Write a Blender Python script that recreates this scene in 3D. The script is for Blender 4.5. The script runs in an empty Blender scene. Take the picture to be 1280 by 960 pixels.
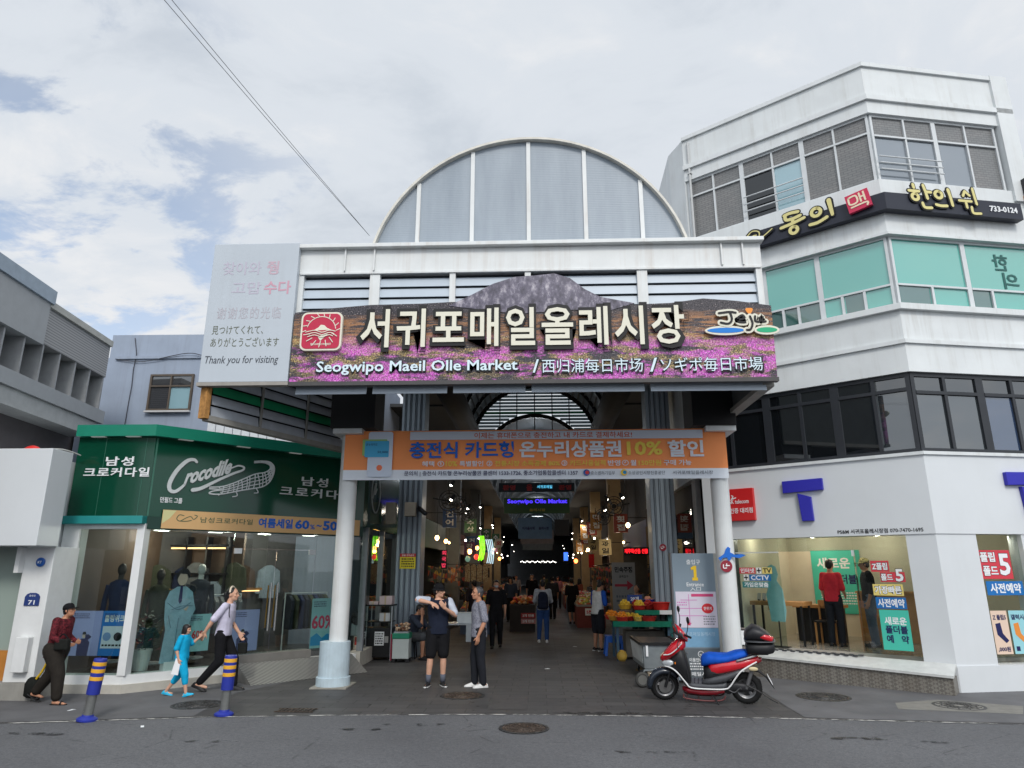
import bpy, bmesh, math, random
from mathutils import Matrix, Vector, Euler, noise
R = math.radians
random.seed(11)
scene = bpy.context.scene
COL = scene.collection

# ---------------------------------------------------------------- camera
cam_data = bpy.data.cameras.new('camera')
cam_data.sensor_width = 36.0
cam_data.lens = 36.0 * 850 / 1280
cam_data.clip_start = 0.1
cam_data.clip_end = 3000
cam = bpy.data.objects.new('camera', cam_data)
cam.location = (0, 0, 2.0)
cam.rotation_euler = (R(90) + math.atan(232 / 850), 0, R(2.2))
COL.objects.link(cam)
scene.camera = cam

# ---------------------------------------------------------------- sky, sun, exposure
SUN_EL, SUN_AZ = R(40), R(168)          # azimuth clockwise from +Y: behind the camera
world = bpy.data.worlds.new('World')
scene.world = world
world.use_nodes = True
wn, wl = world.node_tree.nodes, world.node_tree.links
wn.clear()
def wnode(t, **kw):
    n = wn.new(t)
    for k, v in kw.items():
        setattr(n, k, v)
    return n
def wmath(op, a, b=None):
    n = wnode('ShaderNodeMath', operation=op)
    for i, v in enumerate((a, b)):
        if v is None: continue
        if isinstance(v, (int, float)): n.inputs[i].default_value = v
        else: wl.new(v, n.inputs[i])
    return n.outputs[0]
w_out = wnode('ShaderNodeOutputWorld')
w_bg = wnode('ShaderNodeBackground')
w_bg.inputs['Strength'].default_value = 0.112
w_sky = wnode('ShaderNodeTexSky', sky_type='NISHITA', sun_disc=False)
w_sky.sun_elevation, w_sky.sun_rotation = SUN_EL, SUN_AZ
w_tc = wnode('ShaderNodeTexCoord')
w_sep = wnode('ShaderNodeSeparateXYZ')
wl.new(w_tc.outputs['Generated'], w_sep.inputs[0])
zz = wmath('ADD', wmath('MAXIMUM', w_sep.outputs['Z'], 0.0), 0.22)
w_cmb = wnode('ShaderNodeCombineXYZ')
wl.new(wmath('DIVIDE', w_sep.outputs['X'], zz), w_cmb.inputs[0])
wl.new(wmath('DIVIDE', w_sep.outputs['Y'], zz), w_cmb.inputs[1])
def wnoise(scale, det, rough, off, dist=0.0):
    mp = wnode('ShaderNodeMapping')
    mp.inputs['Location'].default_value = off
    mp.inputs['Scale'].default_value = (1.0, 1.35, 1.0)
    mp.inputs['Rotation'].default_value = (0, 0, R(28))
    wl.new(w_cmb.outputs[0], mp.inputs[0])
    n = wnode('ShaderNodeTexNoise')
    n.inputs['Scale'].default_value = scale
    n.inputs['Detail'].default_value = det
    n.inputs['Roughness'].default_value = rough
    n.inputs['Distortion'].default_value = dist
    wl.new(mp.outputs[0], n.inputs[0])
    return n.outputs[0]
def wramp(v, stops):
    n = wnode('ShaderNodeValToRGB')
    n.color_ramp.interpolation = 'EASE'
    e = n.color_ramp.elements
    while len(e) < len(stops): e.new(0.5)
    for el, (p, c) in zip(e, stops):
        el.position = p
        el.color = (c, c, c, 1) if isinstance(c, (int, float)) else (*c, 1)
    wl.new(v, n.inputs[0])
    return n.outputs[0]
big = wnoise(1.1, 5, 0.55, (3.1, 1.7, 0), 0.3)
fine = wnoise(3.4, 10, 0.62, (0.4, 5.2, 0), 0.5)
mixv = wmath('ADD', wmath('MULTIPLY', big, 0.56), wmath('MULTIPLY', fine, 0.44))
shade = wramp(mixv, [(0.34, (0.70, 0.765, 0.85)), (0.50, (0.86, 0.915, 0.985)), (0.62, (0.99, 1.01, 1.04))])
# holes of blue: only in the lower left of the sky (a break in the cloud deck)
hd = wnode('ShaderNodeVectorMath', operation='DOT_PRODUCT')
wl.new(w_tc.outputs['Generated'], hd.inputs[0])
_h = Vector((-0.66, 0.80, 0.44)).normalized()
hd.inputs[1].default_value = _h
near_hole = wmath('MULTIPLY', wmath('SUBTRACT', hd.outputs['Value'], 0.93), 15.0)
near_hole = wmath('MINIMUM', wmath('MAXIMUM', near_hole, 0.0), 1.0)
hole_n = wramp(wnoise(3.2, 9, 0.62, (2.4, 7.9, 0), 0.25), [(0.40, 1.0), (0.51, 0.0)])
hole = wmath('MULTIPLY', wmath('MULTIPLY', near_hole, hole_n), 0.66)
sd = wnode('ShaderNodeVectorMath', operation='DOT_PRODUCT')
wl.new(w_tc.outputs['Generated'], sd.inputs[0])
SUN_DIR = Vector((math.sin(SUN_AZ) * math.cos(SUN_EL), math.cos(SUN_AZ) * math.cos(SUN_EL), math.sin(SUN_EL)))
sd.inputs[1].default_value = SUN_DIR
glow = wmath('POWER', wmath('MAXIMUM', sd.outputs['Value'], 0.0), 2.0)
bright = wmath('ADD', wmath('MULTIPLY', glow, 7.5), 6.2)
w_cl = wnode('ShaderNodeVectorMath', operation='SCALE')
wl.new(shade, w_cl.inputs[0])
wl.new(bright, w_cl.inputs['Scale'])
w_blue = wnode('ShaderNodeVectorMath', operation='SCALE')
wl.new(w_sky.outputs[0], w_blue.inputs[0])
w_blue.inputs['Scale'].default_value = 1.3
w_mix = wnode('ShaderNodeMix', data_type='RGBA')
wl.new(hole, w_mix.inputs[0])
wl.new(w_cl.outputs[0], w_mix.inputs[6])
wl.new(w_blue.outputs[0], w_mix.inputs[7])
wl.new(w_mix.outputs[2], w_bg.inputs[0])
wl.new(w_bg.outputs[0], w_out.inputs[0])

sun_data = bpy.data.lights.new('sun', 'SUN')
sun_data.energy = 1.3
sun_data.angle = R(14)
sun_data.color = (1.0, 0.95, 0.88)
sun = bpy.data.objects.new('sun', sun_data)
sun.rotation_euler = (-SUN_DIR).to_track_quat('-Z', 'Y').to_euler()
sun.location = (0, -10, 40)
COL.objects.link(sun)

vs = scene.view_settings
vs.view_transform = 'Standard'
vs.look = 'None'
vs.exposure = 0.27
vs.gamma = 1.0
vs.use_curve_mapping = False
scene.cycles.use_denoising = True
scene.cycles.max_bounces = 7
scene.cycles.transparent_max_bounces = 14
scene.cycles.sample_clamp_indirect = 4.0
scene.cycles.caustics_reflective = False
scene.cycles.caustics_refractive = False

# ---------------------------------------------------------------- materials
def lin(c):
    return tuple((x / 12.92 if x <= 0.04045 else ((x + 0.055) / 1.055) ** 2.4) for x in [v / 255 for v in c[:3]])
MATS = {}
class NT:
    def __init__(s, name):
        s.m = bpy.data.materials.new(name)
        s.m.use_nodes = True
        s.n, s.l = s.m.node_tree.nodes, s.m.node_tree.links
        s.b = s.n['Principled BSDF']
        s.out = s.n['Material Output']
    def node(s, t, **kw):
        n = s.n.new(t)
        for k, v in kw.items(): setattr(n, k, v)
        return n
    def put(s, sock, v):
        if isinstance(v, bpy.types.NodeSocket): s.l.new(v, sock)
        elif isinstance(v, tuple) and len(v) == 3 and sock.type == 'RGBA': sock.default_value = (*v, 1)
        else: sock.default_value = v
    def coords(s, scale=(1, 1, 1), loc=(0, 0, 0), rot=(0, 0, 0)):
        tc = s.node('ShaderNodeTexCoord')
        mp = s.node('ShaderNodeMapping')
        mp.inputs['Scale'].default_value = scale
        mp.inputs['Location'].default_value = loc
        mp.inputs['Rotation'].default_value = rot
        s.l.new(tc.outputs['Object'], mp.inputs[0])
        return mp.outputs[0]
    def noise(s, scale, det=4, rough=0.55, vec=None, dist=0.0):
        n = s.node('ShaderNodeTexNoise')
        n.inputs['Scale'].default_value = scale
        n.inputs['Detail'].default_value = det
        n.inputs['Roughness'].default_value = rough
        n.inputs['Distortion'].default_value = dist
        s.l.new(vec if vec is not None else s.coords(), n.inputs['Vector'])
        return n.outputs[0]
    def voro(s, scale, vec=None, out=0, feature='F1'):
        n = s.node('ShaderNodeTexVoronoi', feature=feature)
        n.inputs['Scale'].default_value = scale
        s.l.new(vec if vec is not None else s.coords(), n.inputs['Vector'])
        return n.outputs[out]
    def ramp(s, v, stops, interp='LINEAR'):
        n = s.node('ShaderNodeValToRGB')
        n.color_ramp.interpolation = interp
        e = n.color_ramp.elements
        while len(e) < len(stops): e.new(0.5)
        for el, (p, c) in zip(e, stops):
            el.position = p
            el.color = (c, c, c, 1) if isinstance(c, (int, float)) else (*c, 1)
        s.l.new(v, n.inputs[0])
        return n.outputs[0]
    def mix(s, f, a, b, mode='MIX'):
        n = s.node('ShaderNodeMix', data_type='RGBA', blend_type=mode)
        s.put(n.inputs[0], f); s.put(n.inputs[6], a); s.put(n.inputs[7], b)
        return n.outputs[2]
    def math(s, op, a, b=0.0):
        n = s.node('ShaderNodeMath', operation=op)
        s.put(n.inputs[0], a); s.put(n.inputs[1], b)
        return n.outputs[0]
    def axis(s, i, vec=None):
        n = s.node('ShaderNodeSeparateXYZ')
        s.l.new(vec if vec is not None else s.coords(), n.inputs[0])
        return n.outputs[i]
    def bump(s, h, strength=0.3, dist=0.02):
        n = s.node('ShaderNodeBump')
        n.inputs['Strength'].default_value = strength
        n.inputs['Distance'].default_value = dist
        s.l.new(h, n.inputs['Height'])
        s.l.new(n.outputs[0], s.b.inputs['Normal'])
    def set(s, color=None, rough=None, metal=None, spec=None):
        if color is not None: s.put(s.b.inputs['Base Color'], color)
        if rough is not None: s.put(s.b.inputs['Roughness'], rough)
        if metal is not None: s.put(s.b.inputs['Metallic'], metal)
        if spec is not None: s.put(s.b.inputs['Specular IOR Level'], spec)
        return s.m

def mat(name, rgb, rough=0.6, metal=0.0, var=0.12, scale=5.0, streak=0.0, bump=0.0, bscale=60.0, spec=0.4, coat=0.0, srgb=None):
    """base colour broken up by noise; optional vertical dirt streaks and surface bump"""
    if name in MATS: return MATS[name]
    t = NT(name)
    c = lin(rgb)
    col = c
    if var > 0:
        v = t.noise(scale, 5, 0.6)
        dark = tuple(x * (1 - var) for x in c)
        lite = tuple(min(0.95, x * (1 + var * 0.7)) for x in c)
        col = t.ramp(v, [(0.3, dark), (0.7, lite)])
    if streak > 0:
        v = t.noise(1.0, 7, 0.65, t.coords((7, 7, 0.35)))
        v2 = t.noise(1.3, 4, 0.6)
        f = t.math('MULTIPLY', t.ramp(v, [(0.48, 0.0), (0.72, 1.0)]), t.ramp(v2, [(0.35, 0.0), (0.7, streak)]))
        col = t.mix(f, col, lin(srgb) if srgb else (c[0] * 0.45 + 0.02, c[1] * 0.40 + 0.015, c[2] * 0.36 + 0.01))
    t.set(col, rough, metal, spec)
    if coat: t.b.inputs['Coat Weight'].default_value = coat
    if bump > 0: t.bump(t.noise(bscale, 4, 0.6), bump, 0.01)
    MATS[name] = t.m
    return t.m
def cloth(name, rgb, rgb2=None, scale=28.0, rough=0.9, fold=0.5):
    if name in MATS: return MATS[name]
    t = NT(name)
    c = lin(rgb)
    if rgb2:
        v = t.noise(scale, 4, 0.7, None, 1.5)
        col = t.ramp(v, [(0.44, c), (0.56, lin(rgb2))])
    else:
        v = t.noise(9, 4, 0.6)
        col = t.ramp(v, [(0.3, tuple(x * 0.82 for x in c)), (0.7, tuple(min(.9, x * 1.12) for x in c))])
    t.set(col, rough, 0, 0.2)
    t.bump(t.noise(9, 3, 0.5, t.coords((1, 1, 0.55)), 0.8), fold, 0.03)
    MATS[name] = t.m
    return t.m
def lamp_mat(name, rgb, strength):
    if name in MATS: return MATS[name]
    t = NT(name)
    c = lin(rgb)
    t.set(c, 0.5)
    t.b.inputs['Emission Color'].default_value = (*c, 1)
    t.b.inputs['Emission Strength'].default_value = strength
    MATS[name] = t.m
    return t.m
def glass(name, tint=(225, 235, 235), alpha=0.12, rough=0.02, film=None):
    """window glass: mostly see-through, mirror-like by Fresnel; film = colour of an opaque backing film"""
    if name in MATS: return MATS[name]
    t = NT(name)
    t.n.remove(t.b)
    tr = t.node('ShaderNodeBsdfTransparent'); t.put(tr.inputs[0], lin(tint))
    gl = t.node('ShaderNodeBsdfGlossy'); gl.inputs['Roughness'].default_value = rough
    t.put(gl.inputs[0], (0.9, 0.93, 0.95))
    fr = t.node('ShaderNodeFresnel'); fr.inputs[0].default_value = 1.5
    gm = t.node('ShaderNodeNewGeometry')
    f = t.math('MULTIPLY', t.math('ADD', fr.outputs[0], alpha), t.math('SUBTRACT', 1.0, gm.outputs['Backfacing']))
    mx = t.node('ShaderNodeMixShader')
    base = tr.outputs[0]
    if film:
        df = t.node('ShaderNodeBsdfDiffuse'); t.put(df.inputs[0], lin(film[:3]))
        m2 = t.node('ShaderNodeMixShader'); m2.inputs[0].default_value = film[3]
        t.l.new(tr.outputs[0], m2.inputs[1]); t.l.new(df.outputs[0], m2.inputs[2])
        base = m2.outputs[0]
    t.l.new(f, mx.inputs[0]); t.l.new(base, mx.inputs[1]); t.l.new(gl.outputs[0], mx.inputs[2])
    t.l.new(mx.outputs[0], t.out.inputs[0])
    MATS[name] = t.m
    return t.m

# ---------------------------------------------------------------- mesh helpers
MW = {}
def frame(o, ang=0.0, z=0.0):
    """wall frame: local x runs to the viewer's right, y into the wall, z up"""
    return Matrix.Translation((o[0], o[1], z)) @ Matrix.Rotation(ang, 4, 'Z')
class MB:
    def __init__(s, M=None):
        s.v, s.f, s.k, s.M = [], [], [], M
        s.cur = 0
    def addv(s, pts):
        b = len(s.v)
        if s.M is not None: pts = [s.M @ Vector(p) for p in pts]
        s.v.extend([tuple(p) for p in pts])
        return b
    def face(s, *idx):
        s.f.append(tuple(idx)); s.k.append(s.cur)
    def quad(s, a, b, c, d):
        i = s.addv([a, b, c, d]); s.face(i, i + 1, i + 2, i + 3); return s
    def box(s, x0, x1, y0, y1, z0, z1):
        i = s.addv([(x0, y0, z0), (x1, y0, z0), (x1, y1, z0), (x0, y1, z0), (x0, y0, z1), (x1, y0, z1), (x1, y1, z1), (x0, y1, z1)])
        for q in ((0, 3, 2, 1), (4, 5, 6, 7), (0, 1, 5, 4), (1, 2, 6, 5), (2, 3, 7, 6), (3, 0, 4, 7)):
            s.face(*[i + k for k in q])
        return s
    def cbox(s, c, d):
        return s.box(c[0] - d[0] / 2, c[0] + d[0] / 2, c[1] - d[1] / 2, c[1] + d[1] / 2, c[2] - d[2] / 2, c[2] + d[2] / 2)
    def hexa(s, p):
        i = s.addv(p)
        for q in ((0, 3, 2, 1), (4, 5, 6, 7), (0, 1, 5, 4), (1, 2, 6, 5), (2, 3, 7, 6), (3, 0, 4, 7)):
            s.face(*[i + k for k in q])
        return s
    def prism(s, poly, a0, a1, axis='y'):
        """poly in the plane of the two other axes, extruded along axis"""
        def P(u, v, a):
            return (u, a, v) if axis == 'y' else ((a, u, v) if axis == 'x' else (u, v, a))
        n = len(poly)
        i = s.addv([P(u, v, a0) for u, v in poly] + [P(u, v, a1) for u, v in poly])
        s.face(*[i + k for k in range(n)])
        s.face(*[i + n + k for k in reversed(range(n))])
        for k in range(n):
            j = (k + 1) % n
            s.face(i + k, i + n + k, i + n + j, i + j)
        return s
    def loft(s, rings, close=True, cap=True):
        n = len(rings[0])
        idx = [s.addv(r) for r in rings]
        for a, b in zip(idx, idx[1:]):
            for k in range(n if close else n - 1):
                j = (k + 1) % n
                s.face(a + k, a + j, b + j, b + k)
        if cap and close:
            s.face(*[idx[0] + k for k in reversed(range(n))])
            s.face(*[idx[-1] + k for k in range(n)])
        return s
    def tube(s, pts, rad, n=8, sx=1.0, cap=True, up=None):
        pts = [Vector(p) for p in pts]
        if isinstance(rad, (int, float)): rad = [rad] * len(pts)
        rings = []
        prev = None
        for i, p in enumerate(pts):
            t = (pts[min(i + 1, len(pts) - 1)] - pts[max(i - 1, 0)])
            t = t.normalized() if t.length > 1e-9 else Vector((0, 0, 1))
            if prev is None:
                ref = Vector(up) if up else (Vector((0, 0, 1)) if abs(t.z) < 0.9 else Vector((1, 0, 0)))
                u = t.cross(ref).normalized()
            else:
                u = (prev - t * prev.dot(t))
                u = u.normalized() if u.length > 1e-6 else t.orthogonal().normalized()
            prev = u
            w = t.cross(u)
            rings.append([p + (u * math.cos(2 * math.pi * k / n) * sx + w * math.sin(2 * math.pi * k / n)) * rad[i] for k in range(n)])
        return s.loft(rings, True, cap)
    def capsule(s, a, b, ra, rb, n=10):
        """tapered limb with rounded ends"""
        a, b = Vector(a), Vector(b)
        d = (b - a)
        L = d.length
        d = d / L if L > 1e-9 else Vector((0, 0, 1))
        pts, rr = [], []
        for t in (-0.95, -0.7, -0.35): pts.append(a + d * ra * t); rr.append(ra * math.sqrt(1 - t * t))
        pts += [a, (a + b) / 2, b]; rr += [ra, (ra + rb) / 2, rb]
        for t in (0.35, 0.7, 0.95): pts.append(b + d * rb * t); rr.append(rb * math.sqrt(1 - t * t))
        return s.tube(pts, rr, n)
    def ell(s, c, r, nu=14, nv=9, M=None):
        rings = []
        for j in range(nv + 1):
            th = math.pi * (0.02 + 0.96 * j / nv)
            ring = []
            for k in range(nu):
                ph = 2 * math.pi * k / nu
                p = Vector((r[0] * math.sin(th) * math.cos(ph), r[1] * math.sin(th) * math.sin(ph), -r[2] * math.cos(th)))
                if M is not None: p = M @ p
                ring.append(p + Vector(c))
            rings.append(ring)
        return s.loft(rings)
    def lathe(s, prof, c=(0, 0, 0), n=20, axis='z', M=None):
        rings = []
        for r, h in prof:
            ring = []
            for k in range(n):
                a = 2 * math.pi * k / n
                x, y = r * math.cos(a), r * math.sin(a)
                p = Vector((x, y, h) if axis == 'z' else ((x, h, y) if axis == 'y' else (h, x, y)))
                if M is not None: p = M @ p
                ring.append(p + Vector(c))
            rings.append(ring)
        return s.loft(rings)
    def torus(s, c, R0, r0, axis='y', n=28, m=10, sq=1.0):
        rings = []
        for i in range(n):
            a = 2 * math.pi * i / n
            ring = []
            for j in range(m):
                b = 2 * math.pi * j / m
                rr = R0 + r0 * math.cos(b)
                h = r0 * math.sin(b) * sq
                ring.append(Vector((rr * math.cos(a), h, rr * math.sin(a)) if axis == 'y' else ((rr * math.cos(a), rr * math.sin(a), h) if axis == 'z' else (h, rr * math.cos(a), rr * math.sin(a)))) + Vector(c))
            rings.append(ring)
        rings.append(rings[0])
        return s.loft(rings, True, False)
    def build(s, name, mats, parent=None, smooth=False, bevel=0.0, world=True, flat_n=True):
        W = MW.get(parent.name) if parent else None
        pts = s.v
        if W is not None and world:
            inv = W.inverted()
            pts = [tuple(inv @ Vector(p)) for p in pts]
        me = bpy.data.meshes.new(name)
        me.from_pydata(pts, [], s.f)
        if not isinstance(mats, (list, tuple)): mats = [mats]
        for m in mats: me.materials.append(m)
        if any(s.k): me.polygons.foreach_set('material_index', s.k)
        if flat_n:
            bm = bmesh.new(); bm.from_mesh(me)
            bmesh.ops.recalc_face_normals(bm, faces=bm.faces)
            bm.to_mesh(me); bm.free()
        if smooth: me.polygons.foreach_set('use_smooth', [True] * len(me.polygons))
        me.update()
        o = bpy.data.objects.new(name, me)
        COL.objects.link(o)
        if parent is not None:
            o.parent = parent
            if W is not None: MW[o.name] = W
        if bevel > 0:
            b = o.modifiers.new('bevel', 'BEVEL'); b.width = bevel; b.segments = 2; b.limit_method = 'ANGLE'
        return o
def tag(o, label=None, cat=None, group=None, kind=None):
    if label: o['label'] = label
    if cat: o['category'] = cat
    if group: o['group'] = group
    if kind: o['kind'] = kind
    return o
def thing(name, label, cat, loc=(0, 0, 0), rz=0.0, group=None):
    o = bpy.data.objects.new(name, None)
    o.empty_display_size = 0.2
    o.location = loc; o.rotation_euler = (0, 0, rz)
    COL.objects.link(o)
    MW[o.name] = Matrix.Translation(loc) @ Matrix.Rotation(rz, 4, 'Z')
    return tag(o, label, cat, group)
def copy_tree(o, parent=None):
    c = o.copy(); COL.objects.link(c)
    if parent is not None: c.parent = parent
    for ch in list(o.children): copy_tree(ch, c)
    return c
_fonts = {}
def text_geo(body, bold=0.0, ext=0.0, shear=0.0, spacing=1.0):
    cu = bpy.data.curves.new('t', 'FONT')
    cu.body = body; cu.offset = bold; cu.extrude = ext; cu.shear = shear; cu.space_character = spacing
    cu.resolution_u = 2
    cu.align_x = 'LEFT'
    o = bpy.data.objects.new('t', cu)
    me = bpy.data.meshes.new_from_object(o)
    v = [tuple(p.co) for p in me.vertices]
    f = [tuple(p.vertices) for p in me.polygons]
    bpy.data.meshes.remove(me); bpy.data.objects.remove(o); bpy.data.curves.remove(cu)
    return v, f
def letters(parent, M, s, d, z, body, w=None, h=None, m=None, bold=0.012, ext=0.008, shear=0.0, name='lettering', spacing=1.0, mb=None, lean=0.0, rot=0.0):
    """writing as raised letters in wall frame M, centred at (s, z), face ext in front of depth d"""
    v, f = text_geo(body, bold, 0.5, shear, spacing)
    if not v: return None
    x0, x1 = min(p[0] for p in v), max(p[0] for p in v)
    y0, y1 = min(p[1] for p in v), max(p[1] for p in v)
    sw = w / (x1 - x0) if w else h / (y1 - y0)
    sh = h / (y1 - y0) if h else sw
    out = mb if mb is not None else MB(M)
    ca, sa = math.cos(rot), math.sin(rot)
    pts = []
    for p in v:
        a, b = (p[0] - (x0 + x1) / 2) * sw, (p[1] - (y0 + y1) / 2) * sh
        a, b = a * ca - b * sa, a * sa + b * ca
        pts.append((s + a, d - (p[2] + 0.5) * ext, z + b + lean * a))
    i = out.addv(pts)
    for q in f: out.face(*[i + k for k in q])
    if mb is not None: return mb
    return out.build(name, m, parent, flat_n=False)
def poly_sheet(M, pts, d, t=0.004):
    """flat cut-out with a little thickness in wall frame M"""
    return MB(M).prism(pts, d - t, d, 'y')
def smooth_line(pts, n=6):
    """Catmull-Rom through points of any dimension"""
    P = [Vector(p) for p in pts]
    out = []
    for i in range(len(P) - 1):
        p0, p1, p2, p3 = P[max(i - 1, 0)], P[i], P[i + 1], P[min(i + 2, len(P) - 1)]
        for k in range(n):
            t = k / n
            out.append(0.5 * ((2 * p1) + (p2 - p0) * t + (2 * p0 - 5 * p1 + 4 * p2 - p3) * t * t + (3 * p1 - p0 - 3 * p2 + p3) * t ** 3))
    out.append(P[-1])
    return out
# ================================================================ ground
def asphalt():
    t = NT('asphalt')
    n1 = t.noise(0.35, 5, 0.6)
    n2 = t.noise(60, 4, 0.75)
    n4 = t.noise(19, 3, .7)
    n3 = t.noise(2.2, 6, 0.7, None, 0.6)
    c = t.ramp(n1, [(0.3, lin((94, 95, 98))), (0.7, lin((113, 114, 117)))])
    c = t.mix(t.ramp(n2, [(0.35, 0.55), (0.6, 0.0)]), c, lin((58, 58, 60)))
    c = t.mix(t.ramp(n2, [(0.64, 0.0), (0.75, 0.4)]), c, lin((150, 150, 150)))
    c = t.mix(t.ramp(n3, [(0.60, 0.0), (0.70, 0.55)]), c, lin((74, 74, 77)))
    c = t.mix(t.ramp(n4, [(.38, .38), (.5, 0.), (.62, .0)]), c, lin((70, 70, 72)))
    c = t.mix(t.ramp(n4, [(.6, 0.), (.72, .22)]), c, lin((150, 150, 150)))
    # tyre-polished band and hairline cracks
    cr = t.voro(0.55, t.coords((1, 1.6, 1)), 0, 'DISTANCE_TO_EDGE')
    c = t.mix(t.math('MULTIPLY', t.ramp(cr, [(0.0, 0.6), (0.010, 0.0)]), t.ramp(n3, [(0.5, 0.0), (0.56, 1.0)])), c, lin((45, 45, 47)))
    t.set(c, t.ramp(n1, [(0.3, 0.62), (0.7, 0.85)]), 0, 0.35)
    t.bump(n2, 0.25, 0.006)
    return t.m
def pavers():
    t = NT('granite_pavers')
    tc = t.coords((1, 1, 1), (0.2, 0.07, 0))
    br = t.node('ShaderNodeTexBrick')
    t.l.new(tc, br.inputs['Vector'])
    br.inputs['Scale'].default_value = 1.0
    br.inputs['Brick Width'].default_value = 0.6
    br.inputs['Row Height'].default_value = 0.3
    br.inputs['Mortar Size'].default_value = 0.009
    br.inputs['Mortar Smooth'].default_value = 0.3
    br.inputs['Color1'].default_value = (*lin((72, 71, 72)), 1)
    br.inputs['Color2'].default_value = (*lin((88, 86, 86)), 1)
    br.inputs['Mortar'].default_value = (*lin((44, 43, 42)), 1)
    n1 = t.noise(0.5, 6, 0.65)
    n2 = t.noise(70, 3, 0.7)
    n3 = t.noise(1.7, 7, 0.75, t.coords((1, 1.7, 1)), 0.4)
    c = t.mix(t.ramp(n1, [(0.3, 0.55), (0.7, 0.0)]), br.outputs[0], lin((58, 57, 57)))
    c = t.mix(t.ramp(n2, [(0.4, 0.35), (0.6, 0.0)]), c, lin((58, 57, 56)))
    c = t.mix(t.ramp(n3, [(0.58, 0.0), (0.68, 0.5)]), c, lin((60, 59, 58)))
    t.set(c, t.ramp(n1, [(0.3, 0.5), (0.7, 0.75)]), 0, 0.4)
    t.bump(t.mix(0.3, br.outputs[1], n2), 0.25, 0.01)
    return t.m
def sheet(name, poly, z, m, kind='structure'):
    mb = MB(); i = mb.addv([(x, y, z) for x, y in poly]); mb.face(*range(i, i + len(poly)))
    return tag(mb.build(name, m), kind=kind)
sheet('ground', [(-600, -600), (600, -600), (600, 900), (-600, 900)], -0.03, mat('far_ground', (96, 95, 92), 0.9))
A_ROAD = asphalt()
sheet('road', [(-90, -17), (90, -17), (90, 10.9), (-90, 10.9)], -0.004, A_ROAD)
EDGE = [(-40, 8.4), (-9, 9.5), (-7.25, 9.78), (-4.5, 10.32), (-2.5, 10.52), (-0.4, 10.63), (2.5, 10.57), (4.5, 10.42), (6.5, 10.25), (9, 10.0), (40, 7.5)]
sheet('pavement', EDGE + [(40, 60), (-40, 60)], 0.0, pavers())
# asphalt-patched side pavements left and right of the paved mouth
def worn_paint():
    t = NT('worn_white_paint')
    n = t.noise(14, 6, 0.7, t.coords((0.35, 1, 1)))
    tr = t.node('ShaderNodeBsdfTransparent')
    mx = t.node('ShaderNodeMixShader')
    t.l.new(t.ramp(n, [(0.46, 0.0), (0.56, 1.0)]), mx.inputs[0])
    t.l.new(tr.outputs[0], mx.inputs[1]); t.l.new(t.b.outputs[0], mx.inputs[2])
    t.set(lin((205, 203, 198)), 0.8)
    t.l.new(mx.outputs[0], t.out.inputs[0])
    return t.m
WP = worn_paint()
def strip(name, pts, w, z, m):
    mb = MB(); n = len(pts)
    i = mb.addv([(x, y - w / 2, z) for x, y in pts] + [(x, y + w / 2, z) for x, y in pts])
    for k in range(n - 1): mb.face(i + k, i + k + 1, i + n + k + 1, i + n + k)
    return tag(mb.build(name, m), kind='structure')
strip('road_edge_line', [(x, y - 0.02) for x, y in EDGE[1:10]], 0.05, 0.0045, WP)
AP = mat('patched_asphalt', (98, 98, 100), 0.8, var=0.25, scale=1.3, bump=0.3, bscale=80)
sheet('pavement_left', [(-40, 8.45), (-9, 9.55), (-7.25, 9.83), (-4.9, 10.3), (-5.1, 12.2), (-3.9, 15.2), (-4.6, 16), (-40, 16)], 0.004, AP)
sheet('pavement_right', [(3.7, 10.56), (4.5, 10.47), (6.5, 10.3), (9, 10.05), (40, 7.55), (40, 16), (4.2, 16), (3.9, 14.6), (3.75, 12.2)], 0.004, AP)
# darker replaced slabs and stains near the kerb line
for k, (x0, x1, y0, y1) in enumerate([(0.18, 0.98, 10.75, 11.35), (1.55, 2.3, 10.72, 11.25), (-0.75, -0.2, 10.95, 12.0)]):
    sheet('paving_patch', [(x0, y0), (x1, y0), (x1, y1), (x0, y1)], 0.004, mat('dark_slab', (72, 70, 70), 0.6, var=0.25, scale=8))
def stain_mat():
    t = NT('oil_stain')
    n = t.noise(5, 5, 0.65)
    tr = t.node('ShaderNodeBsdfTransparent'); mx = t.node('ShaderNodeMixShader')
    t.l.new(t.ramp(n, [(0.48, 0.0), (0.58, 0.85)]), mx.inputs[0])
    t.l.new(tr.outputs[0], mx.inputs[1]); t.l.new(t.b.outputs[0], mx.inputs[2])
    t.set(lin((40, 40, 42)), 0.5); t.l.new(mx.outputs[0], t.out.inputs[0])
    return t.m
ST = stain_mat()
for (cx, cy, rx, ry) in [(0.9, 10.72, 0.6, 0.16), (-1.6, 9.9, 0.42, 0.10), (3.9, 9.35, 0.33, 0.09), (-2.3, 9.6, .3, .07), (4.7, 9.2, .22, .06), (-4.0, 8.9, .3, .06), (1.2, 8.6, .4, .05), (-6.3, 9.2, .4, .1)]:
    sheet('road_stain', [(cx + rx * math.cos(a) * (1 + .25 * math.sin(3 * a + cx)), cy + ry * math.sin(a) * (1 + .3 * math.cos(2 * a))) for a in [2 * math.pi * k / 18 for k in range(18)]], 0.0055, ST)

random.seed(14)
mb = MB()
for q in range(150):
    x, y, r = random.uniform(-4.5, 4.2), random.uniform(10.75, 15.5), random.uniform(.012, .03)
    i = mb.addv([(x + r * math.cos(a), y + r * math.sin(a) * random.uniform(.8, 1.1), .0048) for a in [2 * math.pi * k / 8 for k in range(8)]]); mb.face(*range(i, i + 8))
tag(mb.build('ground_spots', mat('gum_spot', (52, 51, 50), .7, var=.2)), kind='structure')
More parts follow.
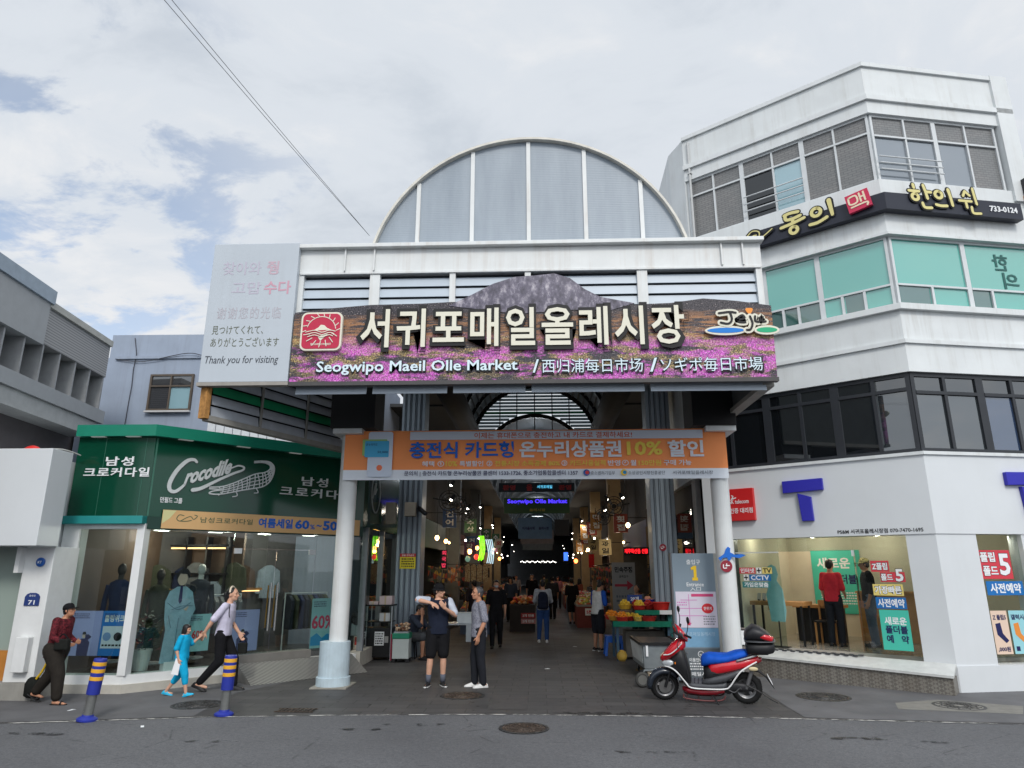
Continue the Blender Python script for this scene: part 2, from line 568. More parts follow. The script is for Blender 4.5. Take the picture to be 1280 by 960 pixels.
# ================================================================ common materials
WHITE = mat('white_wall_paint', (215, 219, 220), 0.55, var=0.06, scale=1.5, streak=0.42, bump=0.08, bscale=30, srgb=(150, 142, 128))
WHITE_CLEAN = mat('white_cladding', (211, 215, 218), 0.35, var=0.04, scale=0.8, streak=0.06)
STEELW = mat('white_steel', (216, 219, 219), 0.45, var=0.06, scale=3, streak=0.45, srgb=(150, 118, 84))
ALU = mat('aluminium_frame', (205, 209, 211), 0.4, 0.0, var=0.05)
DARKFR = mat('dark_frame', (42, 45, 50), 0.4, var=0.08)
BLACK = mat('black_metal', (24, 25, 27), 0.45, var=0.1)
DARK = mat('dark_interior', (30, 31, 34), 0.85, var=0.2)
GREYST = mat('grey_blue_steel', (150, 163, 174), 0.45, var=0.07, scale=2, streak=0.2)
CORR = None
def corrugated():
    t = NT('ribbed_grey_panel')
    w = t.node('ShaderNodeTexWave', wave_type='BANDS', bands_direction='Z')
    w.inputs['Scale'].default_value = 9
    t.l.new(t.coords(), w.inputs[0])
    n = t.noise(0.9, 5, 0.6, t.coords((3, 1, .5)))
    c = t.ramp(n, [(0.3, lin((136, 147, 158))), (0.7, lin((154, 164, 174)))])
    t.set(c, 0.45, 0, 0.4); t.bump(w.outputs[0], 0.14, 0.01)
    return t.m
CORR = corrugated()
RUST = mat('rusty_edge', (176, 128, 72), 0.8, var=0.4, scale=12)
LOUV = mat('louvre_slat', (178, 189, 200), 0.4, var=0.05, scale=2, streak=0.12)
GREENSTRIP = mat('green_strip', (20, 140, 92), 0.5)

# ================================================================ market gate canopy
gate = thing('market_gate', 'white steel market gate with a louvred front, arched grey gable and two white columns', 'gate', (-0.1, 10.55, 0))
CX = -0.12
b = MB()                                           # top beam with lip
b.box(-5.30, 3.76, 10.55, 10.72, 6.86, 7.30)
b.box(-5.45, 3.80, 10.44, 10.74, 7.30, 7.37)
b.box(-4.02, 3.74, 10.53, 10.55, 6.84, 6.89)
b.build('beam', STEELW, gate, bevel=0.008)
for x in (-3.25, -2.75, 3.1, 3.45):
    MB().box(x - 0.012, x + 0.012, 10.50, 10.549, 6.89, 7.298).build('stiffener', STEELW, gate)
xs = [-4.0, -2.73, -1.41, -0.14, 1.77, 3.70]
for k in range(5):
    m = MB()
    x0, x1 = xs[k] + 0.05, xs[k + 1] - 0.05
    z = 6.80
    while z > 4.9:
        m.hexa([(x0, 10.60, z - 0.175), (x1, 10.60, z - 0.175), (x1, 10.615, z - 0.177), (x0, 10.615, z - 0.177),
                (x0, 10.635, z - 0.016), (x1, 10.635, z - 0.016), (x1, 10.65, z - 0.018), (x0, 10.65, z - 0.018)])
        z -= 0.187
    o = m.build('louvre', LOUV, gate)
for k, x in enumerate(xs):
    w = 0.085 if k in (1, 4) else 0.05
    MB().box(x - w, x + w, 10.555, 10.66, 4.9, 6.858).build('post', STEELW, gate)
MB().box(-4.0, 3.74, 10.72, 10.76, 4.9, 7.3).build('backing', mat('louvre_backing', (84, 90, 98), .8), gate)
# gable
RG, ZG = 2.80, 6.72
def arc(cx, r, zc, a0, a1, n=40): return [(cx + r * math.cos(a0 + (a1 - a0) * k / n), zc + r * math.sin(a0 + (a1 - a0) * k / n)) for k in range(n + 1)]
a0 = math.asin((7.375 - ZG) / RG)
pts = arc(CX, RG, ZG, a0, math.pi - a0)
MB().prism(pts, 10.80, 10.86, 'y').build('gable', CORR, gate)
m = MB()
for i in range(len(pts) - 1):
    (xa, za), (xb, zb) = pts[i], pts[i + 1]
    k = 1.013
    A = lambda x, z, q: (CX + (x - CX) * q, ZG + (z - ZG) * q)
    p, q, r_, s_ = A(xa, za, 0.998), A(xb, zb, 0.998), A(xb, zb, k), A(xa, za, k)
    m.hexa([(p[0], 10.70, p[1]), (q[0], 10.70, q[1]), (q[0], 11.1, q[1]), (p[0], 11.1, p[1]), (s_[0], 10.70, s_[1]), (r_[0], 10.70, r_[1]), (r_[0], 11.1, r_[1]), (s_[0], 11.1, s_[1])])
m.build('gable_trim', mat('cream_trim', (206, 203, 194), 0.5, var=.15), gate)
for x in (-2.08, -1.12, -0.12, 0.88, 1.86):
    zt = ZG + math.sqrt((RG - 0.02) ** 2 - (x - CX) ** 2)
    MB().box(x - 0.035, x + 0.035, 10.765, 10.797, 7.376, zt).build('gable_rib', STEELW, gate)
# barrel roof behind the gable and its inside ribs
ROOFM = mat('roof_sheet', (120, 126, 132), 0.5, var=.15)
def barrel(name, cx, r, zc, amin, y0, y1, m, t=0.05, parent=gate, n=36):
    P1, P0 = arc(cx, r + t, zc, amin, math.pi - amin, n), arc(cx, r, zc, amin, math.pi - amin, n)
    mb = MB().loft([[(x, y0, z) for x, z in P0 + P1[::-1]], [(x, y1, z) for x, z in P0 + P1[::-1]]])
    return mb.build(name, m, parent)
def trans_roof():
    t = NT('translucent_roof_sheet'); t.set(lin((120, 126, 132)), .5)
    tl = t.node('ShaderNodeBsdfTranslucent'); t.put(tl.inputs[0], lin((150, 160, 166)))
    mx = t.node('ShaderNodeMixShader'); mx.inputs[0].default_value = .22
    t.l.new(t.b.outputs[0], mx.inputs[1]); t.l.new(tl.outputs[0], mx.inputs[2]); t.l.new(mx.outputs[0], t.out.inputs[0]); return t.m
BR_ = trans_roof()
barrel('barrel_roof', CX, 2.68, 6.75, R(16), 10.9, 27.5, BR_)
m = MB()
for y in [13 + 2.1 * k for k in range(7)]:
    P1, P0 = arc(CX, 2.67, 6.75, R(15), R(165), 30), arc(CX, 2.55, 6.75, R(15), R(165), 30)
    m.loft([[(x, y, z) for x, z in P0 + P1[::-1]], [(x, y + 0.1, z) for x, z in P0 + P1[::-1]]])
m.build('roof_rib', BLACK, gate)
m = MB()
for k in range(25):
    a = R(18 + 6 * k)
    x, z = CX + 2.64 * math.cos(a), 6.75 + 2.64 * math.sin(a)
    m.box(x - 0.03, x + 0.03, 11.0, 27.4, z - 0.02, z + 0.02)
m.build('roof_purlin', mat('roof_purlin_grey', (120, 126, 132), .5), gate)
# soffits either side of the barrel, dark beams above the columns, gutters
SOF = mat('soffit_dark', (52, 54, 57), 0.7, var=.15)
for x0, x1 in ((-4.0, -2.5), (2.3, 3.70)):
    MB().box(x0, x1, 10.77, 20.5, 6.95, 7.05).build('soffit', SOF, gate)
for x0, x1 in ((-3.95, -3.10), (2.90, 3.70)):
    MB().box(x0, x1, 12.55, 13.35, 4.60, 6.95).build('column_head', mat('column_head_black', (22, 22, 24), .7), gate, bevel=.01)
for x0, x1 in ((-2.75, -2.25), (2.05, 2.5)):
    mb = MB().tube([((x0 + x1) / 2, y, 6.9) for y in (13.5, 27.4)], 0.36, 14)
    mb.build('gutter', mat('gutter_black', (30, 31, 34), .75, var=.3), gate, smooth=True)
# translucent louvred end wall of the tall roof with green stripe
def translucent():
    t = NT('translucent_louvre')
    tl = t.node('ShaderNodeBsdfTranslucent'); t.put(tl.inputs[0], lin((190, 205, 208)))
    mx = t.node('ShaderNodeMixShader'); mx.inputs[0].default_value = 0.42
    t.set(lin((190, 200, 205)), .5)
    t.l.new(t.b.outputs[0], mx.inputs[1]); t.l.new(tl.outputs[0], mx.inputs[2]); t.l.new(mx.outputs[0], t.out.inputs[0])
    return t.m
TRL = translucent()
m = MB()
z = 7.35
while z < 9.4:
    hw = math.sqrt(max(0.0, 2.66 ** 2 - (z + .12 - 6.75) ** 2))
    hi = 2.24 ** 2 - (z - 5.93) ** 2
    hi = math.sqrt(hi) if hi > 0 else 0.0
    for (xa, xb) in ([(-hw, -hi), (hi, hw)] if hi > 0 else [(-hw, hw)]):
        if xb - xa > 0.05:
            m.cur = 1 if 8.10 < z < 8.22 else 0
            m.hexa([(CX + xa, 27.40, z), (CX + xb, 27.40, z), (CX + xb, 27.41, z), (CX + xa, 27.41, z), (CX + xa, 27.47, z + .125), (CX + xb, 27.47, z + .125), (CX + xb, 27.48, z + .125), (CX + xa, 27.48, z + .125)])
    z += 0.14
m.build('end_louvre', [TRL, GREENSTRIP], gate)
m = MB()
for x in (-1.55, -0.85, CX, 0.6, 1.3): m.box(x - .02, x + .02, 27.36, 27.395, 7.4, 6.75 + math.sqrt(2.66 ** 2 - (x - CX) ** 2))
m.build('end_mullion', DARKFR, gate)
m = MB()
for (rr, zc, w, yy) in ((2.66, 6.75, .16, 27.2), (2.24, 5.93, .16, 27.25)):
    P1, P0 = arc(CX, rr, zc, R(8), R(172), 40), arc(CX, rr - w, zc, R(8), R(172), 40)
    m.loft([[(x, yy, z) for x, z in P0 + P1[::-1]], [(x, yy + 0.1, z) for x, z in P0 + P1[::-1]]])
m.build('end_arch', BLACK, gate)
# left return wall of louvres under the thank-you panel, and right cheek
LW0, LW1 = Vector((-5.38, 10.57)), Vector((-4.0, 13.75))
ang = math.atan2(LW1.y - LW0.y, LW1.x - LW0.x)
MLW = frame(LW0, ang)
Ln = (LW1 - LW0).length
m = MB(MLW)
z = 4.42
k = 0
while z < 7.2:
    m.cur = 1 if 4.70 < z < 4.85 else 0
    for s0, s1 in ((0.1, Ln / 3 - .03), (Ln / 3 + .03, 2 * Ln / 3 - .03), (2 * Ln / 3 + .03, Ln - .02)):
        m.hexa([(s0, -0.01, z + .01), (s1, -0.01, z + .01), (s1, .01, z + .01), (s0, .01, z + .01), (s0, 0.02, z + .17), (s1, 0.02, z + .17), (s1, 0.04, z + .17), (s0, 0.04, z + .17)])
    z += 0.185
m.build('side_louvre', [mat('side_slat', (168, 174, 182), .5, streak=.2), GREENSTRIP], gate)
m = MB(MLW)
m.box(0.03, Ln, -0.04, 0.10, 4.33, 4.42)
for s in (Ln / 3, 2 * Ln / 3): m.box(s - .02, s + .02, -0.03, 0.0, 4.42, 7.2)
m.build('side_frame', mat('side_frame_grey', (150, 148, 142), .6, streak=.4), gate)
MB(MLW).box(-0.06, 0.03, -0.05, 0.10, 4.36, 4.9).build('rusty_post', RUST, gate)
MB(MLW).box(0.0, Ln, 0.105, 0.13, 4.42, 7.2).build('side_backing', DARK, gate)
MB().box(3.66, 3.74, 10.77, 13.3, 4.9, 6.94).build('side_cheek', mat('cheek_grey', (88, 92, 92), .6, streak=.3), gate)
MB().box(3.60, 3.78, 10.62, 13.3, 4.82, 4.898).build('side_frame', mat('side_frame_grey', (150, 148, 142), .6), gate)
# the two white columns
for x in (-3.64, 3.40):
    col = MB().lathe([(0.165, 0.0), (0.165, 4.50), (0.168, 4.5)], (x, 12.95, 0), 28).build('column', STEELW, gate, smooth=False)
    if x < 0:
        MB().lathe([(0.30, 0.004), (0.30, 0.16), (0.27, 0.165), (0.27, 0.75), (0.17, 0.757)], (x - .05, 12.95, 0), 28).build('column_sleeve', mat('pale_blue_sleeve', (186, 203, 212), .5, streak=.35, var=.1), col)
        MB().box(x - .36, x + .28, 12.6, 13.3, 0.001, 0.022).build('footing', mat('stained_concrete', (150, 147, 138), .9, var=.2), col)
    else:
        MB().lathe([(0.19, 0.0), (0.19, 0.12), (0.167, 0.125)], (x, 12.95, 0), 28).build('column_sleeve', STEELW, col)
    MB().box(x - 0.26, x + 0.30, 12.6, 13.3, 4.50, 4.6).build('cap_plate', STEELW, col, bevel=.008)
# inner pillars of the arcade: grey blue, grooved
for k, (x, y, w) in enumerate([(-3.22, 17.5, .30), (3.08, 17.5, .30)]):
    p = thing('arcade_pillar', ['grey blue grooved steel pillar with a yellow notice behind the seated stallholder', 'grey blue grooved steel pillar with a small red disc beside the fruit stall'][k], 'pillar', (x, y, 0), 0, 'grey blue pillars of the arcade')
    mb = MB().box(x - w, x + w, y - .3, y + .3, 0, 6.95)
    mb.build('shaft', GREYST, p)
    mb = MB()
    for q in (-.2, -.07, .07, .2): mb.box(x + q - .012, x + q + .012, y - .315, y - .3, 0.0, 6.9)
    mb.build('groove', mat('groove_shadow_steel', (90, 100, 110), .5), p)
    mb = MB()
    for q in (-.265, -.135, 0, .135, .265): mb.box(x + q - .03, x + q + .03, y - .33, y - .302, 0.0, 6.9)
    mb.build('flute', GREYST, p)
dp = mat('arcade_pillar_dark', (98, 103, 108), .6, streak=.2)
op = mat('arcade_pillar_lamplit', (170, 146, 112), .7, streak=.1)  # warm lamplight on these pillars is put into the colour
for k, (x, y) in enumerate([(-3.2, 26), (-3.2, 35), (-3.2, 44), (-3.2, 54), (2.95, 27), (2.95, 36), (2.95, 45), (2.95, 55)]):
    p = MB().box(x - .25, x + .25, y - .25, y + .25, 0, 6.0).build('arcade_pillar', dp if (x < 0 and y < 40) else op)
    tag(p, ['dark grey pillar behind the talking men', 'grey pillar past the hanging lantern stall', 'lamplight tinted pillar under the round sign', 'farthest lamplight tinted pillar on the left of the arcade',
            'lamplight tinted pillar right behind the arrow sign', 'lamplight tinted pillar by the orange lamp deep inside', 'lamplight tinted pillar beside the red hanging cloth', 'farthest lamplight tinted pillar on the right of the arcade'][k], 'pillar', 'square pillars deep in the arcade')
# low barrel roof running on into the arcade
arcade = thing('arcade_roof', 'dark barrel vaulted roof over the market street behind the gate', 'roof', (-0.1, 27.5, 0))
def dimroof():
    t = NT('arcade_roof_sheet')
    n = t.noise(.4, 4, .6)
    t.set(t.ramp(n, [(.3, lin((70, 74, 80))), (.7, lin((92, 98, 104)))]), .6)
    tl = t.node('ShaderNodeBsdfTranslucent'); t.put(tl.inputs[0], lin((120, 130, 135)))
    mx = t.node('ShaderNodeMixShader'); mx.inputs[0].default_value = 0.34
    t.l.new(t.b.outputs[0], mx.inputs[1]); t.l.new(tl.outputs[0], mx.inputs[2]); t.l.new(mx.outputs[0], t.out.inputs[0])
    return t.m
DR = dimroof()
barrel('vault', CX, 2.24, 5.93, R(2), 27.45, 96, DR, .04, arcade)
for x0, x1 in ((-5.5, -2.2), (1.95, 5.5)): MB().box(x0, x1, 27.45, 96, 5.9, 6.0).build('side_ceiling', SOF, arcade)
for x0, x1 in ((-5.5, -2.3), (2.1, 5.5)): MB().box(x0, x1, 20.5, 27.44, 6.9, 7.0).build('side_ceiling', SOF, arcade)
m = MB()
for y in [31 + 4.5 * k for k in range(14)]:
    P1, P0 = arc(CX, 2.23, 5.93, R(4), R(176), 26), arc(CX, 2.10, 5.93, R(4), R(176), 26)
    m.loft([[(x, y, z) for x, z in P0 + P1[::-1]], [(x, y + 0.12, z) for x, z in P0 + P1[::-1]]])
m.build('vault_rib', mat('vault_rib_grey', (140, 146, 150), .5), arcade)
MB().box(-5.5, 5.5, 96, 96.2, 0, 8.3).build('end_wall', mat('end_wall_grey', (110, 112, 114), .8), arcade)

# ================================================================ right building
RC = frame((3.74, 15.24), math.atan2(-.609, .793))
RRm = frame((7.07, 12.68), math.atan2(.186, .983))
LC, LR = 4.20, 3.5
rb = thing('corner_building', 'white three storey corner building with banded windows above a phone shop', 'building', (7.07, 12.68, 0))
def wallband(z0, z1, out=0.0, m=WHITE, name='wall', depth=0.35):
    """one solid band following both facades, its faces at d = -out"""
    # corner meets at the mitre of the two facades, shifted outward by out
    a = RC @ Vector((-0.0, -out, 0)); 
    n1 = (RC.to_3x3() @ Vector((0, -1, 0))); n2 = (RRm.to_3x3() @ Vector((0, -1, 0)))
    c = Vector((7.07, 12.68, 0))
    bis = (n1 + n2).normalized(); off = out / bis.dot(n1)
    p1 = c + bis * off
    p2 = RRm @ Vector((LR, -out, 0))
    ib = -depth / bis.dot(n1)
    q1 = c + bis * ib
    q0 = RC @ Vector((0.0, depth, 0)); q2 = RRm @ Vector((LR, depth, 0))
    mb = MB()
    mb.prism([(a.x, a.y), (p1.x, p1.y), (p2.x, p2.y), (q2.x, q2.y), (q1.x, q1.y), (q0.x, q0.y)], z0, z1, 'z')
    return mb.build(name, m, rb)
wallband(11.36, 12.54)
wallband(11.66, 11.78, 0.06, name='string_course')
wallband(12.50, 12.60, 0.05, name='coping')
wallband(8.52, 9.76)
wallband(8.50, 8.56, 0.05, name='ledge')
wallband(5.64, 6.95)
wallband(6.88, 7.00, 0.10, name='ledge')
wallband(6.20, 6.28, 0.05, name='string_course')
wallband(4.04, 4.10, 0.06, name='ledge')
# chamfered nearby end facing the arcade, behind the window bands, roof slab
side = [(3.74, 15.24), (3.40, 16.6), (3.74, 40), (12, 40)]
MB().prism([(3.74, 15.24), (3.52, 15.9), (3.74, 24), (4.2, 24), (4.1, 15.5)], 4.0, 12.54, 'z').build('wall', WHITE, rb)
MB().prism([(3.74, 15.24), (7.05, 12.80), (10.4, 13.42), (10.4, 30), (3.8, 30)], 12.2, 12.3, 'z').build('roof', mat('roof_grey', (120, 120, 120), .9), rb)
# the rooms behind the windows: floors and a dark back wall
inn = [(3.95, 15.4), (7.05, 13.1), (10.3, 13.75), (10.3, 24), (4.0, 24)]
MB().prism([(10.35, 13.7), (10.51, 13.6), (10.51, 30), (10.35, 30)], 0, 12.2, 'z').build('wall', WHITE, rb)
for z in (4.08, 6.9, 9.5): MB().prism(inn, z - .1, z, 'z').build('floor', mat('room_floor', (70, 68, 66), .8), rb)
MB().prism([(4.6, 19), (10.3, 19), (10.3, 19.3), (4.6, 19.3)], 4.1, 12.2, 'z').build('back_wall', mat('room_wall', (110, 112, 112), .9), rb)
# --- windows
GL_UP = glass('window_glass_upper', (190, 200, 205), .10, film=(128, 136, 144, .80))
def brickfilm():
    t = NT('patterned_window_film')
    br = t.node('ShaderNodeTexBrick'); t.l.new(t.coords((1, 1, 1), (0, 0, 0), (R(90), 0, 0)), br.inputs['Vector'])
    br.inputs['Scale'].default_value = 1; br.inputs['Brick Width'].default_value = .13; br.inputs['Row Height'].default_value = .055
    br.inputs['Mortar Size'].default_value = .006
    br.inputs['Color1'].default_value = (*lin((118, 118, 118)), 1); br.inputs['Color2'].default_value = (*lin((128, 127, 126)), 1); br.inputs['Mortar'].default_value = (*lin((98, 98, 98)), 1)
    n = t.noise(1.2, 3)
    t.set(t.mix(t.ramp(n, [(.4, .25), (.6, 0.)]), br.outputs[0], lin((96, 104, 106))), .25, 0, .5)
    return t.m
BF = brickfilm()
GL_TEAL = glass('teal_glass', (120, 190, 180), .10, film=(96, 176, 164, .93))
GL_TEAL_D = glass('teal_glass_dark', (90, 140, 135), .12, film=(70, 112, 106, .75))
GL_DK = glass('dark_glass', (90, 96, 100), .10, film=(26, 30, 34, .55))
def ink0(name, rgb): return mat('ink_' + name, rgb, .5, var=0)
GL_CLEAR = glass('shop_glass', (228, 236, 234), .03)
def window(M, s0, s1, z0, z1, fr, gl, t=0.05, d=0.06, parent=rb, vs=(), hs=(), rail=False):
    """framed window: frame bars, panes between vs (verticals) and hs (horizontals)"""
    mb = MB(M)
    mb.box(s0, s1, d, d + .08, z0, z0 + t); mb.box(s0, s1, d, d + .08, z1 - t, z1)
    mb.box(s0, s0 + t, d, d + .08, z0 + t, z1 - t); mb.box(s1 - t, s1, d, d + .08, z0 + t, z1 - t)
    for v in vs: mb.box(v - t * .4, v + t * .4, d - .005, d + .075, z0 + t, z1 - t)
    for h in hs: mb.box(s0 + t, s1 - t, d - .01, d + .07, h - t * .4, h + t * .4)
    w = mb.build('window', fr, parent)
    ss = [s0 + t] + list(vs) + [s1 - t]; zz_ = [z0 + t] + list(hs) + [z1 - t]
    for i in range(len(ss) - 1):
        for j in range(len(zz_) - 1):
            g = gl[(i, j)] if isinstance(gl, dict) and (i, j) in gl else (gl['*'] if isinstance(gl, dict) else gl)
            if g is None: continue
            MB(M).box(ss[i], ss[i + 1], d + .035, d + .042, zz_[j], zz_[j + 1]).build('pane', g, w)
    if rail:
        for h in rail[2:]:
            MB(M).tube([(rail[0], -.03, h), (rail[1], -.03, h)], .015, 6).build('rail', ALU, w)
    return w
# top storey
window(RC, 0.03, 1.40, 9.76, 11.36, ALU, {'*': BF}, vs=(0.70,), hs=(10.92,))
window(RC, 1.40, 2.78, 9.76, 11.36, ALU, {'*': BF, (0, 0): glass('open_window_dark', (40, 42, 46), .03, film=(14, 15, 17, .8)), (1, 0): glass('pale_blue_pane', (180, 200, 205), .12, film=(150, 186, 196, .8))}, vs=(2.12,), hs=(10.92,), rail=(1.42, 2.76, 10.0, 10.18, 10.36))
window(RC, 2.78, 4.16, 9.76, 11.36, ALU, {'*': BF}, vs=(3.46,), hs=(10.92,))
window(RRm, 0.06, 1.55, 9.76, 11.36, ALU, {'*': BF, (0, 0): GL_UP, (1, 0): GL_UP}, vs=(0.84,), hs=(10.85,), rail=(0.08, 1.53, 10.0, 10.15, 10.30))
window(RRm, 1.55, 3.05, 9.76, 11.36, ALU, {'*': BF, (0, 0): GL_UP}, vs=(2.3,), hs=(10.85,))
wallp = MB(RRm).box(3.10, 3.51, -.06, .3, 9.5, 12.62).build('pier', WHITE, rb)
# middle storey, teal
window(RC, 0.2, 1.66, 7.0, 8.5, ALU, {'*': GL_TEAL, (0, 0): GL_TEAL_D}, vs=(0.9,), hs=(7.46,))
window(RC, 1.66, 2.80, 7.0, 8.5, ALU, {'*': GL_TEAL, (0, 0): GL_TEAL_D}, vs=(), hs=(7.46,))
window(RC, 2.80, 4.15, 7.0, 8.5, ALU, {'*': GL_TEAL}, vs=(), hs=(7.46,))
MB(RC).box(0.0, 0.2, 0, .3, 7.0, 8.5).build('wall', WHITE, rb)
m = MB(RC)
for s in (2.0, 2.32, 3.2, 3.62): m.box(s - .025, s + .025, .05, .13, 7.05, 7.45)
m.build('mullion', ALU, rb)
MB(RC).box(3.25, 3.60, .085, .092, 7.06, 7.44).build('pane', GL_TEAL_D, rb)
window(RRm, 0.06, 1.70, 7.0, 8.5, ALU, {'*': GL_TEAL}, vs=(), hs=(7.46,))
window(RRm, 1.70, 3.3, 7.0, 8.5, ALU, {'*': GL_TEAL}, vs=(), hs=(7.46,))
GG = ink0('window_lettering', (40, 92, 88))
letters(rb, RRm, 2.55, .088, 8.10, '한', w=-.36, h=.36, m=GG, bold=.02, ext=.003); letters(rb, RRm, 2.72, .088, 7.70, '의', w=-.36, h=.36, m=GG, bold=.02, ext=.003)
MB(RRm).box(3.3, 3.5, 0, .3, 7.0, 8.5).build('wall', WHITE, rb)
m = MB(RRm)
for s in (0.85, 2.2): m.box(s - .025, s + .025, .05, .13, 7.05, 7.45)
m.build('mullion', ALU, rb)
MB(RRm).box(0.12, 0.8, .085, .092, 7.06, 7.44).build('pane', GL_TEAL_D, rb)
MB(RRm).box(1.78, 2.17, .085, .092, 7.06, 7.44).build('pane', GL_TEAL_D, rb)
# first floor, black frames
window(RC, 0.05, 1.42, 4.10, 5.64, DARKFR, GL_DK, .08, vs=(0.62,), hs=(5.32,))
window(RC, 1.42, 2.80, 4.10, 5.64, DARKFR, GL_DK, .08, vs=(2.12,), hs=(5.32,))
window(RC, 2.80, 4.17, 4.10, 5.64, DARKFR, {'*': GL_DK, (1, 0): glass('dark_glass_pale', (110, 116, 120), .12, film=(50, 56, 60, .7))}, .08, vs=(3.52,), hs=(5.32,))
window(RRm, 0.04, 1.5, 4.10, 5.64, DARKFR, {'*': GL_DK, (0, 0): glass('dark_glass_pale', (1, 1, 1)), (1, 0): glass('dark_glass_pale', (1, 1, 1))}, .08, vs=(0.74,), hs=(5.25,))
window(RRm, 1.5, 3.0, 4.10, 5.64, DARKFR, {'*': GL_DK, (0, 0): glass('blue_glass', (90, 110, 140), .12, film=(52, 72, 104, .7))}, .08, vs=(2.2,), hs=(5.25,))
window(RRm, 3.0, 3.5, 4.10, 5.64, DARKFR, GL_DK, .08, hs=(5.25,))
# ground floor: smooth white fascia, sloping shop fronts
wallband(2.62, 4.04, 0.02, WHITE_CLEAN, 'fascia', .3)
m = MB()
a = RC @ Vector((3.72, 0, 0)); c = Vector((7.07, 12.68, 0)); d_ = RRm @ Vector((0.80, 0, 0)); 
i1 = RC @ Vector((3.72, .3, 0)); i2 = RRm @ Vector((.8, .3, 0)); ic = Vector((7.2, 12.98, 0))
m.prism([(p.x, p.y) for p in (a, c, d_, i2, ic, i1)], 0.42, 2.62, 'z')
m.build('pier', WHITE_CLEAN, rb)
MB(RC).box(-0.12, 0.36, -.02, .30, 0.3, 4.04).build('pier', WHITE_CLEAN, rb)
MB(RC).box(0.36, 0.46, .0, .25, .5, 2.62).build('pier', DARKFR, rb)
wallband(0.0, 0.42, 0.02, WHITE_CLEAN, 'plinth', .3)
MB(RRm).box(1.72, 3.5, 0, .3, .42, 2.62).build('wall', WHITE_CLEAN, rb)
m = MB(RC)
m.tube([(.16, -.03, 4.1), (.16, -.03, 12.4)], .03, 8)
for z in (5.9, 7.3, 9.6, 11.5): m.box(.11, .21, -.065, 0, z, z + .03)
m.build('downpipe', mat('downpipe_grey', (190, 192, 192), .5, streak=.3), rb)
m = MB(RRm)
m.tube(smooth_line([(3.4, -.02, 9.45), (3.36, -.02, 9.0), (3.42, -.02, 8.4), (3.38, -.02, 7.1)], 5), .012, 5)
m.build('wall_cable', BLACK, rb)
# shop room
room = [(3.86, 15.5), (7.05, 13.05), (9.6, 13.5), (10.2, 13.6), (10.2, 19.2), (5.9, 19.2)]
MB().prism(room, 0.40, 0.50, 'z').build('shop_floor', mat('polished_tile', (168, 162, 152), .15, var=.08), rb)
MB().prism(room, 2.75, 2.85, 'z').build('shop_ceiling', mat('shop_ceiling_white', (214, 208, 192), .8), rb)
SW = mat('shop_wall_cream', (208, 202, 182), .8, var=.04)
MB(RC).box(0.30, 7.2, 3.6, 3.7, .5, 2.75).build('shop_wall', SW, rb)
MB(RC).box(0.30, 0.40, .3, 3.6, .5, 2.75).build('shop_wall', SW, rb)
# shop glass: side lights, open leaf
for s0, s1 in ((0.46, 1.36), (2.78, 3.72)):
    MB(RC).box(s0, s1, .10, .112, .52, 2.62).build('shop_window', GL_CLEAR, rb)
MB(RC).box(1.36, 2.78, .10, .112, 2.35, 2.62).build('shop_window', GL_CLEAR, rb)
door = MB(RC @ Matrix.Translation((2.76, .1, 0)) @ Matrix.Rotation(R(-78), 4, 'Z')).box(-.95, 0, 0, .012, .52, 2.33).build('door', GL_CLEAR, rb)
MB(RC @ Matrix.Translation((2.76, .1, 0)) @ Matrix.Rotation(R(-78), 4, 'Z')).box(-.14, 0.0, -.02, .03, 2.25, 2.36).build('hinge', ALU, door)
MB(RC).box(.46, 1.36, .09, .12, 2.33, 2.352).build('transom', ALU, rb)
MB(RRm).box(.80, 1.72, .10, .112, .52, 2.62).build('shop_window', GL_CLEAR, rb)
# step with diamond plate riser and tiled tread
def diamond():
    t = NT('diamond_plate')
    v = t.coords((1, 1, 1), (0, 0, 0), (0, 0, 0))
    w1 = t.node('ShaderNodeTexChecker'); w1.inputs['Scale'].default_value = 22
    mp = t.coords((1.0, 1.0, 1.0), (0, 0, 0), (0, R(45), 0)); t.l.new(mp, w1.inputs[0])
    w1.inputs[1].default_value = (*lin((140, 136, 128)), 1); w1.inputs[2].default_value = (*lin((112, 108, 102)), 1)
    n = t.noise(3, 5)
    t.set(t.mix(t.ramp(n, [(.4, 0.), (.7, .4)]), w1.outputs[0], lin((96, 84, 70))), .5, .3)
    return t.m
m = MB(RC)
m.prism([(0.75, 0.0), (4.18, 0.0), (4.18, .27), (0.75, .36)], -.42, -.02, 'y')
m.build('step_riser', diamond(), rb)
m = MB(RC)
m.hexa([(0.72, -.46, .36), (4.2, -.46, .27), (4.2, .0, .41), (0.72, 0, .47), (0.72, -.46, .40), (4.2, -.46, .31), (4.2, .0, .45), (.72, 0, .50)])
m.build('step', mat('step_white', (200, 202, 200), .5, streak=.3), rb)
m = MB(RC)
for k in range(11): m.box(1.0 + .16 * k, 1.08 + .16 * k, -.12, -.06, .47, .493)
for k in range(11): m.box(1.08 + .16 * k, 1.16 + .16 * k, -.06, .0, .48, .499)
m.build('tile_border', mat('dark_tile', (70, 72, 76), .4), rb)

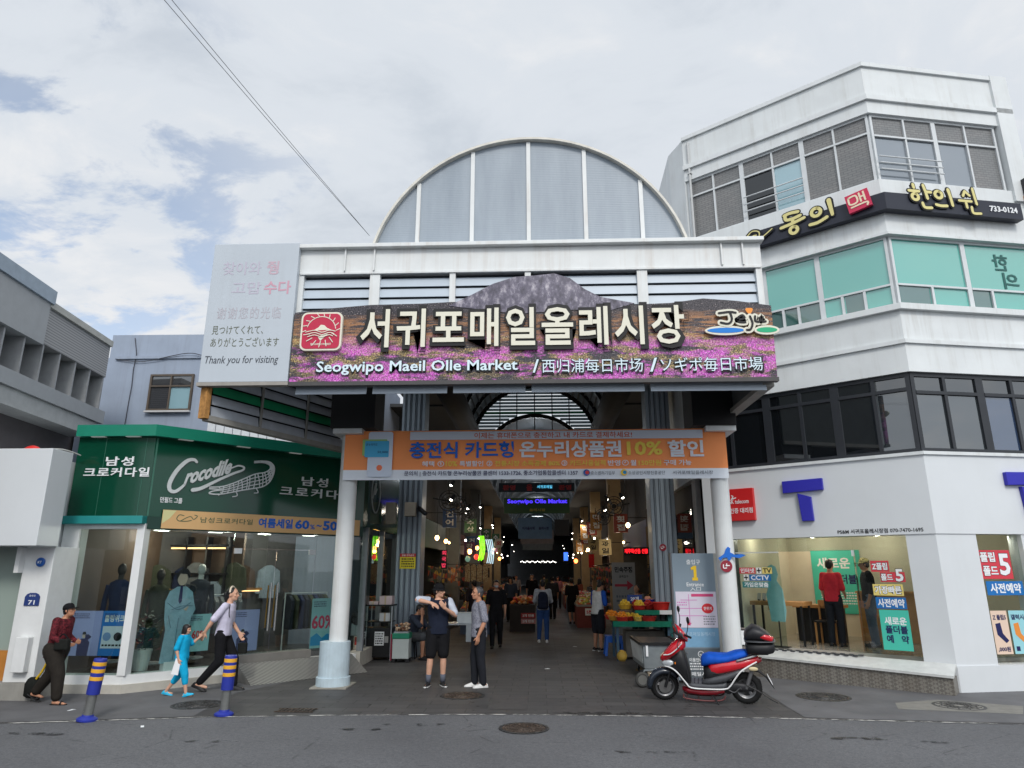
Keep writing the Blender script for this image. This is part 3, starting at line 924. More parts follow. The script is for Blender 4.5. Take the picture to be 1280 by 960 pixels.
# ================================================================ left clothes shop
LS = frame((-7.02, 12.08), math.atan2(.714, .70))
LL = 4.45
LF = frame((-8.46, 12.08), 0.0)
ls = thing('clothes_shop', 'corner clothes shop with a dark green fascia, green roof trim and full height display glass', 'shop', (-7.02, 12.08, 0))
GREEN = mat('green_fascia', (8, 66, 48), .12, var=.05, scale=1, spec=.5)
TEALG = mat('green_trim', (26, 128, 104), .4, var=.06, streak=.1)
TEALB = mat('teal_band', (42, 138, 138), .35, var=.05, streak=.12)
SHOPW = mat('shop_white_frame', (224, 226, 226), .5, var=.05, streak=.12)
def lband(z0, z1, out, m, name, depth=.3, xl=-8.46, sl=LL):
    n1 = Vector((0, -1, 0)); n2 = LS.to_3x3() @ Vector((0, -1, 0)); c = Vector((-7.02, 12.08, 0))
    bis = (n1 + n2).normalized()
    p = lambda o_: c + bis * (o_ / bis.dot(n1))
    po, pi = p(out), p(-depth)
    e0, e1 = LS @ Vector((sl, -out, 0)), LS @ Vector((sl, depth, 0))
    return MB().prism([(xl, 12.08 - out), (po.x, po.y), (e0.x, e0.y), (e1.x, e1.y), (pi.x, pi.y), (xl, 12.08 + depth)], z0, z1, 'z').build(name, m, ls)
lband(2.92, 4.36, 0.0, GREEN, 'fascia')
lband(4.36, 4.57, .12, TEALG, 'roof_trim', .5)
MB().box(-8.62, -6.98, 11.93, 12.3, 2.78, 2.92).build('fascia_band', TEALB, ls, bevel=.01)
MB(LS).box(.0, LL, -.03, .25, 2.70, 2.915).build('fascia_band', mat('fascia_band_dark', (30, 60, 52), .5), ls)
lband(0.0, 0.14, .08, mat('plinth_stone', (188, 184, 174), .8, var=.1, streak=.4), 'plinth', .3, -8.95, 2.3)
lband(0.14, 0.28, .02, SHOPW, 'sill', .25, -8.46, LL)
MB().box(-7.11, -6.97, 12.04, 12.22, .28, 2.79).build('mullion', SHOPW, ls)
MB().box(-8.46, -8.16, 12.06, 12.3, .28, 2.79).build('jamb', SHOPW, ls)
MB().box(-8.16, -7.11, 12.06, 12.2, 2.70, 2.79).build('jamb', SHOPW, ls)
MB().box(-8.16, -7.11, 12.10, 12.115, .28, 2.70).build('shop_window', GL_CLEAR, ls)
MB(LS).box(0.06, 1.66, .05, .065, .28, 2.70).build('shop_window', GL_CLEAR, ls)
MB(LS).box(3.40, LL, .05, .065, .40, 2.70).build('shop_window', GL_CLEAR, ls)
MB(LS).box(1.66, 3.40, .05, .065, 2.40, 2.70).build('shop_window', GL_CLEAR, ls)
for s0, s1, hs in ((1.68, 2.52, 2.46), (2.54, 3.38, 2.60)):
    dr = MB(LS).box(s0, s1, .05, .065, .45, 2.38).build('door', GL_CLEAR, ls)
    MB(LS).tube([(hs, .0, .85), (hs, .0, 1.75)], .02, 8).build('handle', mat('brushed_steel', (190, 192, 192), .25, .8), dr)
    MB(LS).tube([(hs, .12, .9), (hs, .12, 1.7)], .015, 8).build('handle', mat('brass', (196, 140, 60), .3, .8), dr)
    MB(LS).box(s0 + (.0 if s0 < 2 else .7), s0 + (.14 if s0 < 2 else .84), .03, .08, 2.30, 2.40).build('hinge', ALU, dr)
MB(LS).box(1.64, 3.42, .0, .3, .28, .44).build('threshold', mat('threshold_grey', (120, 118, 114), .6), ls)
# striped steel ramp in front of the doors
def striped():
    t = NT('ribbed_ramp')
    w = t.node('ShaderNodeTexWave'); w.inputs['Scale'].default_value = 7; t.l.new(t.coords((1, 1, 1), (0, 0, 0), (0, 0, R(80))), w.inputs[0])
    t.set(t.ramp(w.outputs[0], [(.3, lin((84, 84, 84))), (.6, lin((150, 148, 144)))]), .5, .3)
    return t.m
MB(LS).prism([(-.75, 0.006), (-.02, 0.006), (-.02, .30), (-.1, .30)], 1.9, 4.3, 'x').build('ramp', striped(), ls)
# room behind: floor, ceiling, back walls
room = [(-8.35, 12.35), (-7.08, 12.35), (-4.0, 15.5), (-3.95, 22.0), (-8.35, 22.0)]
MB().prism(room, .18, .28, 'z').build('shop_floor', mat('shop_floor_grey', (96, 92, 88), .25, var=.1), ls)
MB().prism(room, 2.80, 2.9, 'z').build('shop_ceiling', mat('shop_ceiling_grey', (120, 120, 118), .8), ls)
WOODB = mat('warm_wall', (92, 74, 60), .7, var=.12)
MB().box(-8.35, -8.25, 12.4, 22, .28, 2.8).build('shop_wall', WOODB, ls)
MB(LS).box(0.9, 8.0, 2.9, 3.0, .28, 2.8).build('shop_wall', mat('grey_shop_wall', (86, 84, 84), .8, var=.1), ls)
MB().box(-8.3, -6.6, 15.4, 15.5, .28, 2.8).build('shop_wall', WOODB, ls)
# flank along the arcade: green fascia over glass with pale mullions
FL = frame((-3.88, 15.35), R(90))
e = LS @ Vector((LL, 0, 0))
MB().prism([(e.x, e.y), (-3.86, 15.45), (-3.86, 22), (-4.1, 22), (-4.1, 15.5), (e.x - .2, e.y + .2)], 2.92, 4.5, 'z').build('fascia', GREEN, ls)
MB().prism([(-3.9, 15.5), (-3.9, 22), (-4.0, 22), (-4.0, 15.5)], .5, 2.92, 'z').build('shop_window', GL_CLEAR, ls)
for y in (15.6, 17.2, 18.8, 20.4): MB().box(-3.97, -3.84, y - .05, y + .05, .3, 2.92).build('mullion', mat('flank_mullion', (128, 132, 136), .5), ls)
MB().box(-4.1, -3.84, 15.4, 22, 0, .3).build('plinth', mat('plinth_stone', (188, 184, 174), .8), ls)
# upper floor block behind
MB().box(-8.4, -5.2, 15.2, 21, 2.9, 4.5).build('wall', mat('rear_wall', (150, 152, 156), .8, streak=.3), ls)
# white neighbour
nb = thing('white_shop', 'white rendered shop with an empty projecting white sign box at the left edge', 'shop', (-9.5, 11.4, 0))
MB().box(-13, -8.06, 10.9, 11.42, 2.37, 3.95).build('sign_box', WHITE_CLEAN, nb, bevel=.01)
MB().box(-8.60, -8.10, 11.42, 12.05, .26, 2.37).build('pier', SHOPW, nb, bevel=.01)
MB().box(-13, -8.04, 11.36, 12.05, 0, .26).build('plinth', mat('plinth_grey', (150, 148, 142), .8, streak=.4), nb)
MB().box(-13, -8.6, 11.62, 11.64, .26, 2.37).build('window', glass('frosted_window', (210, 222, 216), .08, film=(176, 192, 184, .8)), nb)
MB().box(-13, -8.6, 11.58, 11.62, .26, .72).build('wood_panel', mat('orange_wood', (188, 126, 58), .5, var=.15), nb)
MB().box(-13, -8.50, 11.7, 14, 2.37, 3.9).build('wall', WHITE, nb)
MB().box(-8.42, -8.20, 11.30, 11.42, .42, .95).build('meter_box', SHOPW, nb, bevel=.01)
MB().box(-8.66, -8.585, 11.3, 11.42, 1.95, 2.36).build('bracket', SHOPW, nb)
rcv = thing('red_cover', 'small red plastic cover lying on the white sign box beside the green fascia', 'cover', (-8.75, 11.35, 3.95))
MB().loft([[(-8.72 + .17 * a * math.cos(q), 11.3 + .10 * a * math.sin(q), z) for q in [2 * math.pi * i / 12 for i in range(12)]] for z, a in ((3.952, 1.0), (4.0, .95), (4.05, .55), (4.07, .15))]).build('cover', mat('red_plastic', (206, 40, 34), .4), rcv, smooth=True)
MB().tube(smooth_line([(-8.6, 11.3, 4.0), (-8.4, 11.6, 4.05), (-8.3, 11.95, 4.0)], 4), .012, 5).build('cable', mat('pale_cable', (190, 190, 186), .6), rcv)
# grey modern building
gb_o, gb_a = (-10.6, 16.5), math.atan2(.993, -.118)
GM = Matrix.Translation((-10.6, 16.5, 0)) @ Matrix.Rotation(math.atan2(.993, -.118) - R(180) + R(180), 4, 'Z')
gb = thing('grey_building', 'modern grey clad building with deep vertical fins seen above the white shop', 'building', (-10.6, 13.0, 0))
GP = mat('grey_panel', (160, 163, 166), .45, var=.06, streak=.1)
def ribbed2():
    t = NT('ribbed_cladding')
    w = t.node('ShaderNodeTexWave', wave_type='BANDS', bands_direction='Z'); w.inputs['Scale'].default_value = 5.5
    t.l.new(t.coords(), w.inputs[0])
    t.set(t.ramp(w.outputs[0], [(.2, lin((128, 128, 130))), (.5, lin((164, 164, 164)))]), .6)
    return t.m
G = lambda s, o_, z: (-10.6 - .118 * s + .993 * o_, 16.5 + .993 * s + .118 * o_, z)   # o_ = towards the street (right)
def gbox(s0, s1, o0, o1, z0, z1, mb):
    return mb.hexa([G(s0, o0, z0), G(s1, o0, z0), G(s1, o1, z0), G(s0, o1, z0), G(s0, o0, z1), G(s1, o0, z1), G(s1, o1, z1), G(s0, o1, z1)])
gbox(-3.66, -1.0, -1.5, 0, 6.5, 7.28, MB()).build('cladding', ribbed2(), gb)
gbox(-3.66, -1.0, -1.5, .06, 7.28, 7.42, MB()).build('parapet', mat('parapet_pale', (176, 176, 170), .6), gb)
gbox(-9.0, -3.66, -1.5, .05, 6.45, 7.35, MB()).build('cladding', GP, gb)
gbox(-9.0, -3.6, -1.6, .10, 7.35, 7.64, MB()).build('parapet', mat('parapet_blue_grey', (152, 166, 180), .5), gb)
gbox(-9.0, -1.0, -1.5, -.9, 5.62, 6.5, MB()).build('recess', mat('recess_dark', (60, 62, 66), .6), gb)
for k in range(10): gbox(-1.02 - .62 * k - .05, -1.02 - .62 * k, -.9, -.02, 5.65, 6.5, MB()).build('fin', mat('fin_grey', (156, 158, 160), .5), gb)
gbox(-9.0, -1.0, -1.5, .12, 5.35, 5.65, MB()).build('ledge', GP, gb)
gbox(-9.0, -1.2, -1.5, .06, 5.0, 5.34, MB()).build('ledge', mat('ledge_grey', (172, 174, 174), .5), gb)
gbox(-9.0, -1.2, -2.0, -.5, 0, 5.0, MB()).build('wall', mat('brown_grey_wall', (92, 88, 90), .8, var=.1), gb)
gbox(-1.0, 4, -6, -1.6, 0, 6.4, MB()).build('wall', mat('brown_grey_wall', (92, 88, 90), .8), gb)
# blue grey building
bb = thing('blue_building', 'blue grey rendered building with streaked walls and one sliding window', 'building', (-9, 17.2, 0))
BLUEW = mat('blue_render', (146, 157, 174), .8, var=.08, scale=1.4, streak=.45, bump=.1)
MB().box(-12.2, -4.6, 17.2, 22, 0, 7.55).build('wall', BLUEW, bb)
MB().prism([(-11.6, 7.55), (-7.75, 7.55), (-7.75, 8.02), (-7.95, 8.18), (-11.6, 8.2)], 17.2, 17.4, 'y').build('parapet', BLUEW, bb)
MB().box(-7.75, -4.6, 17.2, 17.4, 7.55, 7.95).build('parapet', BLUEW, bb)
MB().box(-11.4, -5, 17.15, 17.2, 7.50, 7.58).build('ledge', BLUEW, bb)
w = window(frame((-10.35, 17.13), 0), 0, 1.18, 6.05, 7.05, mat('bronze_frame', (86, 76, 66), .5), {'*': glass('blue_bld_glass', (90, 96, 100), .1, film=(60, 60, 62, .7)), (1, 0): glass('pale_blue_pane', (1, 1, 1))}, .05, .0, bb, vs=(.58,), hs=(6.72,))
MB().box(-10.37, -9.15, 17.08, 17.15, 6.0, 6.045).build('sill', mat('pale_sill', (190, 190, 190), .7), bb)
m = MB()
random.seed(5)
for (x, z0, z1) in ((-10.9, 5.4, 8.1), (-8.4, 5.5, 7.9), (-8.3, 6.2, 7.7)):
    m.tube([(x + random.uniform(-.06, .06), 17.17, z0 + (z1 - z0) * k / 6) for k in range(7)], .012, 5)
m.tube(smooth_line([(-11.4, 17.15, 7.5), (-10.6, 17.15, 7.42), (-9.4, 17.1, 7.62), (-8.6, 17.1, 7.5), (-6, 17.1, 7.4)]), .012, 5)
m.build('conduit', mat('old_cable', (70, 72, 80), .7), bb)
# small white ribbed rooftop shed behind the clothes shop
sh = thing('rooftop_shed', 'small white ribbed metal shed above the green shop roof', 'shed', (-7, 16.4, 4.5))
m = MB()
for k in range(14): m.box(-8.25 + .22 * k, -8.05 + .22 * k, 16.38, 16.46, 4.4, 5.62 - .025 * k)
m.build('wall', mat('shed_white', (206, 210, 214), .5, streak=.2), sh)
MB().box(-8.3, -5.1, 16.47, 17.1, 4.4, 5.3).build('body', mat('shed_white', (206, 210, 214), .5), sh)

# across the street, behind the viewer: seen only mirrored in the glass
for k, (x0, x1, h, c, nm) in enumerate([(-90, -40, 11, (140, 132, 124), 'dun'), (-39.5, -23, 8, (176, 172, 166), 'ash grey'), (-22, -9, 9.5, (150, 140, 128), 'brown'), (-8.5, 3, 12, (190, 188, 182), 'cream'), (3.5, 12, 8, (120, 128, 136), 'blue grey'), (12.5, 26, 11, (172, 164, 150), 'buff'), (26.5, 50, 9, (150, 152, 150), 'grey green'), (51, 100, 13, (132, 126, 120), 'umber')]):
    t_ = thing('street_building', nm + ' building across the street behind the viewer', 'building', ((x0 + x1) / 2, -18, 0))
    MB().box(x0, x1, -30, -18, 0, h * .46).build('wall', mat('opposite_wall_%d' % k, c, .8, var=.1, streak=.2), t_)
    z = 1.0
    while z + 1.4 < h * .46:
        m = MB(); x = x0 + .6
        while x + 1.6 < x1: m.box(x, x + 1.5, -18.0, -17.95, z, z + 1.3); x += 2.2
        m.build('window_row', mat('opposite_glass', (50, 56, 64), .15), t_); z += 3.0
# ================================================================ writing helpers
def ink(name, rgb, rough=.6): return mat('ink_' + name, rgb, rough, var=0)
I_WHITE, I_BLACK, I_YEL, I_BLUE, I_RED, I_NAVY = ink('white', (232, 234, 236)), ink('black', (20, 20, 22)), ink('yellow', (236, 210, 60)), ink('blue', (24, 96, 190)), ink('red', (206, 44, 54)), ink('navy', (28, 30, 84))
def stroke(M, pts, w, d, t=.012, n=5, mb=None):
    """one brush stroke: a ribbon with rounded ends; pts are (s, z) or (s, z, width factor)"""
    P = smooth_line([(p[0], p[1], p[2] if len(p) > 2 else 1.0) for p in pts], n)
    L_, R_ = [], []
    for i, p in enumerate(P):
        a, b = P[max(i - 1, 0)], P[min(i + 1, len(P) - 1)]
        t_ = Vector((b.x - a.x, b.y - a.y)).normalized()
        nrm = Vector((-t_.y, t_.x))
        hw = w / 2 * p.z
        if i == 0: e0 = [(p.x + hw * math.cos(q) * nrm.x - hw * math.sin(q) * t_.x, p.y + hw * math.cos(q) * nrm.y - hw * math.sin(q) * t_.y) for q in (math.pi * .75, math.pi * .5, math.pi * .25)]
        if i == len(P) - 1: e1 = [(p.x + hw * math.cos(q) * nrm.x + hw * math.sin(q) * t_.x, p.y + hw * math.cos(q) * nrm.y + hw * math.sin(q) * t_.y) for q in (math.pi * .25, math.pi * .5, math.pi * .75)]
        L_.append((p.x + hw * nrm.x, p.y + hw * nrm.y)); R_.append((p.x - hw * nrm.x, p.y - hw * nrm.y))
    poly = L_ + e1 + R_[::-1] + e0
    mb = mb if mb is not None else MB(M)
    # quads along the ribbon keep sharp bends valid
    n_ = len(L_)
    F = [mb.addv([(x, d - t, z) for x, z in L_]), mb.addv([(x, d - t, z) for x, z in R_]), mb.addv([(x, d, z) for x, z in L_]), mb.addv([(x, d, z) for x, z in R_])]
    for k in range(n_ - 1):
        mb.face(F[0] + k, F[0] + k + 1, F[1] + k + 1, F[1] + k)
        mb.face(F[2] + k, F[0] + k, F[0] + k + 1, F[2] + k + 1)
        mb.face(F[1] + k, F[3] + k, F[3] + k + 1, F[1] + k + 1)
    for e, ka, kb in ((e0, 0, 0), (e1, n_ - 1, n_ - 1)):
        i = mb.addv([(x, d - t, z) for x, z in e] + [(x, d, z) for x, z in e])
        q = ([F[0] + ka] if e is e1 else [F[1] + ka]) + [i, i + 1, i + 2] + ([F[1] + ka] if e is e1 else [F[0] + ka])
        mb.face(*q)
    return mb
def strokes(parent, M, S, w, d, m, t=.012, name='lettering', grow=0.0):
    mb = MB(M)
    for k, p in enumerate(S): stroke(M, p, w + grow, d - k * .0006, t, mb=mb)
    return mb.build(name, m, parent, flat_n=False)
def ring(cx, cz, rx, rz, n=10): return [(cx + rx * math.cos(2 * math.pi * k / n + 1.2), cz + rz * math.sin(2 * math.pi * k / n + 1.2)) for k in range(n + 1)]
def panel(parent, M, s0, s1, z0, z1, d, m, t=.01, name='panel', bevel=0): return MB(M).box(s0, s1, d - t, d, z0, z1).build(name, m, parent, bevel=bevel)
def bars(parent, M, s0, s1, z0, z1, d, m, rows, seed=0, name='small_print'):
    """lines of print too small to read in the photograph"""
    rnd = random.Random(seed); mb = MB(M); h = (z1 - z0) / rows
    for r_ in range(rows):
        x = s0; z = z1 - (r_ + .75) * h
        while x < s1 - .01:
            w = rnd.uniform(.25, .9) * h
            mb.box(x, min(x + w, s1), d - .001, d, z, z + h * .5); x += w + h * .25
    return mb.build(name, m, parent)

# ================================================================ the big market sign
MS = frame((0, 10.45))
sg = thing('market_sign', 'long market name sign printed with a mountain and pink flower fields', 'sign', (-0.1, 10.45, 4.9))
def flowers():
    t = NT('printed_flower_fields')
    v = t.coords()
    sx = t.node('ShaderNodeSeparateXYZ'); t.l.new(v, sx.inputs[0])
    h = t.math('DIVIDE', sx.outputs[2], 1.3)                       # 0 bottom .. 1 top
    n1 = t.noise(2.1, 7, .7, t.coords((.55, 1, 2.0)))
    n2 = t.noise(42, 2, .6)
    n3 = t.noise(2.2, 5, .6, t.coords((.8, 1, 2.6), (7, 0, 3)))
    spk = t.voro(38)
    n4 = t.noise(7, 6, .75, t.coords((.3, 1, 3.2), (2, 0, 9)))
    dark = t.ramp(n2, [(.35, lin((30, 28, 34))), (.6, lin((76, 72, 78)))])
    mag = t.mix(t.ramp(n2, [(.4, 0.), (.62, 1.)]), lin((204, 50, 190)), lin((246, 150, 238)))
    yel = t.mix(t.ramp(n2, [(.4, 0.), (.6, 1.)]), lin((120, 92, 56)), lin((226, 200, 130)))
    c = dark
    # upper slopes: rust and orange terraces
    fo = t.math('MULTIPLY', t.ramp(n4, [(.46, 0.), (.54, 1.)]), t.ramp(h, [(.45, 0.), (.55, 1.), (.80, 1.), (.92, 0.)]))
    c = t.mix(t.math('MULTIPLY', fo, .75), c, t.mix(n2, lin((150, 92, 60)), lin((200, 150, 96))))
    fy = t.math('MULTIPLY', t.ramp(n3, [(.46, 0.), (.52, 1.)]), t.ramp(h, [(.08, .5), (.2, 1.), (.55, 1.), (.68, 0.)]))
    c = t.mix(t.math('MULTIPLY', fy, t.ramp(spk, [(.25, 1.), (.5, .35)])), c, yel)
    fm = t.math('MULTIPLY', t.ramp(n1, [(.47, 0.), (.54, 1.)]), t.ramp(h, [(.0, 1.), (.42, 1.), (.66, .0)]))
    c = t.mix(t.math('MULTIPLY', fm, t.ramp(spk, [(.3, 1.), (.55, .45)])), c, mag)
    c = t.mix(t.ramp(t.noise(55, 1, .5, t.coords((1, 1, 1), (3, 3, 3))), [(.68, 0.), (.72, .8)]), c, lin((235, 220, 215)))
    t.set(c, .4, 0, .3)
    return t.m
def rocky():
    t = NT('printed_rock')
    n = t.noise(9, 8, .75, t.coords((1, 1, .6)))
    n2 = t.noise(2.5, 3, .5)
    c = t.ramp(n, [(.36, lin((46, 42, 56))), (.52, lin((100, 95, 114))), (.68, lin((190, 184, 192)))])
    t.set(t.mix(t.ramp(n2, [(.4, 0.), (.7, .5)]), c, lin((60, 56, 74))), .45)
    return t.m
top = [(-4.01, 6.12), (-3.40, 6.19), (-2.75, 6.24), (-1.90, 6.25), (-1.45, 6.27), (-.6, 6.27), (.4, 6.27), (1.1, 6.26), (1.6, 6.18), (2.2, 6.20), (2.72, 6.27), (3.25, 6.22), (3.80, 6.13)]
MB(MS).prism([(-4.01, 4.93), (3.78, 4.91)] + top[::-1], 0.0, .07).build('board', flowers(), sg)
mt = [(-1.45, 6.20), (-1.05, 6.40), (-.72, 6.58), (-.35, 6.70), (0.0, 6.72), (.30, 6.75), (.56, 6.66), (.80, 6.46), (1.05, 6.32), (1.6, 6.20), (1.2, 6.08), (0.5, 6.10), (-.3, 6.04), (-1.0, 6.14)]
MB(MS).prism(mt, -.012, .05).build('mountain', rocky(), sg)
MB(MS).box(-4.02, 3.80, -.01, .10, 4.86, 4.925).build('edge_trim', mat('sign_edge', (70, 68, 68), .5), sg)
CREAM = ink('cream', (222, 219, 202))
T0 = dict(w=5.24, h=.655)
letters(sg, MS, -.25, -.03, 5.80, '서귀포매일올레시장', w=5.40, h=.80, m=I_BLACK, bold=.06, ext=.03, spacing=1.10, name='title_outline')
letters(sg, MS, -.25, -.062, 5.80, '서귀포매일올레시장', w=5.24, h=.66, m=CREAM, bold=.018, ext=.018, spacing=1.14, name='title')
for (tx, s, w, h) in (('Seogwipo Maeil Olle Market', -1.94, 3.26, .235), ('/', -.02, .10, .22), ('西归浦每日市场', .88, 1.60, .23), ('/', 1.85, .12, .23), ('ソギポ毎日市場', 2.76, 1.60, .23)):
    letters(sg, MS, s + .006, -.012, 5.13, tx, w=w + .05, h=h + .05, m=I_BLACK, bold=.034 if ord(tx[0]) < 200 else .012, ext=.01, name='subtitle_outline')
    letters(sg, MS, s, -.025, 5.14, tx, w=w, h=h, m=ink('pale_blue', (214, 232, 240)), bold=.016 if ord(tx[0]) < 200 else 0, ext=.012, name='subtitle')
# red crest with sun, island and waves
def rrect(s0, s1, z0, z1, r, n=5):
    P = []
    for (cx, cz, a) in ((s1 - r, z1 - r, 0), (s0 + r, z1 - r, 90), (s0 + r, z0 + r, 180), (s1 - r, z0 + r, 270)):
        for k in range(n + 1): P.append((cx + r * math.cos(R(a + 90 * k / n)), cz + r * math.sin(R(a + 90 * k / n))))
    return P
cr = poly_sheet(MS, rrect(-3.86, -3.18, 5.43, 6.09, .10), -.01, .07).build('crest', CREAM, sg)
poly_sheet(MS, rrect(-3.83, -3.21, 5.46, 6.06, .08), -.081, .006).build('crest_field', ink('crimson', (186, 36, 70)), cr)
cx, cz = -3.52, 5.77
S = [[(cx + .24 * math.cos(R(a)), cz + .24 * math.sin(R(a))) for a in range(-20 if False else 8, 175, 12)]]
for a in range(0, 181, 20): S.append([(cx + .25 * math.cos(R(a)), cz + .25 * math.sin(R(a))), (cx + .31 * math.cos(R(a + 5)), cz + .30 * math.sin(R(a + 5)))])
for a in range(200, 345, 24): S.append([(cx + .19 * math.cos(R(a)), cz + .19 * math.sin(R(a))), (cx + .29 * math.cos(R(a - 5)), cz + .29 * math.sin(R(a - 5)))])
for k in range(3): S.append([(cx - .25 + .02 * k, cz - .03 - .04 * k), (cx - .1, cz + .0 - .04 * k), (cx + .02, cz - .035 - .04 * k), (cx + .14, cz - .0 - .04 * k), (cx + .24 - .02 * k, cz - .02 - .04 * k)])
strokes(cr, MS, S, .013, -.088, CREAM, .003, 'crest_lines')
poly_sheet(MS, [(cx - .13, cz + .0), (cx - .05, cz + .05), (cx - .01, cz + .10), (cx + .05, cz + .09), (cx + .10, cz + .04), (cx + .17, cz + .01)], -.088, .003).build('crest_island', CREAM, cr)
poly_sheet(MS, [(cx - .04, cz - .12), (cx + .02, cz - .07), (cx + .12, cz - .06), (cx + .06, cz - .12), (cx + .0, cz - .18)], -.088, .003).build('crest_island', CREAM, cr)
letters(cr, MS, cx + .01, -.088, cz - .235, 'SEOGWIPO MARKET', w=.34, h=.035, m=CREAM, bold=.02, ext=.003)
# island emblem with script letters
jo = []
J = [[(2.93, 5.98), (3.10, 6.00), (3.20, 5.985)], [(3.11, 5.99), (3.13, 5.87), (3.07, 5.80), (2.95, 5.82)],
     [(3.22, 5.86), (3.33, 5.89), (3.30, 5.94), (3.23, 5.90), (3.24, 5.83), (3.34, 5.82)],
     [(3.42, 5.92), (3.45, 5.80), (3.41, 5.70), (3.35, 5.69)],
     [(3.50, 5.92), (3.50, 5.84), (3.56, 5.83), (3.60, 5.92), (3.61, 5.83), (3.66, 5.83)]]
strokes(sg, MS, J, .045, -.03, CREAM, .04, 'emblem_outline', grow=.06)
strokes(sg, MS, J, .034, -.074, I_BLACK, .006, 'emblem_script')
for (s0, s1, c) in ((2.72, 3.32, (20, 122, 206)), (3.50, 3.84, (36, 168, 120))):
    el = lambda k: [((s0 + s1) / 2 + ((s1 - s0) / 2 + k) * math.cos(a), 5.69 + (.05 + k) * math.sin(a)) for a in [2 * math.pi * q / 20 for q in range(20)]]
    o = poly_sheet(MS, el(.03), -.03, .035).build('emblem_wave', CREAM, sg)
    poly_sheet(MS, el(-.006), -.066, .004).build('emblem_fill', ink('wave%d' % c[0], c), o)
poly_sheet(MS, [(3.42 + .055 * math.sin(a) ** 3 * 1.1, 6.02 + .055 * (math.cos(a) - .35 * math.cos(2 * a)) * 1.2) for a in [2 * math.pi * q / 16 for q in range(16)]], -.06, .01).build('emblem_heart', ink('heart', (240, 150, 60)), sg)

# ================================================================ thank-you panel
TP = frame((0, 10.43))
tp = thing('thanks_panel', 'pale grey blue panel with faded thank you greetings in four languages', 'sign', (-4.75, 10.43, 4.9))
MB(TP).box(-5.50, -4.03, 0, .11, 4.93, 7.39).build('panel', mat('faded_panel', (182, 190, 198), .4, var=.06, scale=.7, streak=.12), tp, bevel=.008)
MB(TP).box(-5.52, -4.02, -.008, .12, 4.87, 4.928).build('edge_trim', mat('panel_edge', (150, 146, 140), .6, streak=.4), tp)
FR1, FR2, OLV = ink('faded_red', (190, 166, 178)), ink('fading_red', (198, 152, 168)), ink('olive', (92, 96, 78))
letters(tp, TP, -4.98, -.001, 6.93, '찾아와', w=.66, h=.24, m=ink('very_faded', (182, 178, 192)), bold=.01, ext=.002)
letters(tp, TP, -4.45, -.001, 6.93, '줭', w=.21, h=.25, m=FR1, bold=.02, ext=.002)
letters(tp, TP, -4.87, -.001, 6.57, '고맙', w=.50, h=.22, m=ink('very_faded', (1, 1, 1)), bold=.01, ext=.002)
letters(tp, TP, -4.34, -.001, 6.57, '수다', w=.46, h=.24, m=FR2, bold=.02, ext=.002)
letters(tp, TP, -4.78, -.001, 6.12, '谢谢您的光临', w=1.08, h=.21, m=ink('faded_tan', (176, 174, 182)), bold=.005, ext=.002, spacing=1.2)
letters(tp, TP, -4.94, -.001, 5.82, '見つけてくれて、', w=.86, h=.15, m=OLV, bold=0, ext=.002)
letters(tp, TP, -4.80, -.001, 5.61, 'ありがとうございます', w=1.14, h=.16, m=OLV, bold=0, ext=.002)
letters(tp, TP, -4.82, -.001, 5.29, 'Thank you for visiting', w=1.22, h=.17, m=ink('ash', (70, 76, 84)), bold=.004, ext=.002, shear=.18)

# ================================================================ orange banner
BN = frame((0, 12.74))
bn = thing('orange_banner', 'orange cloth banner with blue and white lettering strung between the two white columns', 'banner', (-.1, 12.74, 3.64))
ORANGE = mat('banner_orange', (246, 150, 88), .65, var=.04, scale=2)
def wavy(s0, s1, z0, z1, d, m, name, n=40):
    mb = MB(BN)
    f = lambda s, e: d + .012 * math.sin(s * 1.9 + e) + .006 * math.sin(s * 5.3)
    i = mb.addv([(s0 + (s1 - s0) * k / n, f(s0 + (s1 - s0) * k / n, 0), z0) for k in range(n + 1)] + [(s0 + (s1 - s0) * k / n, f(s0 + (s1 - s0) * k / n, .0), z1) for k in range(n + 1)])
    for k in range(n): mb.face(i + k, i + k + 1, i + n + 2 + k, i + n + 1 + k)
    o = mb.build(name, m, bn); so = o.modifiers.new('thick', 'SOLIDIFY'); so.thickness = .004
    return o
wavy(-3.69, 3.53, 3.82, 4.57, .0, ORANGE, 'cloth')
wavy(-3.69, 3.53, 3.63, 3.82, .0, mat('banner_pale', (226, 232, 240), .65, var=.03), 'cloth_hem')
X = lambda p: -3.67 + (p - 437) * .01545
Zb = lambda p: 4.57 - (p - 540) * .01555
dd = -.035
panel(bn, BN, X(517), X(875), Zb(552), Zb(541.8), dd + .003, ink('banner_strip', (206, 212, 224)), .003)
letters(bn, BN, X(693), dd - .002, Zb(547), '이제는 휴대폰으로 충전하고 내 카드로 결제하세요!', w=X(790) - X(597), h=.115, m=ink('rust', (206, 96, 56)), bold=.012, ext=.002)
letters(bn, BN, X(581), dd, Zb(564.5), '충전식 카드형', w=X(645.5) - X(517), h=.315, m=I_BLUE, bold=.024, ext=.003)
letters(bn, BN, X(714), dd, Zb(564.5), '온누리상품권', w=X(776) - X(652), h=.315, m=ink('banner_white', (220, 224, 232)), bold=.030, ext=.003)
letters(bn, BN, X(804), dd, Zb(564), '10%', w=X(826) - X(783), h=.265, m=ink('banner_yellow', (232, 206, 84)), bold=.03, ext=.003)
letters(bn, BN, X(853.5), dd, Zb(564.5), '할인', w=X(875) - X(832), h=.315, m=ink('banner_white', (1, 1, 1)), bold=.030, ext=.003)
YB, WB = ink('banner_yellow', (1, 1, 1)), ink('banner_white', (1, 1, 1))
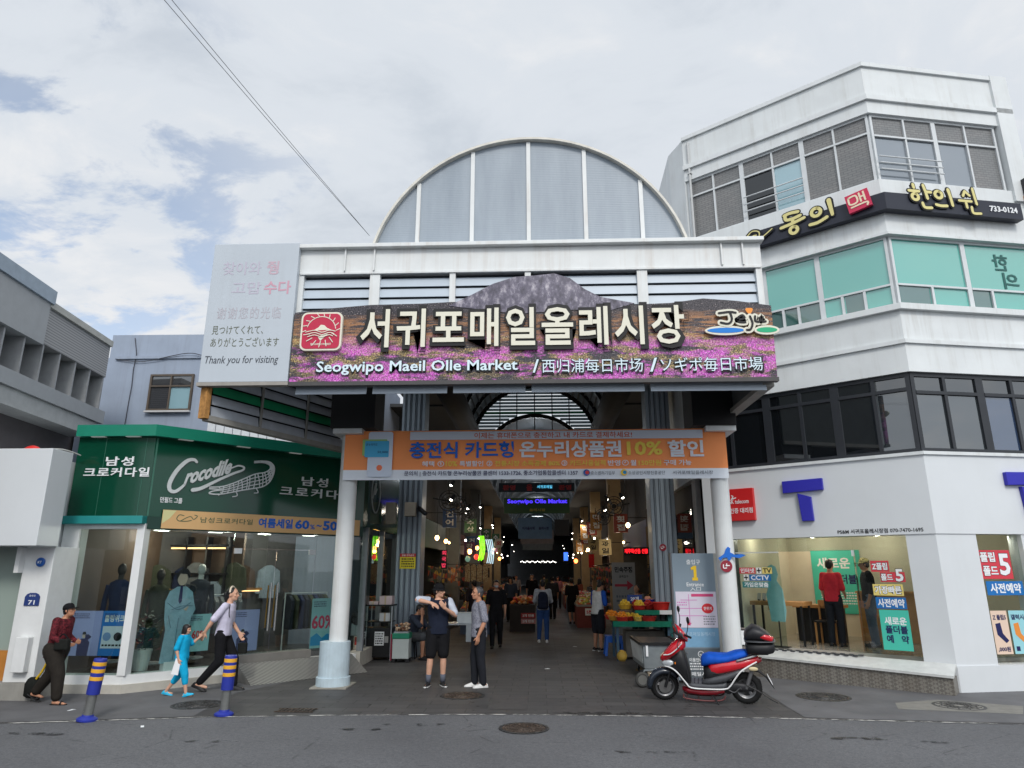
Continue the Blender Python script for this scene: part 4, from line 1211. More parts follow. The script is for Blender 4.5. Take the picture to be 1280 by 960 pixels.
for (a, b_, tx, m_) in ((533, 548, '혜택', WB), (552, 560, '①', WB), (562, 576, '10%', YB), (579, 608, '특별할인', WB), (612, 619, '②', WB), (622, 701, '전통시장 소득공제 80%', YB), (703, 710, '③', WB), (713, 756, '카드사용실적', YB), (759, 774, '반영', WB), (776, 784, '④', WB), (786, 793, '월', WB), (796, 823, '150만원', YB), (826, 859, '구매 가능', WB)):
    letters(bn, BN, X((a + b_) / 2), dd, Zb(581.5), tx, w=X(b_) - X(a), h=.105, m=m_, bold=.018, ext=.002)
letters(bn, BN, X(617), dd, Zb(593.5), '문의처 | 충전식 카드형 온누리상품권 콜센터 1533-1726, 중소기업통합콜센터 1357', w=X(723) - X(512), h=.105, m=I_NAVY, bold=.008, ext=.002)
for (a, b_, tx) in ((738, 767, '중소벤처기업부'), (783, 827, '소상공인시장진흥공단'), (836, 884, '서귀포매일올레시장')):
    letters(bn, BN, X((a + b_) / 2), dd, Zb(593.5), tx, w=X(b_) - X(a), h=.07, m=ink('slate', (96, 104, 116)), bold=.0, ext=.002)
for (p, c1, c2) in ((733, (32, 84, 160), (214, 60, 60)), (778, (240, 200, 50), (40, 140, 190))):
    poly_sheet(BN, [(X(p) + .06 * math.cos(a), Zb(593) + .06 * math.sin(a)) for a in [R(20 * k) for k in range(18)]], dd, .002).build('logo', ink('logo%d' % p, c1), bn)
    poly_sheet(BN, [(X(p) + .012 + .035 * math.cos(a), Zb(593) + .035 * math.sin(a)) for a in [R(20 * k) for k in range(18)]], dd - .0025, .002).build('logo', ink('logob%d' % p, c2), bn)
ph = poly_sheet(BN, rrect(X(465.5), X(496), Zb(597), Zb(541.5), .05), dd + .002, .004).build('phone_picture', ink('phone_white', (206, 216, 232)), bn)
poly_sheet(BN, rrect(X(458.5), X(489), Zb(571), Zb(551), .02), dd - .005, .002).build('card_picture', ink('card_green', (150, 190, 110)), ph)
poly_sheet(BN, rrect(X(461.5), X(491.5), Zb(573), Zb(553), .02), dd - .008, .002).build('card_picture', ink('card_blue', (70, 170, 214)), ph)
letters(ph, BN, X(470), dd - .011, Zb(557.5), '온누리카드', w=.22, h=.05, m=I_NAVY, bold=.01, ext=.001)
letters(ph, BN, X(484), dd - .011, Zb(567), '50,000', w=.2, h=.05, m=I_NAVY, bold=.01, ext=.001)
poly_sheet(BN, [(X(480.5) + .055 * math.cos(a), Zb(586) + .055 * math.sin(a)) for a in [R(20 * k) for k in range(18)]], dd - .004, .001).build('pay_button', ink('pay_orange', (236, 120, 80)), ph)
m = MB(BN)
for s in (-3.69, 3.53):
    for z in (3.66, 4.54): m.tube([(s, 0, z), (s + (.05 if s < 0 else -.13), .06, z + .02)], .006, 5)
m.build('tie_cord', I_WHITE, bn)

# ================================================================ clinic sign round the corner
cs = thing('clinic_sign', 'dark clinic sign with yellow brush lettering wrapping the upper corner of the white building', 'sign', (7.07, 12.68, 9.0))
n1 = RC.to_3x3() @ Vector((0, -1, 0)); n2 = RRm.to_3x3() @ Vector((0, -1, 0)); bis = (n1 + n2).normalized(); cc = Vector((7.07, 12.68, 0))
po = cc + bis * (.20 / bis.dot(n1)); pi_ = cc + bis * (.03 / bis.dot(n1))
e0, e1 = RC @ Vector((1.35, -.03, 0)), RC @ Vector((1.75, -.20, 0))
f0, f1 = RRm @ Vector((3.02, -.03, 0)), RRm @ Vector((3.02, -.20, 0))
MB().prism([(e0.x, e0.y), (e1.x, e1.y), (po.x, po.y), (f1.x, f1.y), (f0.x, f0.y), (pi_.x, pi_.y)], 8.97, 9.34, 'z').build('board', mat('sign_navy', (30, 34, 48), .45), cs)
KH = ink('khaki', (214, 204, 140))
def brush(M, S, w, d):
    strokes(cs, M, S, w, d, I_BLACK, .03, 'letter_outline', grow=.055); strokes(cs, M, S, w, d - .032, KH, .01, 'letter')
o_ = lambda s, z, r_, rz=None: ring(s, z, r_, rz or r_)
def sh(S, ds, dz, k=1.0, c=(0, 0)): return [[(c[0] + (p[0] - c[0]) * k + ds, c[1] + (p[1] - c[1]) * k + dz) + tuple(p[2:]) for p in P] for P in S]
brush(RC, sh([[(2.38, 9.60), (2.52, 9.62), (2.70, 9.60)], [(2.40, 9.59), (2.41, 9.48), (2.56, 9.46), (2.74, 9.49)], [(2.56, 9.45), (2.56, 9.36)], [(2.28, 9.31), (2.52, 9.34), (2.82, 9.40)], o_(2.56, 9.17, .085)], -.06, -.10, .92, (2.55, 9.35)), .07, -.20)
brush(RC, sh([o_(3.08, 9.44, .10), [(2.92, 9.17), (3.10, 9.17), (3.30, 9.24)], [(3.38, 9.64, 1.3), (3.40, 9.45, 1.1), (3.42, 9.26, .9)]], -.10, -.10, .92, (3.15, 9.4)), .07, -.20)
dm = RC @ Matrix.Translation((3.82, -.22, 9.27)) @ Matrix.Rotation(R(-8), 4, 'Y')
MB(dm).prism([(-.22, -.20), (.22, -.20), (.22, .20), (-.22, .20)], -.08, 0).build('red_seal', ink('seal_red', (196, 46, 82)), cs)
strokes(cs, dm, [[(-.16, .13), (-.16, -.02), (-.02, -.02), (-.02, .13), (-.16, .13)], [(.05, .15), (.05, -.04)], [(.13, .15), (.13, -.04)], [(.05, .06), (.13, .06)], [(-.15, -.10), (.14, -.10), (.14, -.17)]], .036, -.081, ink('seal_cream', (232, 214, 186)), .006, 'letter')
brush(RRm, sh([[(.62, 9.66), (.63, 9.58)], [(.50, 9.50), (.74, 9.50)], o_(.63, 9.36, .075), [(.86, 9.66), (.90, 9.48), (.92, 9.34)], [(.92, 9.50), (1.02, 9.50)], [(.78, 9.22), (.82, 9.12), (.98, 9.12)]], -.08, -.10, .94, (.76, 9.4)), .062, -.20)
brush(RRm, sh([o_(1.20, 9.46, .085), [(1.10, 9.21), (1.22, 9.19), (1.36, 9.20)], [(1.45, 9.60, 1.2), (1.48, 9.42), (1.50, 9.22)]], -.11, -.10, .94, (1.3, 9.4)), .062, -.20)
brush(RRm, sh([[(1.84, 9.60), (1.78, 9.48)], [(1.84, 9.60), (1.94, 9.50)], [(1.66, 9.36), (1.96, 9.36)], [(1.82, 9.35), (1.83, 9.20)], [(2.04, 9.68), (2.06, 9.46), (2.08, 9.30)], [(1.94, 9.22), (1.96, 9.08), (2.14, 9.08)]], -.13, -.10, .94, (1.9, 9.4)), .055, -.20)
letters(cs, RRm, 2.58, -.202, 9.16, '733-0124', w=.64, h=.13, m=I_WHITE, bold=.025, ext=.01)
S = sh([[(1.42, 9.20), (1.52, 9.28), (1.60, 9.24), (1.56, 9.18), (1.50, 9.22)], [(1.50, 9.34), (1.62, 9.42), (1.76, 9.36), (1.74, 9.22), (1.62, 9.20), (1.62, 9.30), (1.70, 9.30)], [(1.60, 9.14), (1.80, 9.20), (2.05, 9.34)]], .0, -.08)
strokes(cs, RC, S, .045, -.215, I_BLACK, .03, 'swirl_outline', grow=.055); strokes(cs, RC, S, .026, -.248, KH, .006, 'swirl')
# a faint reversed sign reflected and dim lettering is left to the glass itself
# power meter box at the right end of the wall
pb = thing('wall_bracket', 'rusty dark bracket on the pier at the right edge of the corner building', 'bracket', (10.3, 13.2, 9.6))
MB(RRm).box(3.30, 3.40, -.26, -.06, 9.62, 10.0).build('plate', DARKFR, pb); MB(RRm).box(3.28, 3.44, -.2, -.06, 9.52, 9.61).build('foot', RUST, pb)

# ================================================================ phone shop signs
TB = mat('violet_blue_letter', (46, 44, 168), .4, var=.03)
def tee(M, s0, label):
    t_ = thing('letter_sign', label, 'sign', M @ Vector((s0 + .4, 0, 3.0)), 0, 'blue letter signs on the phone shop')
    MB(M).prism([(s0, 3.50), (s0 + .78, 3.52), (s0 + .78, 3.75), (s0, 3.74)], -.10, -.021).build('bar', TB, t_, bevel=.006)
    MB(M).prism([(s0 + .32, 2.93), (s0 + .54, 2.93), (s0 + .53, 3.40), (s0 + .28, 3.48)], -.10, -.021).build('stem', TB, t_, bevel=.006)
tee(RC, 1.64, 'big blue letter T on the white fascia above the shop entrance')
tee(RRm, 1.56, 'big blue letter T cut by the right edge of the picture')
rs = thing('dealer_sign', 'square red dealer sign beside the white column on the phone shop fascia', 'sign', RC @ Vector((.7, 0, 3.0)))
MB(RC).box(.30, 1.03, -.12, -.021, 2.99, 3.66).build('box', mat('sign_red', (206, 38, 40), .35, var=.04), rs, bevel=.008)
letters(rs, RC, .72, -.121, 3.39, 'SK telecom', w=.42, h=.09, m=I_WHITE, bold=.01, ext=.004)
strokes(rs, RC, [[(.56, 3.44), (.60, 3.50), (.57, 3.52)], [(.58, 3.45), (.66, 3.47)]], .02, -.121, I_WHITE, .003, 'logo')
letters(rs, RC, .66, -.121, 3.20, '공인인증 대리점', w=.68, h=.11, m=I_WHITE, bold=.015, ext=.004)
letters(rb, RC, 3.30, -.021, 2.70, 'PS&M 서귀포올레시장점 070-7470-1695', w=1.45, h=.085, m=I_BLACK, bold=.012, ext=.006)
# stickers on the glass
def sticker(M, s0, s1, z0, z1, d, bg, rows, label, name='window_sticker', group=None, tilt=0):
    t_ = thing(name, label, 'sticker' if name == 'window_sticker' else 'poster', M @ Vector(((s0 + s1) / 2, d, z0)), 0, group)
    panel(t_, M, s0, s1, z0, z1, d, bg, .002, 'sheet')
    for (s, z, tx, w, h, col, ol) in rows:
        if ol: letters(t_, M, s, d - .0025, z, tx, w=w + .02, h=h + .02, m=ol, bold=.045, ext=.001)
        letters(t_, M, s, d - .004, z, tx, w=w, h=h, m=col, bold=.03, ext=.001)
    return t_
SR, SY, SB, SG = ink('sticker_red', (206, 60, 74)), ink('sticker_yellow', (226, 206, 120)), ink('sticker_blue', (22, 108, 178)), ink('sticker_mint', (70, 190, 168))
sticker(RC, 3.05, 3.36, 1.96, 2.16, .095, SR, [(3.2, 2.06, 'Z플립', .26, .13, I_WHITE, I_BLACK)], 'red window sticker reading Z above the number five')
sticker(RC, 3.19, 3.60, 1.78, 1.955, .095, SR, [(3.30, 1.865, '폴드', .2, .12, I_WHITE, I_BLACK), (3.51, 1.90, '5', .13, .22, I_WHITE, I_BLACK)], 'red window sticker ending in a large white five')
sticker(RC, 3.04, 3.54, 1.54, 1.74, .095, SY, [(3.29, 1.64, '가장빠른', .44, .14, I_WHITE, I_BLACK)], 'yellow window sticker below the red ones')
sticker(RC, 3.06, 3.56, 1.31, 1.51, .095, SB, [(3.31, 1.41, '사전예약', .44, .15, I_WHITE, None)], 'blue window sticker above the mint poster')
sticker(RC, 3.09, 3.57, .60, 1.29, .095, SG, [(3.34, 1.10, '새로운', .36, .14, I_WHITE, None), (3.34, .95, '폴더블', .36, .14, I_NAVY, None), (3.34, .79, '예   약', .36, .14, I_NAVY, None)], 'mint green reservation poster on the phone shop glass', 'poster')
t_ = thing('window_sticker', 'row of lettered stickers with red and blue words on the left phone shop pane', 'sticker', RC @ Vector((.9, .09, 1.5)))
for (s0, s1, z, tx, c, fg) in ((.52, .86, 1.98, '인터넷', SR, I_WHITE), (.88, .98, 1.98, '+', I_WHITE, I_BLACK), (1.0, 1.2, 1.98, 'TV', SY, I_BLACK), (.60, .70, 1.84, '+', I_WHITE, I_BLACK), (.72, 1.16, 1.84, 'CCTV', SB, I_WHITE), (.56, 1.14, 1.70, '가입은맞춤', ink('teal_plate', (60, 130, 130)), I_WHITE)):
    panel(t_, RC, s0, s1, z - .06, z + .06, .095, c, .002, 'sheet')
    letters(t_, RC, (s0 + s1) / 2, .0925, z, tx, w=(s1 - s0) * .86, h=.095, m=fg, bold=.03, ext=.001)
sticker(RRm, .86, 1.50, 1.84, 2.34, .095, SR, [(1.04, 2.22, '플립', .3, .17, I_WHITE, I_BLACK), (1.06, 1.98, '폴드', .3, .17, I_WHITE, I_BLACK), (1.36, 2.09, '5', .22, .38, I_WHITE, I_BLACK)], 'large red window sticker with a big five at the right edge')
sticker(RRm, .92, 1.66, 1.56, 1.80, .095, SB, [(1.30, 1.68, '사전예약', .62, .17, I_WHITE, None)], 'blue window sticker under the big red five')
for k, (s0, s1, c, lab) in enumerate([(.90, 1.22, (226, 200, 180), 'pale orange price poster showing a dark folding phone'), (1.26, 1.58, (150, 206, 214), 'pale blue price poster at the far right pane')]):
    t_ = sticker(RRm, s0, s1, .58, 1.30, .095, ink('poster%d' % k, c), [((s0 + s1) / 2, 1.19, 'Z 플립5' if k == 0 else '갤럭시', .26, .09, I_NAVY, None), ((s0 + s1) / 2, .66, ',000원' if k == 0 else '1,', .24, .09, I_NAVY, None)], lab, 'poster', 'price posters in the right pane')
    poly_sheet(RRm, [(s0 + .06, 1.08), (s0 + .16, 1.10), (s0 + .18, .92), (s0 + .28, .80), (s0 + .22, .76), (s0 + .07, .90)], .0925, .002).build('phone_picture', I_NAVY if k == 0 else ink('orange_pic', (226, 140, 60)), t_)

# ================================================================ clothes shop signs
MB(LF).box(.0, .02, -.01, .0, 2.92, 4.36)
SILV = mat('silver_letter', (206, 212, 212), .4, .2, var=.05)
letters(ls, LF, .83, -.001, 3.91, '남성', w=.52, h=.17, m=I_WHITE, bold=.018, ext=.02, spacing=1.2)
letters(ls, LF, .80, -.001, 3.71, '크로커다일', w=1.22, h=.17, m=I_WHITE, bold=.018, ext=.02, spacing=1.15)
letters(ls, LS, 3.22, -.001, 3.80, '남성', w=.60, h=.19, m=SILV, bold=.01, ext=.03, spacing=1.3)
letters(ls, LS, 3.28, -.001, 3.565, '크로커다일', w=1.64, h=.19, m=SILV, bold=.01, ext=.03, spacing=1.3)
letters(ls, LS, .40, -.001, 3.23, '던필드 그룹', w=.38, h=.10, m=I_WHITE, bold=.015, ext=.006)
m = MB(LS).box(.02, .05, -.004, 0, 2.93, 4.34); m.build('fascia_seam', mat('green_seam', (60, 110, 94), .3), ls)
m = MB(LF)
for s in (.52, 1.28): m.box(s - .004, s + .004, -.003, 0, 2.93, 4.34)
m.build('fascia_seam', mat('green_seam', (60, 110, 94), .3), ls)
for M_, s in ((LS, .5), (LS, 1.6), (LS, 2.7), (LF, .4), (LF, 1.05)): MB(M_).box(s - .13, s + .13, -.10, -.03, 4.348, 4.359).build('downlight', lamp_mat('downlight_white', (200, 206, 200), .15), ls)
# script word and reptile emblem drawn in strokes
def P_(pts): return [(s, z) for s, z in pts]
S = [[(.76, 3.97, .8), (.70, 4.01, 1.), (.58, 3.97, 1.2), (.42, 3.77, 1.3), (.33, 3.54, 1.3), (.35, 3.41, 1.2), (.44, 3.39, 1.1), (.53, 3.46, .9), (.59, 3.53, .7)]]
strokes(ls, LS, S, .055, -.002, SILV, .02, 'script_lettering')
letters(ls, LS, 1.00, -.002, 3.815, 'rocodile', w=.86, h=.30, m=SILV, bold=.035, ext=.02, shear=.4, lean=.36, name='script_lettering')
strokes(ls, LS, [[(.74, 3.44, 1.4), (.90, 3.49, 1.3), (1.18, 3.66, 1.), (1.47, 3.82, .9), (1.64, 3.90, .8), (1.66, 3.96, .7), (1.55, 3.98, .6), (1.42, 3.92, .5)]], .05, -.026, SILV, .01, 'script_swash')
# outline of the reptile emblem: snout left, tail curling up at the right
back = [(1.05, 3.52), (1.28, 3.55), (1.49, 3.63), (1.70, 3.74), (1.91, 3.85), (2.10, 3.90), (2.20, 3.97), (2.21, 4.04), (2.14, 4.08), (2.03, 4.095), (1.87, 4.075)]
belly = [(1.87, 4.10), (2.03, 4.125), (2.19, 4.12), (2.29, 4.03), (2.29, 3.88), (2.22, 3.72), (2.08, 3.61), (1.85, 3.55), (1.68, 3.51), (1.46, 3.45), (1.25, 3.40), (1.06, 3.40), (1.12, 3.45), (1.30, 3.49), (1.05, 3.49)]
strokes(ls, LS, [back, belly], .022, -.002, SILV, .015, 'emblem_outline')
S = []
B_, C_ = smooth_line([(p[0], p[1], 0) for p in back[1:]], 4), smooth_line([(p[0], p[1], 0) for p in belly[:11][::-1]], 4)
for k in range(1, 24):
    a = B_[int(k / 24 * (len(B_) - 1))]; b_ = C_[int(k / 24 * (len(C_) - 1))]
    S.append([(a.x, a.y), ((a.x + b_.x) / 2 + .012, (a.y + b_.y) / 2), (b_.x, b_.y)])
for q in (.25, .5, .75):
    S.append([(a.x + (b_.x - a.x) * q, a.y + (b_.y - a.y) * q) for a, b_ in [(B_[int(k / 13 * (len(B_) - 1))], C_[int(k / 13 * (len(C_) - 1))]) for k in range(13)]])
S += [[(1.55, 3.48), (1.59, 3.40), (1.50, 3.37)], [(1.30, 3.43), (1.23, 3.38)], [(1.95, 3.57), (2.0, 3.49), (1.92, 3.47)], [(1.22, 3.53), (1.25, 3.51)]]
strokes(ls, LS, S, .017, -.002, SILV, .01, 'emblem_scales')
# tan sale banner under the fascia
tb = thing('sale_banner', 'tan sale banner with blue percentages hung under the green fascia', 'banner', LS @ Vector((2, -.05, 2.7)))
MB(LS).box(.27, 4.35, -.048, -.042, 2.72, 3.05).build('cloth', mat('banner_tan', (212, 172, 120), .7, var=.05, scale=2), tb)
poly_sheet(LS, [(.275, 3.045), (.50, 3.045), (.40, 2.90), (.275, 2.80)], -.0485, .001).build('corner_patch', ink('patch', (206, 204, 150)), tb)
OLG = ink('olive_green', (70, 96, 70))
strokes(tb, LS, [[(.64, 2.96), (.56, 2.97), (.52, 2.90), (.58, 2.86), (.68, 2.92), (.76, 2.95), (.82, 2.90), (.88, 2.96), (.83, 2.98)], [(.56, 2.86), (.68, 2.86), (.78, 2.88)]], .014, -.0485, OLG, .002, 'emblem')
letters(tb, LS, 1.44, -.0485, 2.90, '남성크로커다일', w=1.0, h=.105, m=OLG, bold=.01, ext=.002, spacing=1.1)
letters(tb, LS, 2.42, -.0485, 2.90, '여름세일', w=.72, h=.19, m=I_BLUE, bold=.035, ext=.002)
letters(tb, LS, 2.99, -.0485, 2.90, '60', w=.32, h=.19, m=I_BLUE, bold=.04, ext=.002)
letters(tb, LS, 3.22, -.0485, 2.86, '%', w=.11, h=.10, m=I_BLUE, bold=.02, ext=.002)
letters(tb, LS, 3.37, -.0485, 2.89, '~', w=.12, h=.05, m=I_BLUE, bold=.02, ext=.002)
letters(tb, LS, 3.63, -.0485, 2.90, '50', w=.34, h=.20, m=I_BLUE, bold=.04, ext=.002)
letters(tb, LS, 3.90, -.0485, 2.86, '%', w=.11, h=.10, m=I_BLUE, bold=.02, ext=.002)
# round emblem on the flank fascia (dark, along the arcade)
fe = MB(FL)
strokes(ls, FL, [ring(.75, 3.75, .42, .46, 16), [(.45, 3.6), (.6, 3.9), (.72, 3.95), (.62, 3.7), (.8, 3.85)]], .03, -.03, SILV, .02, 'emblem')
# house number and round badge on the white neighbour
hn = thing('house_number', 'blue house shaped number plate on the white pier', 'sign', (-8.35, 11.4, 1.4))
NP = frame((0, 11.415))
poly_sheet(NP, [(-8.46, 1.43), (-8.21, 1.43), (-8.21, 1.57), (-8.24, 1.61), (-8.29, 1.63), (-8.38, 1.63), (-8.43, 1.61), (-8.46, 1.57)], -.001, .012).build('plate', ink('plate_blue', (36, 58, 118)), hn)
letters(hn, NP, -8.335, -.0135, 1.48, '71', w=.11, h=.07, m=I_WHITE, bold=.02, ext=.001)
letters(hn, NP, -8.335, -.0135, 1.585, '중앙로', w=.11, h=.03, m=I_WHITE, bold=.0, ext=.001)
rbg = thing('round_badge', 'small round blue security badge on the white pier', 'sign', (-8.3, 11.4, 2.1))
MB().lathe([(.055, -.03), (.075, -.02), (.075, 0)], (-8.30, 11.415, 2.12), 20, 'y').build('disc', ink('badge_blue', (30, 84, 160), .3), rbg)
letters(rbg, NP, -8.30, -.031, 2.12, 'KT', w=.07, h=.04, m=I_WHITE, bold=.02, ext=.001)

# ================================================================ overhead wires
wr = MB()
for k, (dx, dz) in enumerate(((0, 0), (.05, .02))):
    A, B2 = Vector((-2.95, 10.85, 7.72)), Vector((-4.03 + dx * 1.3, 6.0, 8.12 + dz))
    P = [A + (B2 - A) * t for t in [q / 10 * 2.2 for q in range(11)]]
    for i, p in enumerate(P): p.z -= .10 * math.sin(math.pi * i / 10)
    wr.tube(P, .0038, 5)
tag(wr.build('overhead_wire', mat('wire_grey', (70, 72, 76), .6)), 'pair of thin black wires running up left from the grey arch', 'wire')
# ================================================================ inside the arcade
def lamp_light(o_, loc, power, col, r=.05, spot=None):
    ld = bpy.data.lights.new('lamp_light', 'SPOT' if spot else 'POINT'); ld.energy = power; ld.color = col; ld.shadow_soft_size = r
    if spot: ld.spot_size = R(spot); ld.spot_blend = .6
    l = bpy.data.objects.new('lamp_light', ld); COL.objects.link(l); l.location = loc; l.parent = o_
    return l
nth0 = ['first', 'second', 'third', 'fourth', 'fifth', 'sixth', 'seventh', 'eighth']
def goods_mat(name, cols, scale=9):
    t = NT(name)
    v = t.voro(scale, t.coords(), 1)
    sp = t.node('ShaderNodeSeparateColor'); t.l.new(v, sp.inputs[0])
    n = len(cols)
    c = t.ramp(sp.outputs[0], [(k / n, lin(c)) for k, c in enumerate(cols)], 'CONSTANT')
    t.set(c, .6)
    return t.m
GD = [goods_mat('mixed_goods_a', [(40, 36, 34), (120, 60, 40), (70, 70, 60), (150, 110, 60), (50, 60, 50), (130, 120, 110)]),
      goods_mat('mixed_goods_b', [(36, 40, 48), (110, 110, 104), (150, 70, 50), (60, 80, 60), (90, 70, 90), (180, 150, 70)]),
      goods_mat('mixed_goods_c', [(30, 30, 32), (80, 64, 52), (56, 60, 66), (160, 60, 60), (110, 96, 60), (44, 56, 70)])]
BOARD = [(34, 60, 48), (96, 40, 40), (40, 52, 88), (120, 112, 100), (70, 70, 74), (110, 84, 40)]
names = ['green', 'maroon', 'navy', 'stone grey', 'slate', 'ochre']
random.seed(3)
for side in (-1, 1):
    for k in range(10):
        y0 = (22.1 if side < 0 else 24.2) + 7.2 * k
        x = -3.86 if side < 0 else 3.74
        t_ = thing('market_shop', '%s signed market shop, %s of the row on the %s of the arcade' % (names[(k + (2 if side > 0 else 0)) % 6], ['first', 'second', 'third', 'fourth', 'fifth', 'sixth', 'seventh', 'eighth', 'ninth', 'tenth'][k], 'left' if side < 0 else 'right'), 'shop', (x, y0, 0))
        X0, X1 = sorted((x, x + side * 1.7))
        MB().box(*sorted((x + side * 1.6, x + side * 1.7)), y0, y0 + 7.1, 0, 5.9).build('wall', mat('shop_back_wall', (74, 70, 66), .9, var=.2), t_)
        MB().box(X0, X1, y0 - .06, y0 + .06, 0, 5.9).build('partition', mat('shop_partition', (88, 86, 84), .8, var=.2), t_)
        MB().box(*sorted((x, x + side * .25)), y0 + .08, y0 + 7.0, 2.75, 3.7).build('signboard', mat('shop_board_%d' % ((k + (2 if side > 0 else 0)) % 6), BOARD[(k + (2 if side > 0 else 0)) % 6], .5, var=.2), t_)
        MB().box(X0, X1, y0 + .08, y0 + 7.0, 3.72, 5.9).build('upper_wall', mat('shop_upper', (66, 66, 68), .9, var=.2), t_)
        m = MB()
        for q in range(3):
            ya = y0 + .3 + q * 2.3
            hh = random.uniform(.7, 1.0)
            m.box(*sorted((x - side * .75, x + side * .5)), ya, ya + 2.0, 0.0, hh)
        m.build('counter', mat('counter_%d' % (k % 3), [(92, 96, 98), (70, 60, 52), (60, 74, 84)][k % 3], .6, var=.2), t_)
        m = MB()
        for q in range(26):
            ya = y0 + .4 + random.random() * 6.2
            s_ = random.uniform(.08, .2)
            xx = x - side * random.uniform(-.3, .65)
            m.ell((xx, ya, .95 + s_ * .5), (s_, s_ * 1.1, s_ * .7), 8, 5)
        for q in range(16):
            ya = y0 + .3 + random.random() * 6.4; zz_ = random.uniform(1.4, 2.6); s_ = random.uniform(.1, .3)
            m.box(*sorted((x + side * 1.2, x + side * 1.58)), ya, ya + s_ * 2, zz_, zz_ + s_ * 1.5)
        m.build('goods', GD[(k + (side > 0)) % 3], t_, smooth=False)
# tables of produce edging into the market street, and added lights that brighten the vault
def mound(x0, x1, y0, y1, z, h, seed):
    rnd = random.Random(seed); m = MB(); nx, ny = 10, 16
    P = []
    for j in range(ny + 1):
        for i in range(nx + 1):
            u, v = i / nx, j / ny
            e = (4 * u * (1 - u)) ** .4 * (4 * v * (1 - v)) ** .3
            P.append((x0 + (x1 - x0) * u, y0 + (y1 - y0) * v, z + e * h * rnd.uniform(.55, 1.0)))
    m.addv(P)
    for j in range(ny):
        for i in range(nx): m.face(j * (nx + 1) + i, j * (nx + 1) + i + 1, (j + 1) * (nx + 1) + i + 1, (j + 1) * (nx + 1) + i)
    return m
HP = [goods_mat('heap_%d' % q, c_, 11) for q, c_ in enumerate([[(200, 110, 50), (220, 160, 70), (170, 60, 44), (120, 130, 60)], [(170, 50, 50), (210, 190, 150), (190, 120, 80), (90, 60, 50)], [(120, 140, 70), (200, 180, 80), (180, 90, 60), (220, 210, 190)], [(190, 80, 90), (220, 150, 120), (120, 70, 60), (200, 200, 190)]])]
hn_ = ['orange', 'red', 'green', 'pink']
for side in (-1, 1):
    for k in range(8):
        y = (23.0 if side < 0 else 21.6) + 4.1 * k; xa, xb = sorted((side * 1.45 - .1, side * 2.45 - .1))
        if side > 0 and k == 0: continue
        t_ = thing('produce_table', 'table of mostly %s produce, %s one back on the %s of the lane' % (hn_[(k + (side > 0)) % 4], nth0[k], 'left' if side < 0 else 'right'), 'stall', ((xa + xb) / 2, y, 0), 0, 'produce tables along the lane')
        MB().box(xa, xb, y, y + 2.4, 0, .72).build('table', mat('stall_cloth_%d' % (k % 3), [(80, 96, 120), (120, 60, 56), (110, 112, 110)][k % 3], .8, var=.2), t_)
        MB().box(xa - .02, xb + .02, y - .02, y + 2.42, .72, .78).build('tray', mat('stall_tray', (150, 150, 146), .5), t_)
        mound(xa, xb, y, y + 2.4, .79, .38, k * 2 + (side > 0)).build('produce_heap', HP[(k + (side > 0)) % 4], t_)
        F_ = frame((0, y - .022)); pc_ = MB(F_).box((xa + xb) / 2 - .22, (xa + xb) / 2 + .22, -.01, 0, .42, .66).build('price_card', I_WHITE if k % 2 else mat('card_yellow', (226, 200, 80), .6), t_)
        letters(pc_, F_, (xa + xb) / 2, -.011, .54, ['만원', '5천원', '3개만원'][k % 3], w=.34, h=.13, m=I_RED, bold=.03, ext=.002)
for k in range(8):
    y = 29.5 + 6.5 * k
    t_ = thing('added_vault_light', 'added tube light brightening the crown of the vault, %s one back' % nth0[k], 'lamp', (CX, y, 7.6), 0, 'added lights brightening the vault')
    MB().box(CX - .6, CX + .6, y, y + .08, 7.55, 7.6).build('tube', lamp_mat('added_vault_glow', (226, 236, 240), 1.2), t_); MB().tube([(CX, y + .04, 7.6), (CX, y + .04, 8.05)], .012, 5).build('stem', BLACK, t_)
    lamp_light(t_, (0, .04, -.15), 34, (.85, .93, 1), .2)  # added light that lifts the dark ribs and far end
# small blade signs and bundles of goods hanging out over the market street
random.seed(21)
BC = [(150, 60, 50), (60, 90, 140), (190, 170, 120), (70, 110, 80), (170, 120, 60), (120, 70, 110)]; BN_ = ['brick red', 'steel blue', 'cream', 'leaf green', 'amber', 'plum']; BT = ['횟집', '감귤', '떡집', '수산', '과일', '건어물']
for q in range(18):
    side = -1 if q % 2 else 1
    y = 22.6 + 2.6 * (q // 2) + random.uniform(-.4, .4); x = side * random.uniform(2.35, 2.9) - .1; z = random.uniform(2.5, 3.5); h_ = random.uniform(.4, .8)
    t_ = thing('blade_sign', '%s blade sign, %s one back on the %s side of the arcade' % (BN_[q % 6], ['first', 'second', 'third', 'fourth', 'fifth', 'sixth', 'seventh', 'eighth', 'ninth'][q // 2], 'left' if side < 0 else 'right'), 'sign', (x, y, z), 0, 'blade signs along the arcade')
    F_ = frame((0, y)); panel_ = MB(F_).box(x - .22, x + .22, -.04, .04, z, z + h_).build('board', mat('blade_%d' % (q % 6), BC[q % 6], .5, var=.1), t_)
    for i_, ch in enumerate(BT[(q * 5) % 6][:2]):
        letters(t_, F_, x, -.041, z + h_ * (.72 - .44 * i_), ch, w=.26, h=h_ * .34, m=I_WHITE if q % 6 != 2 else I_BLACK, bold=.03, ext=.004)
    MB(F_).tube([(x + side * .22, 0, z + h_ * .8), (x + side * .9, 0, z + h_ * .8)], .012, 5).build('arm', BLACK, t_)
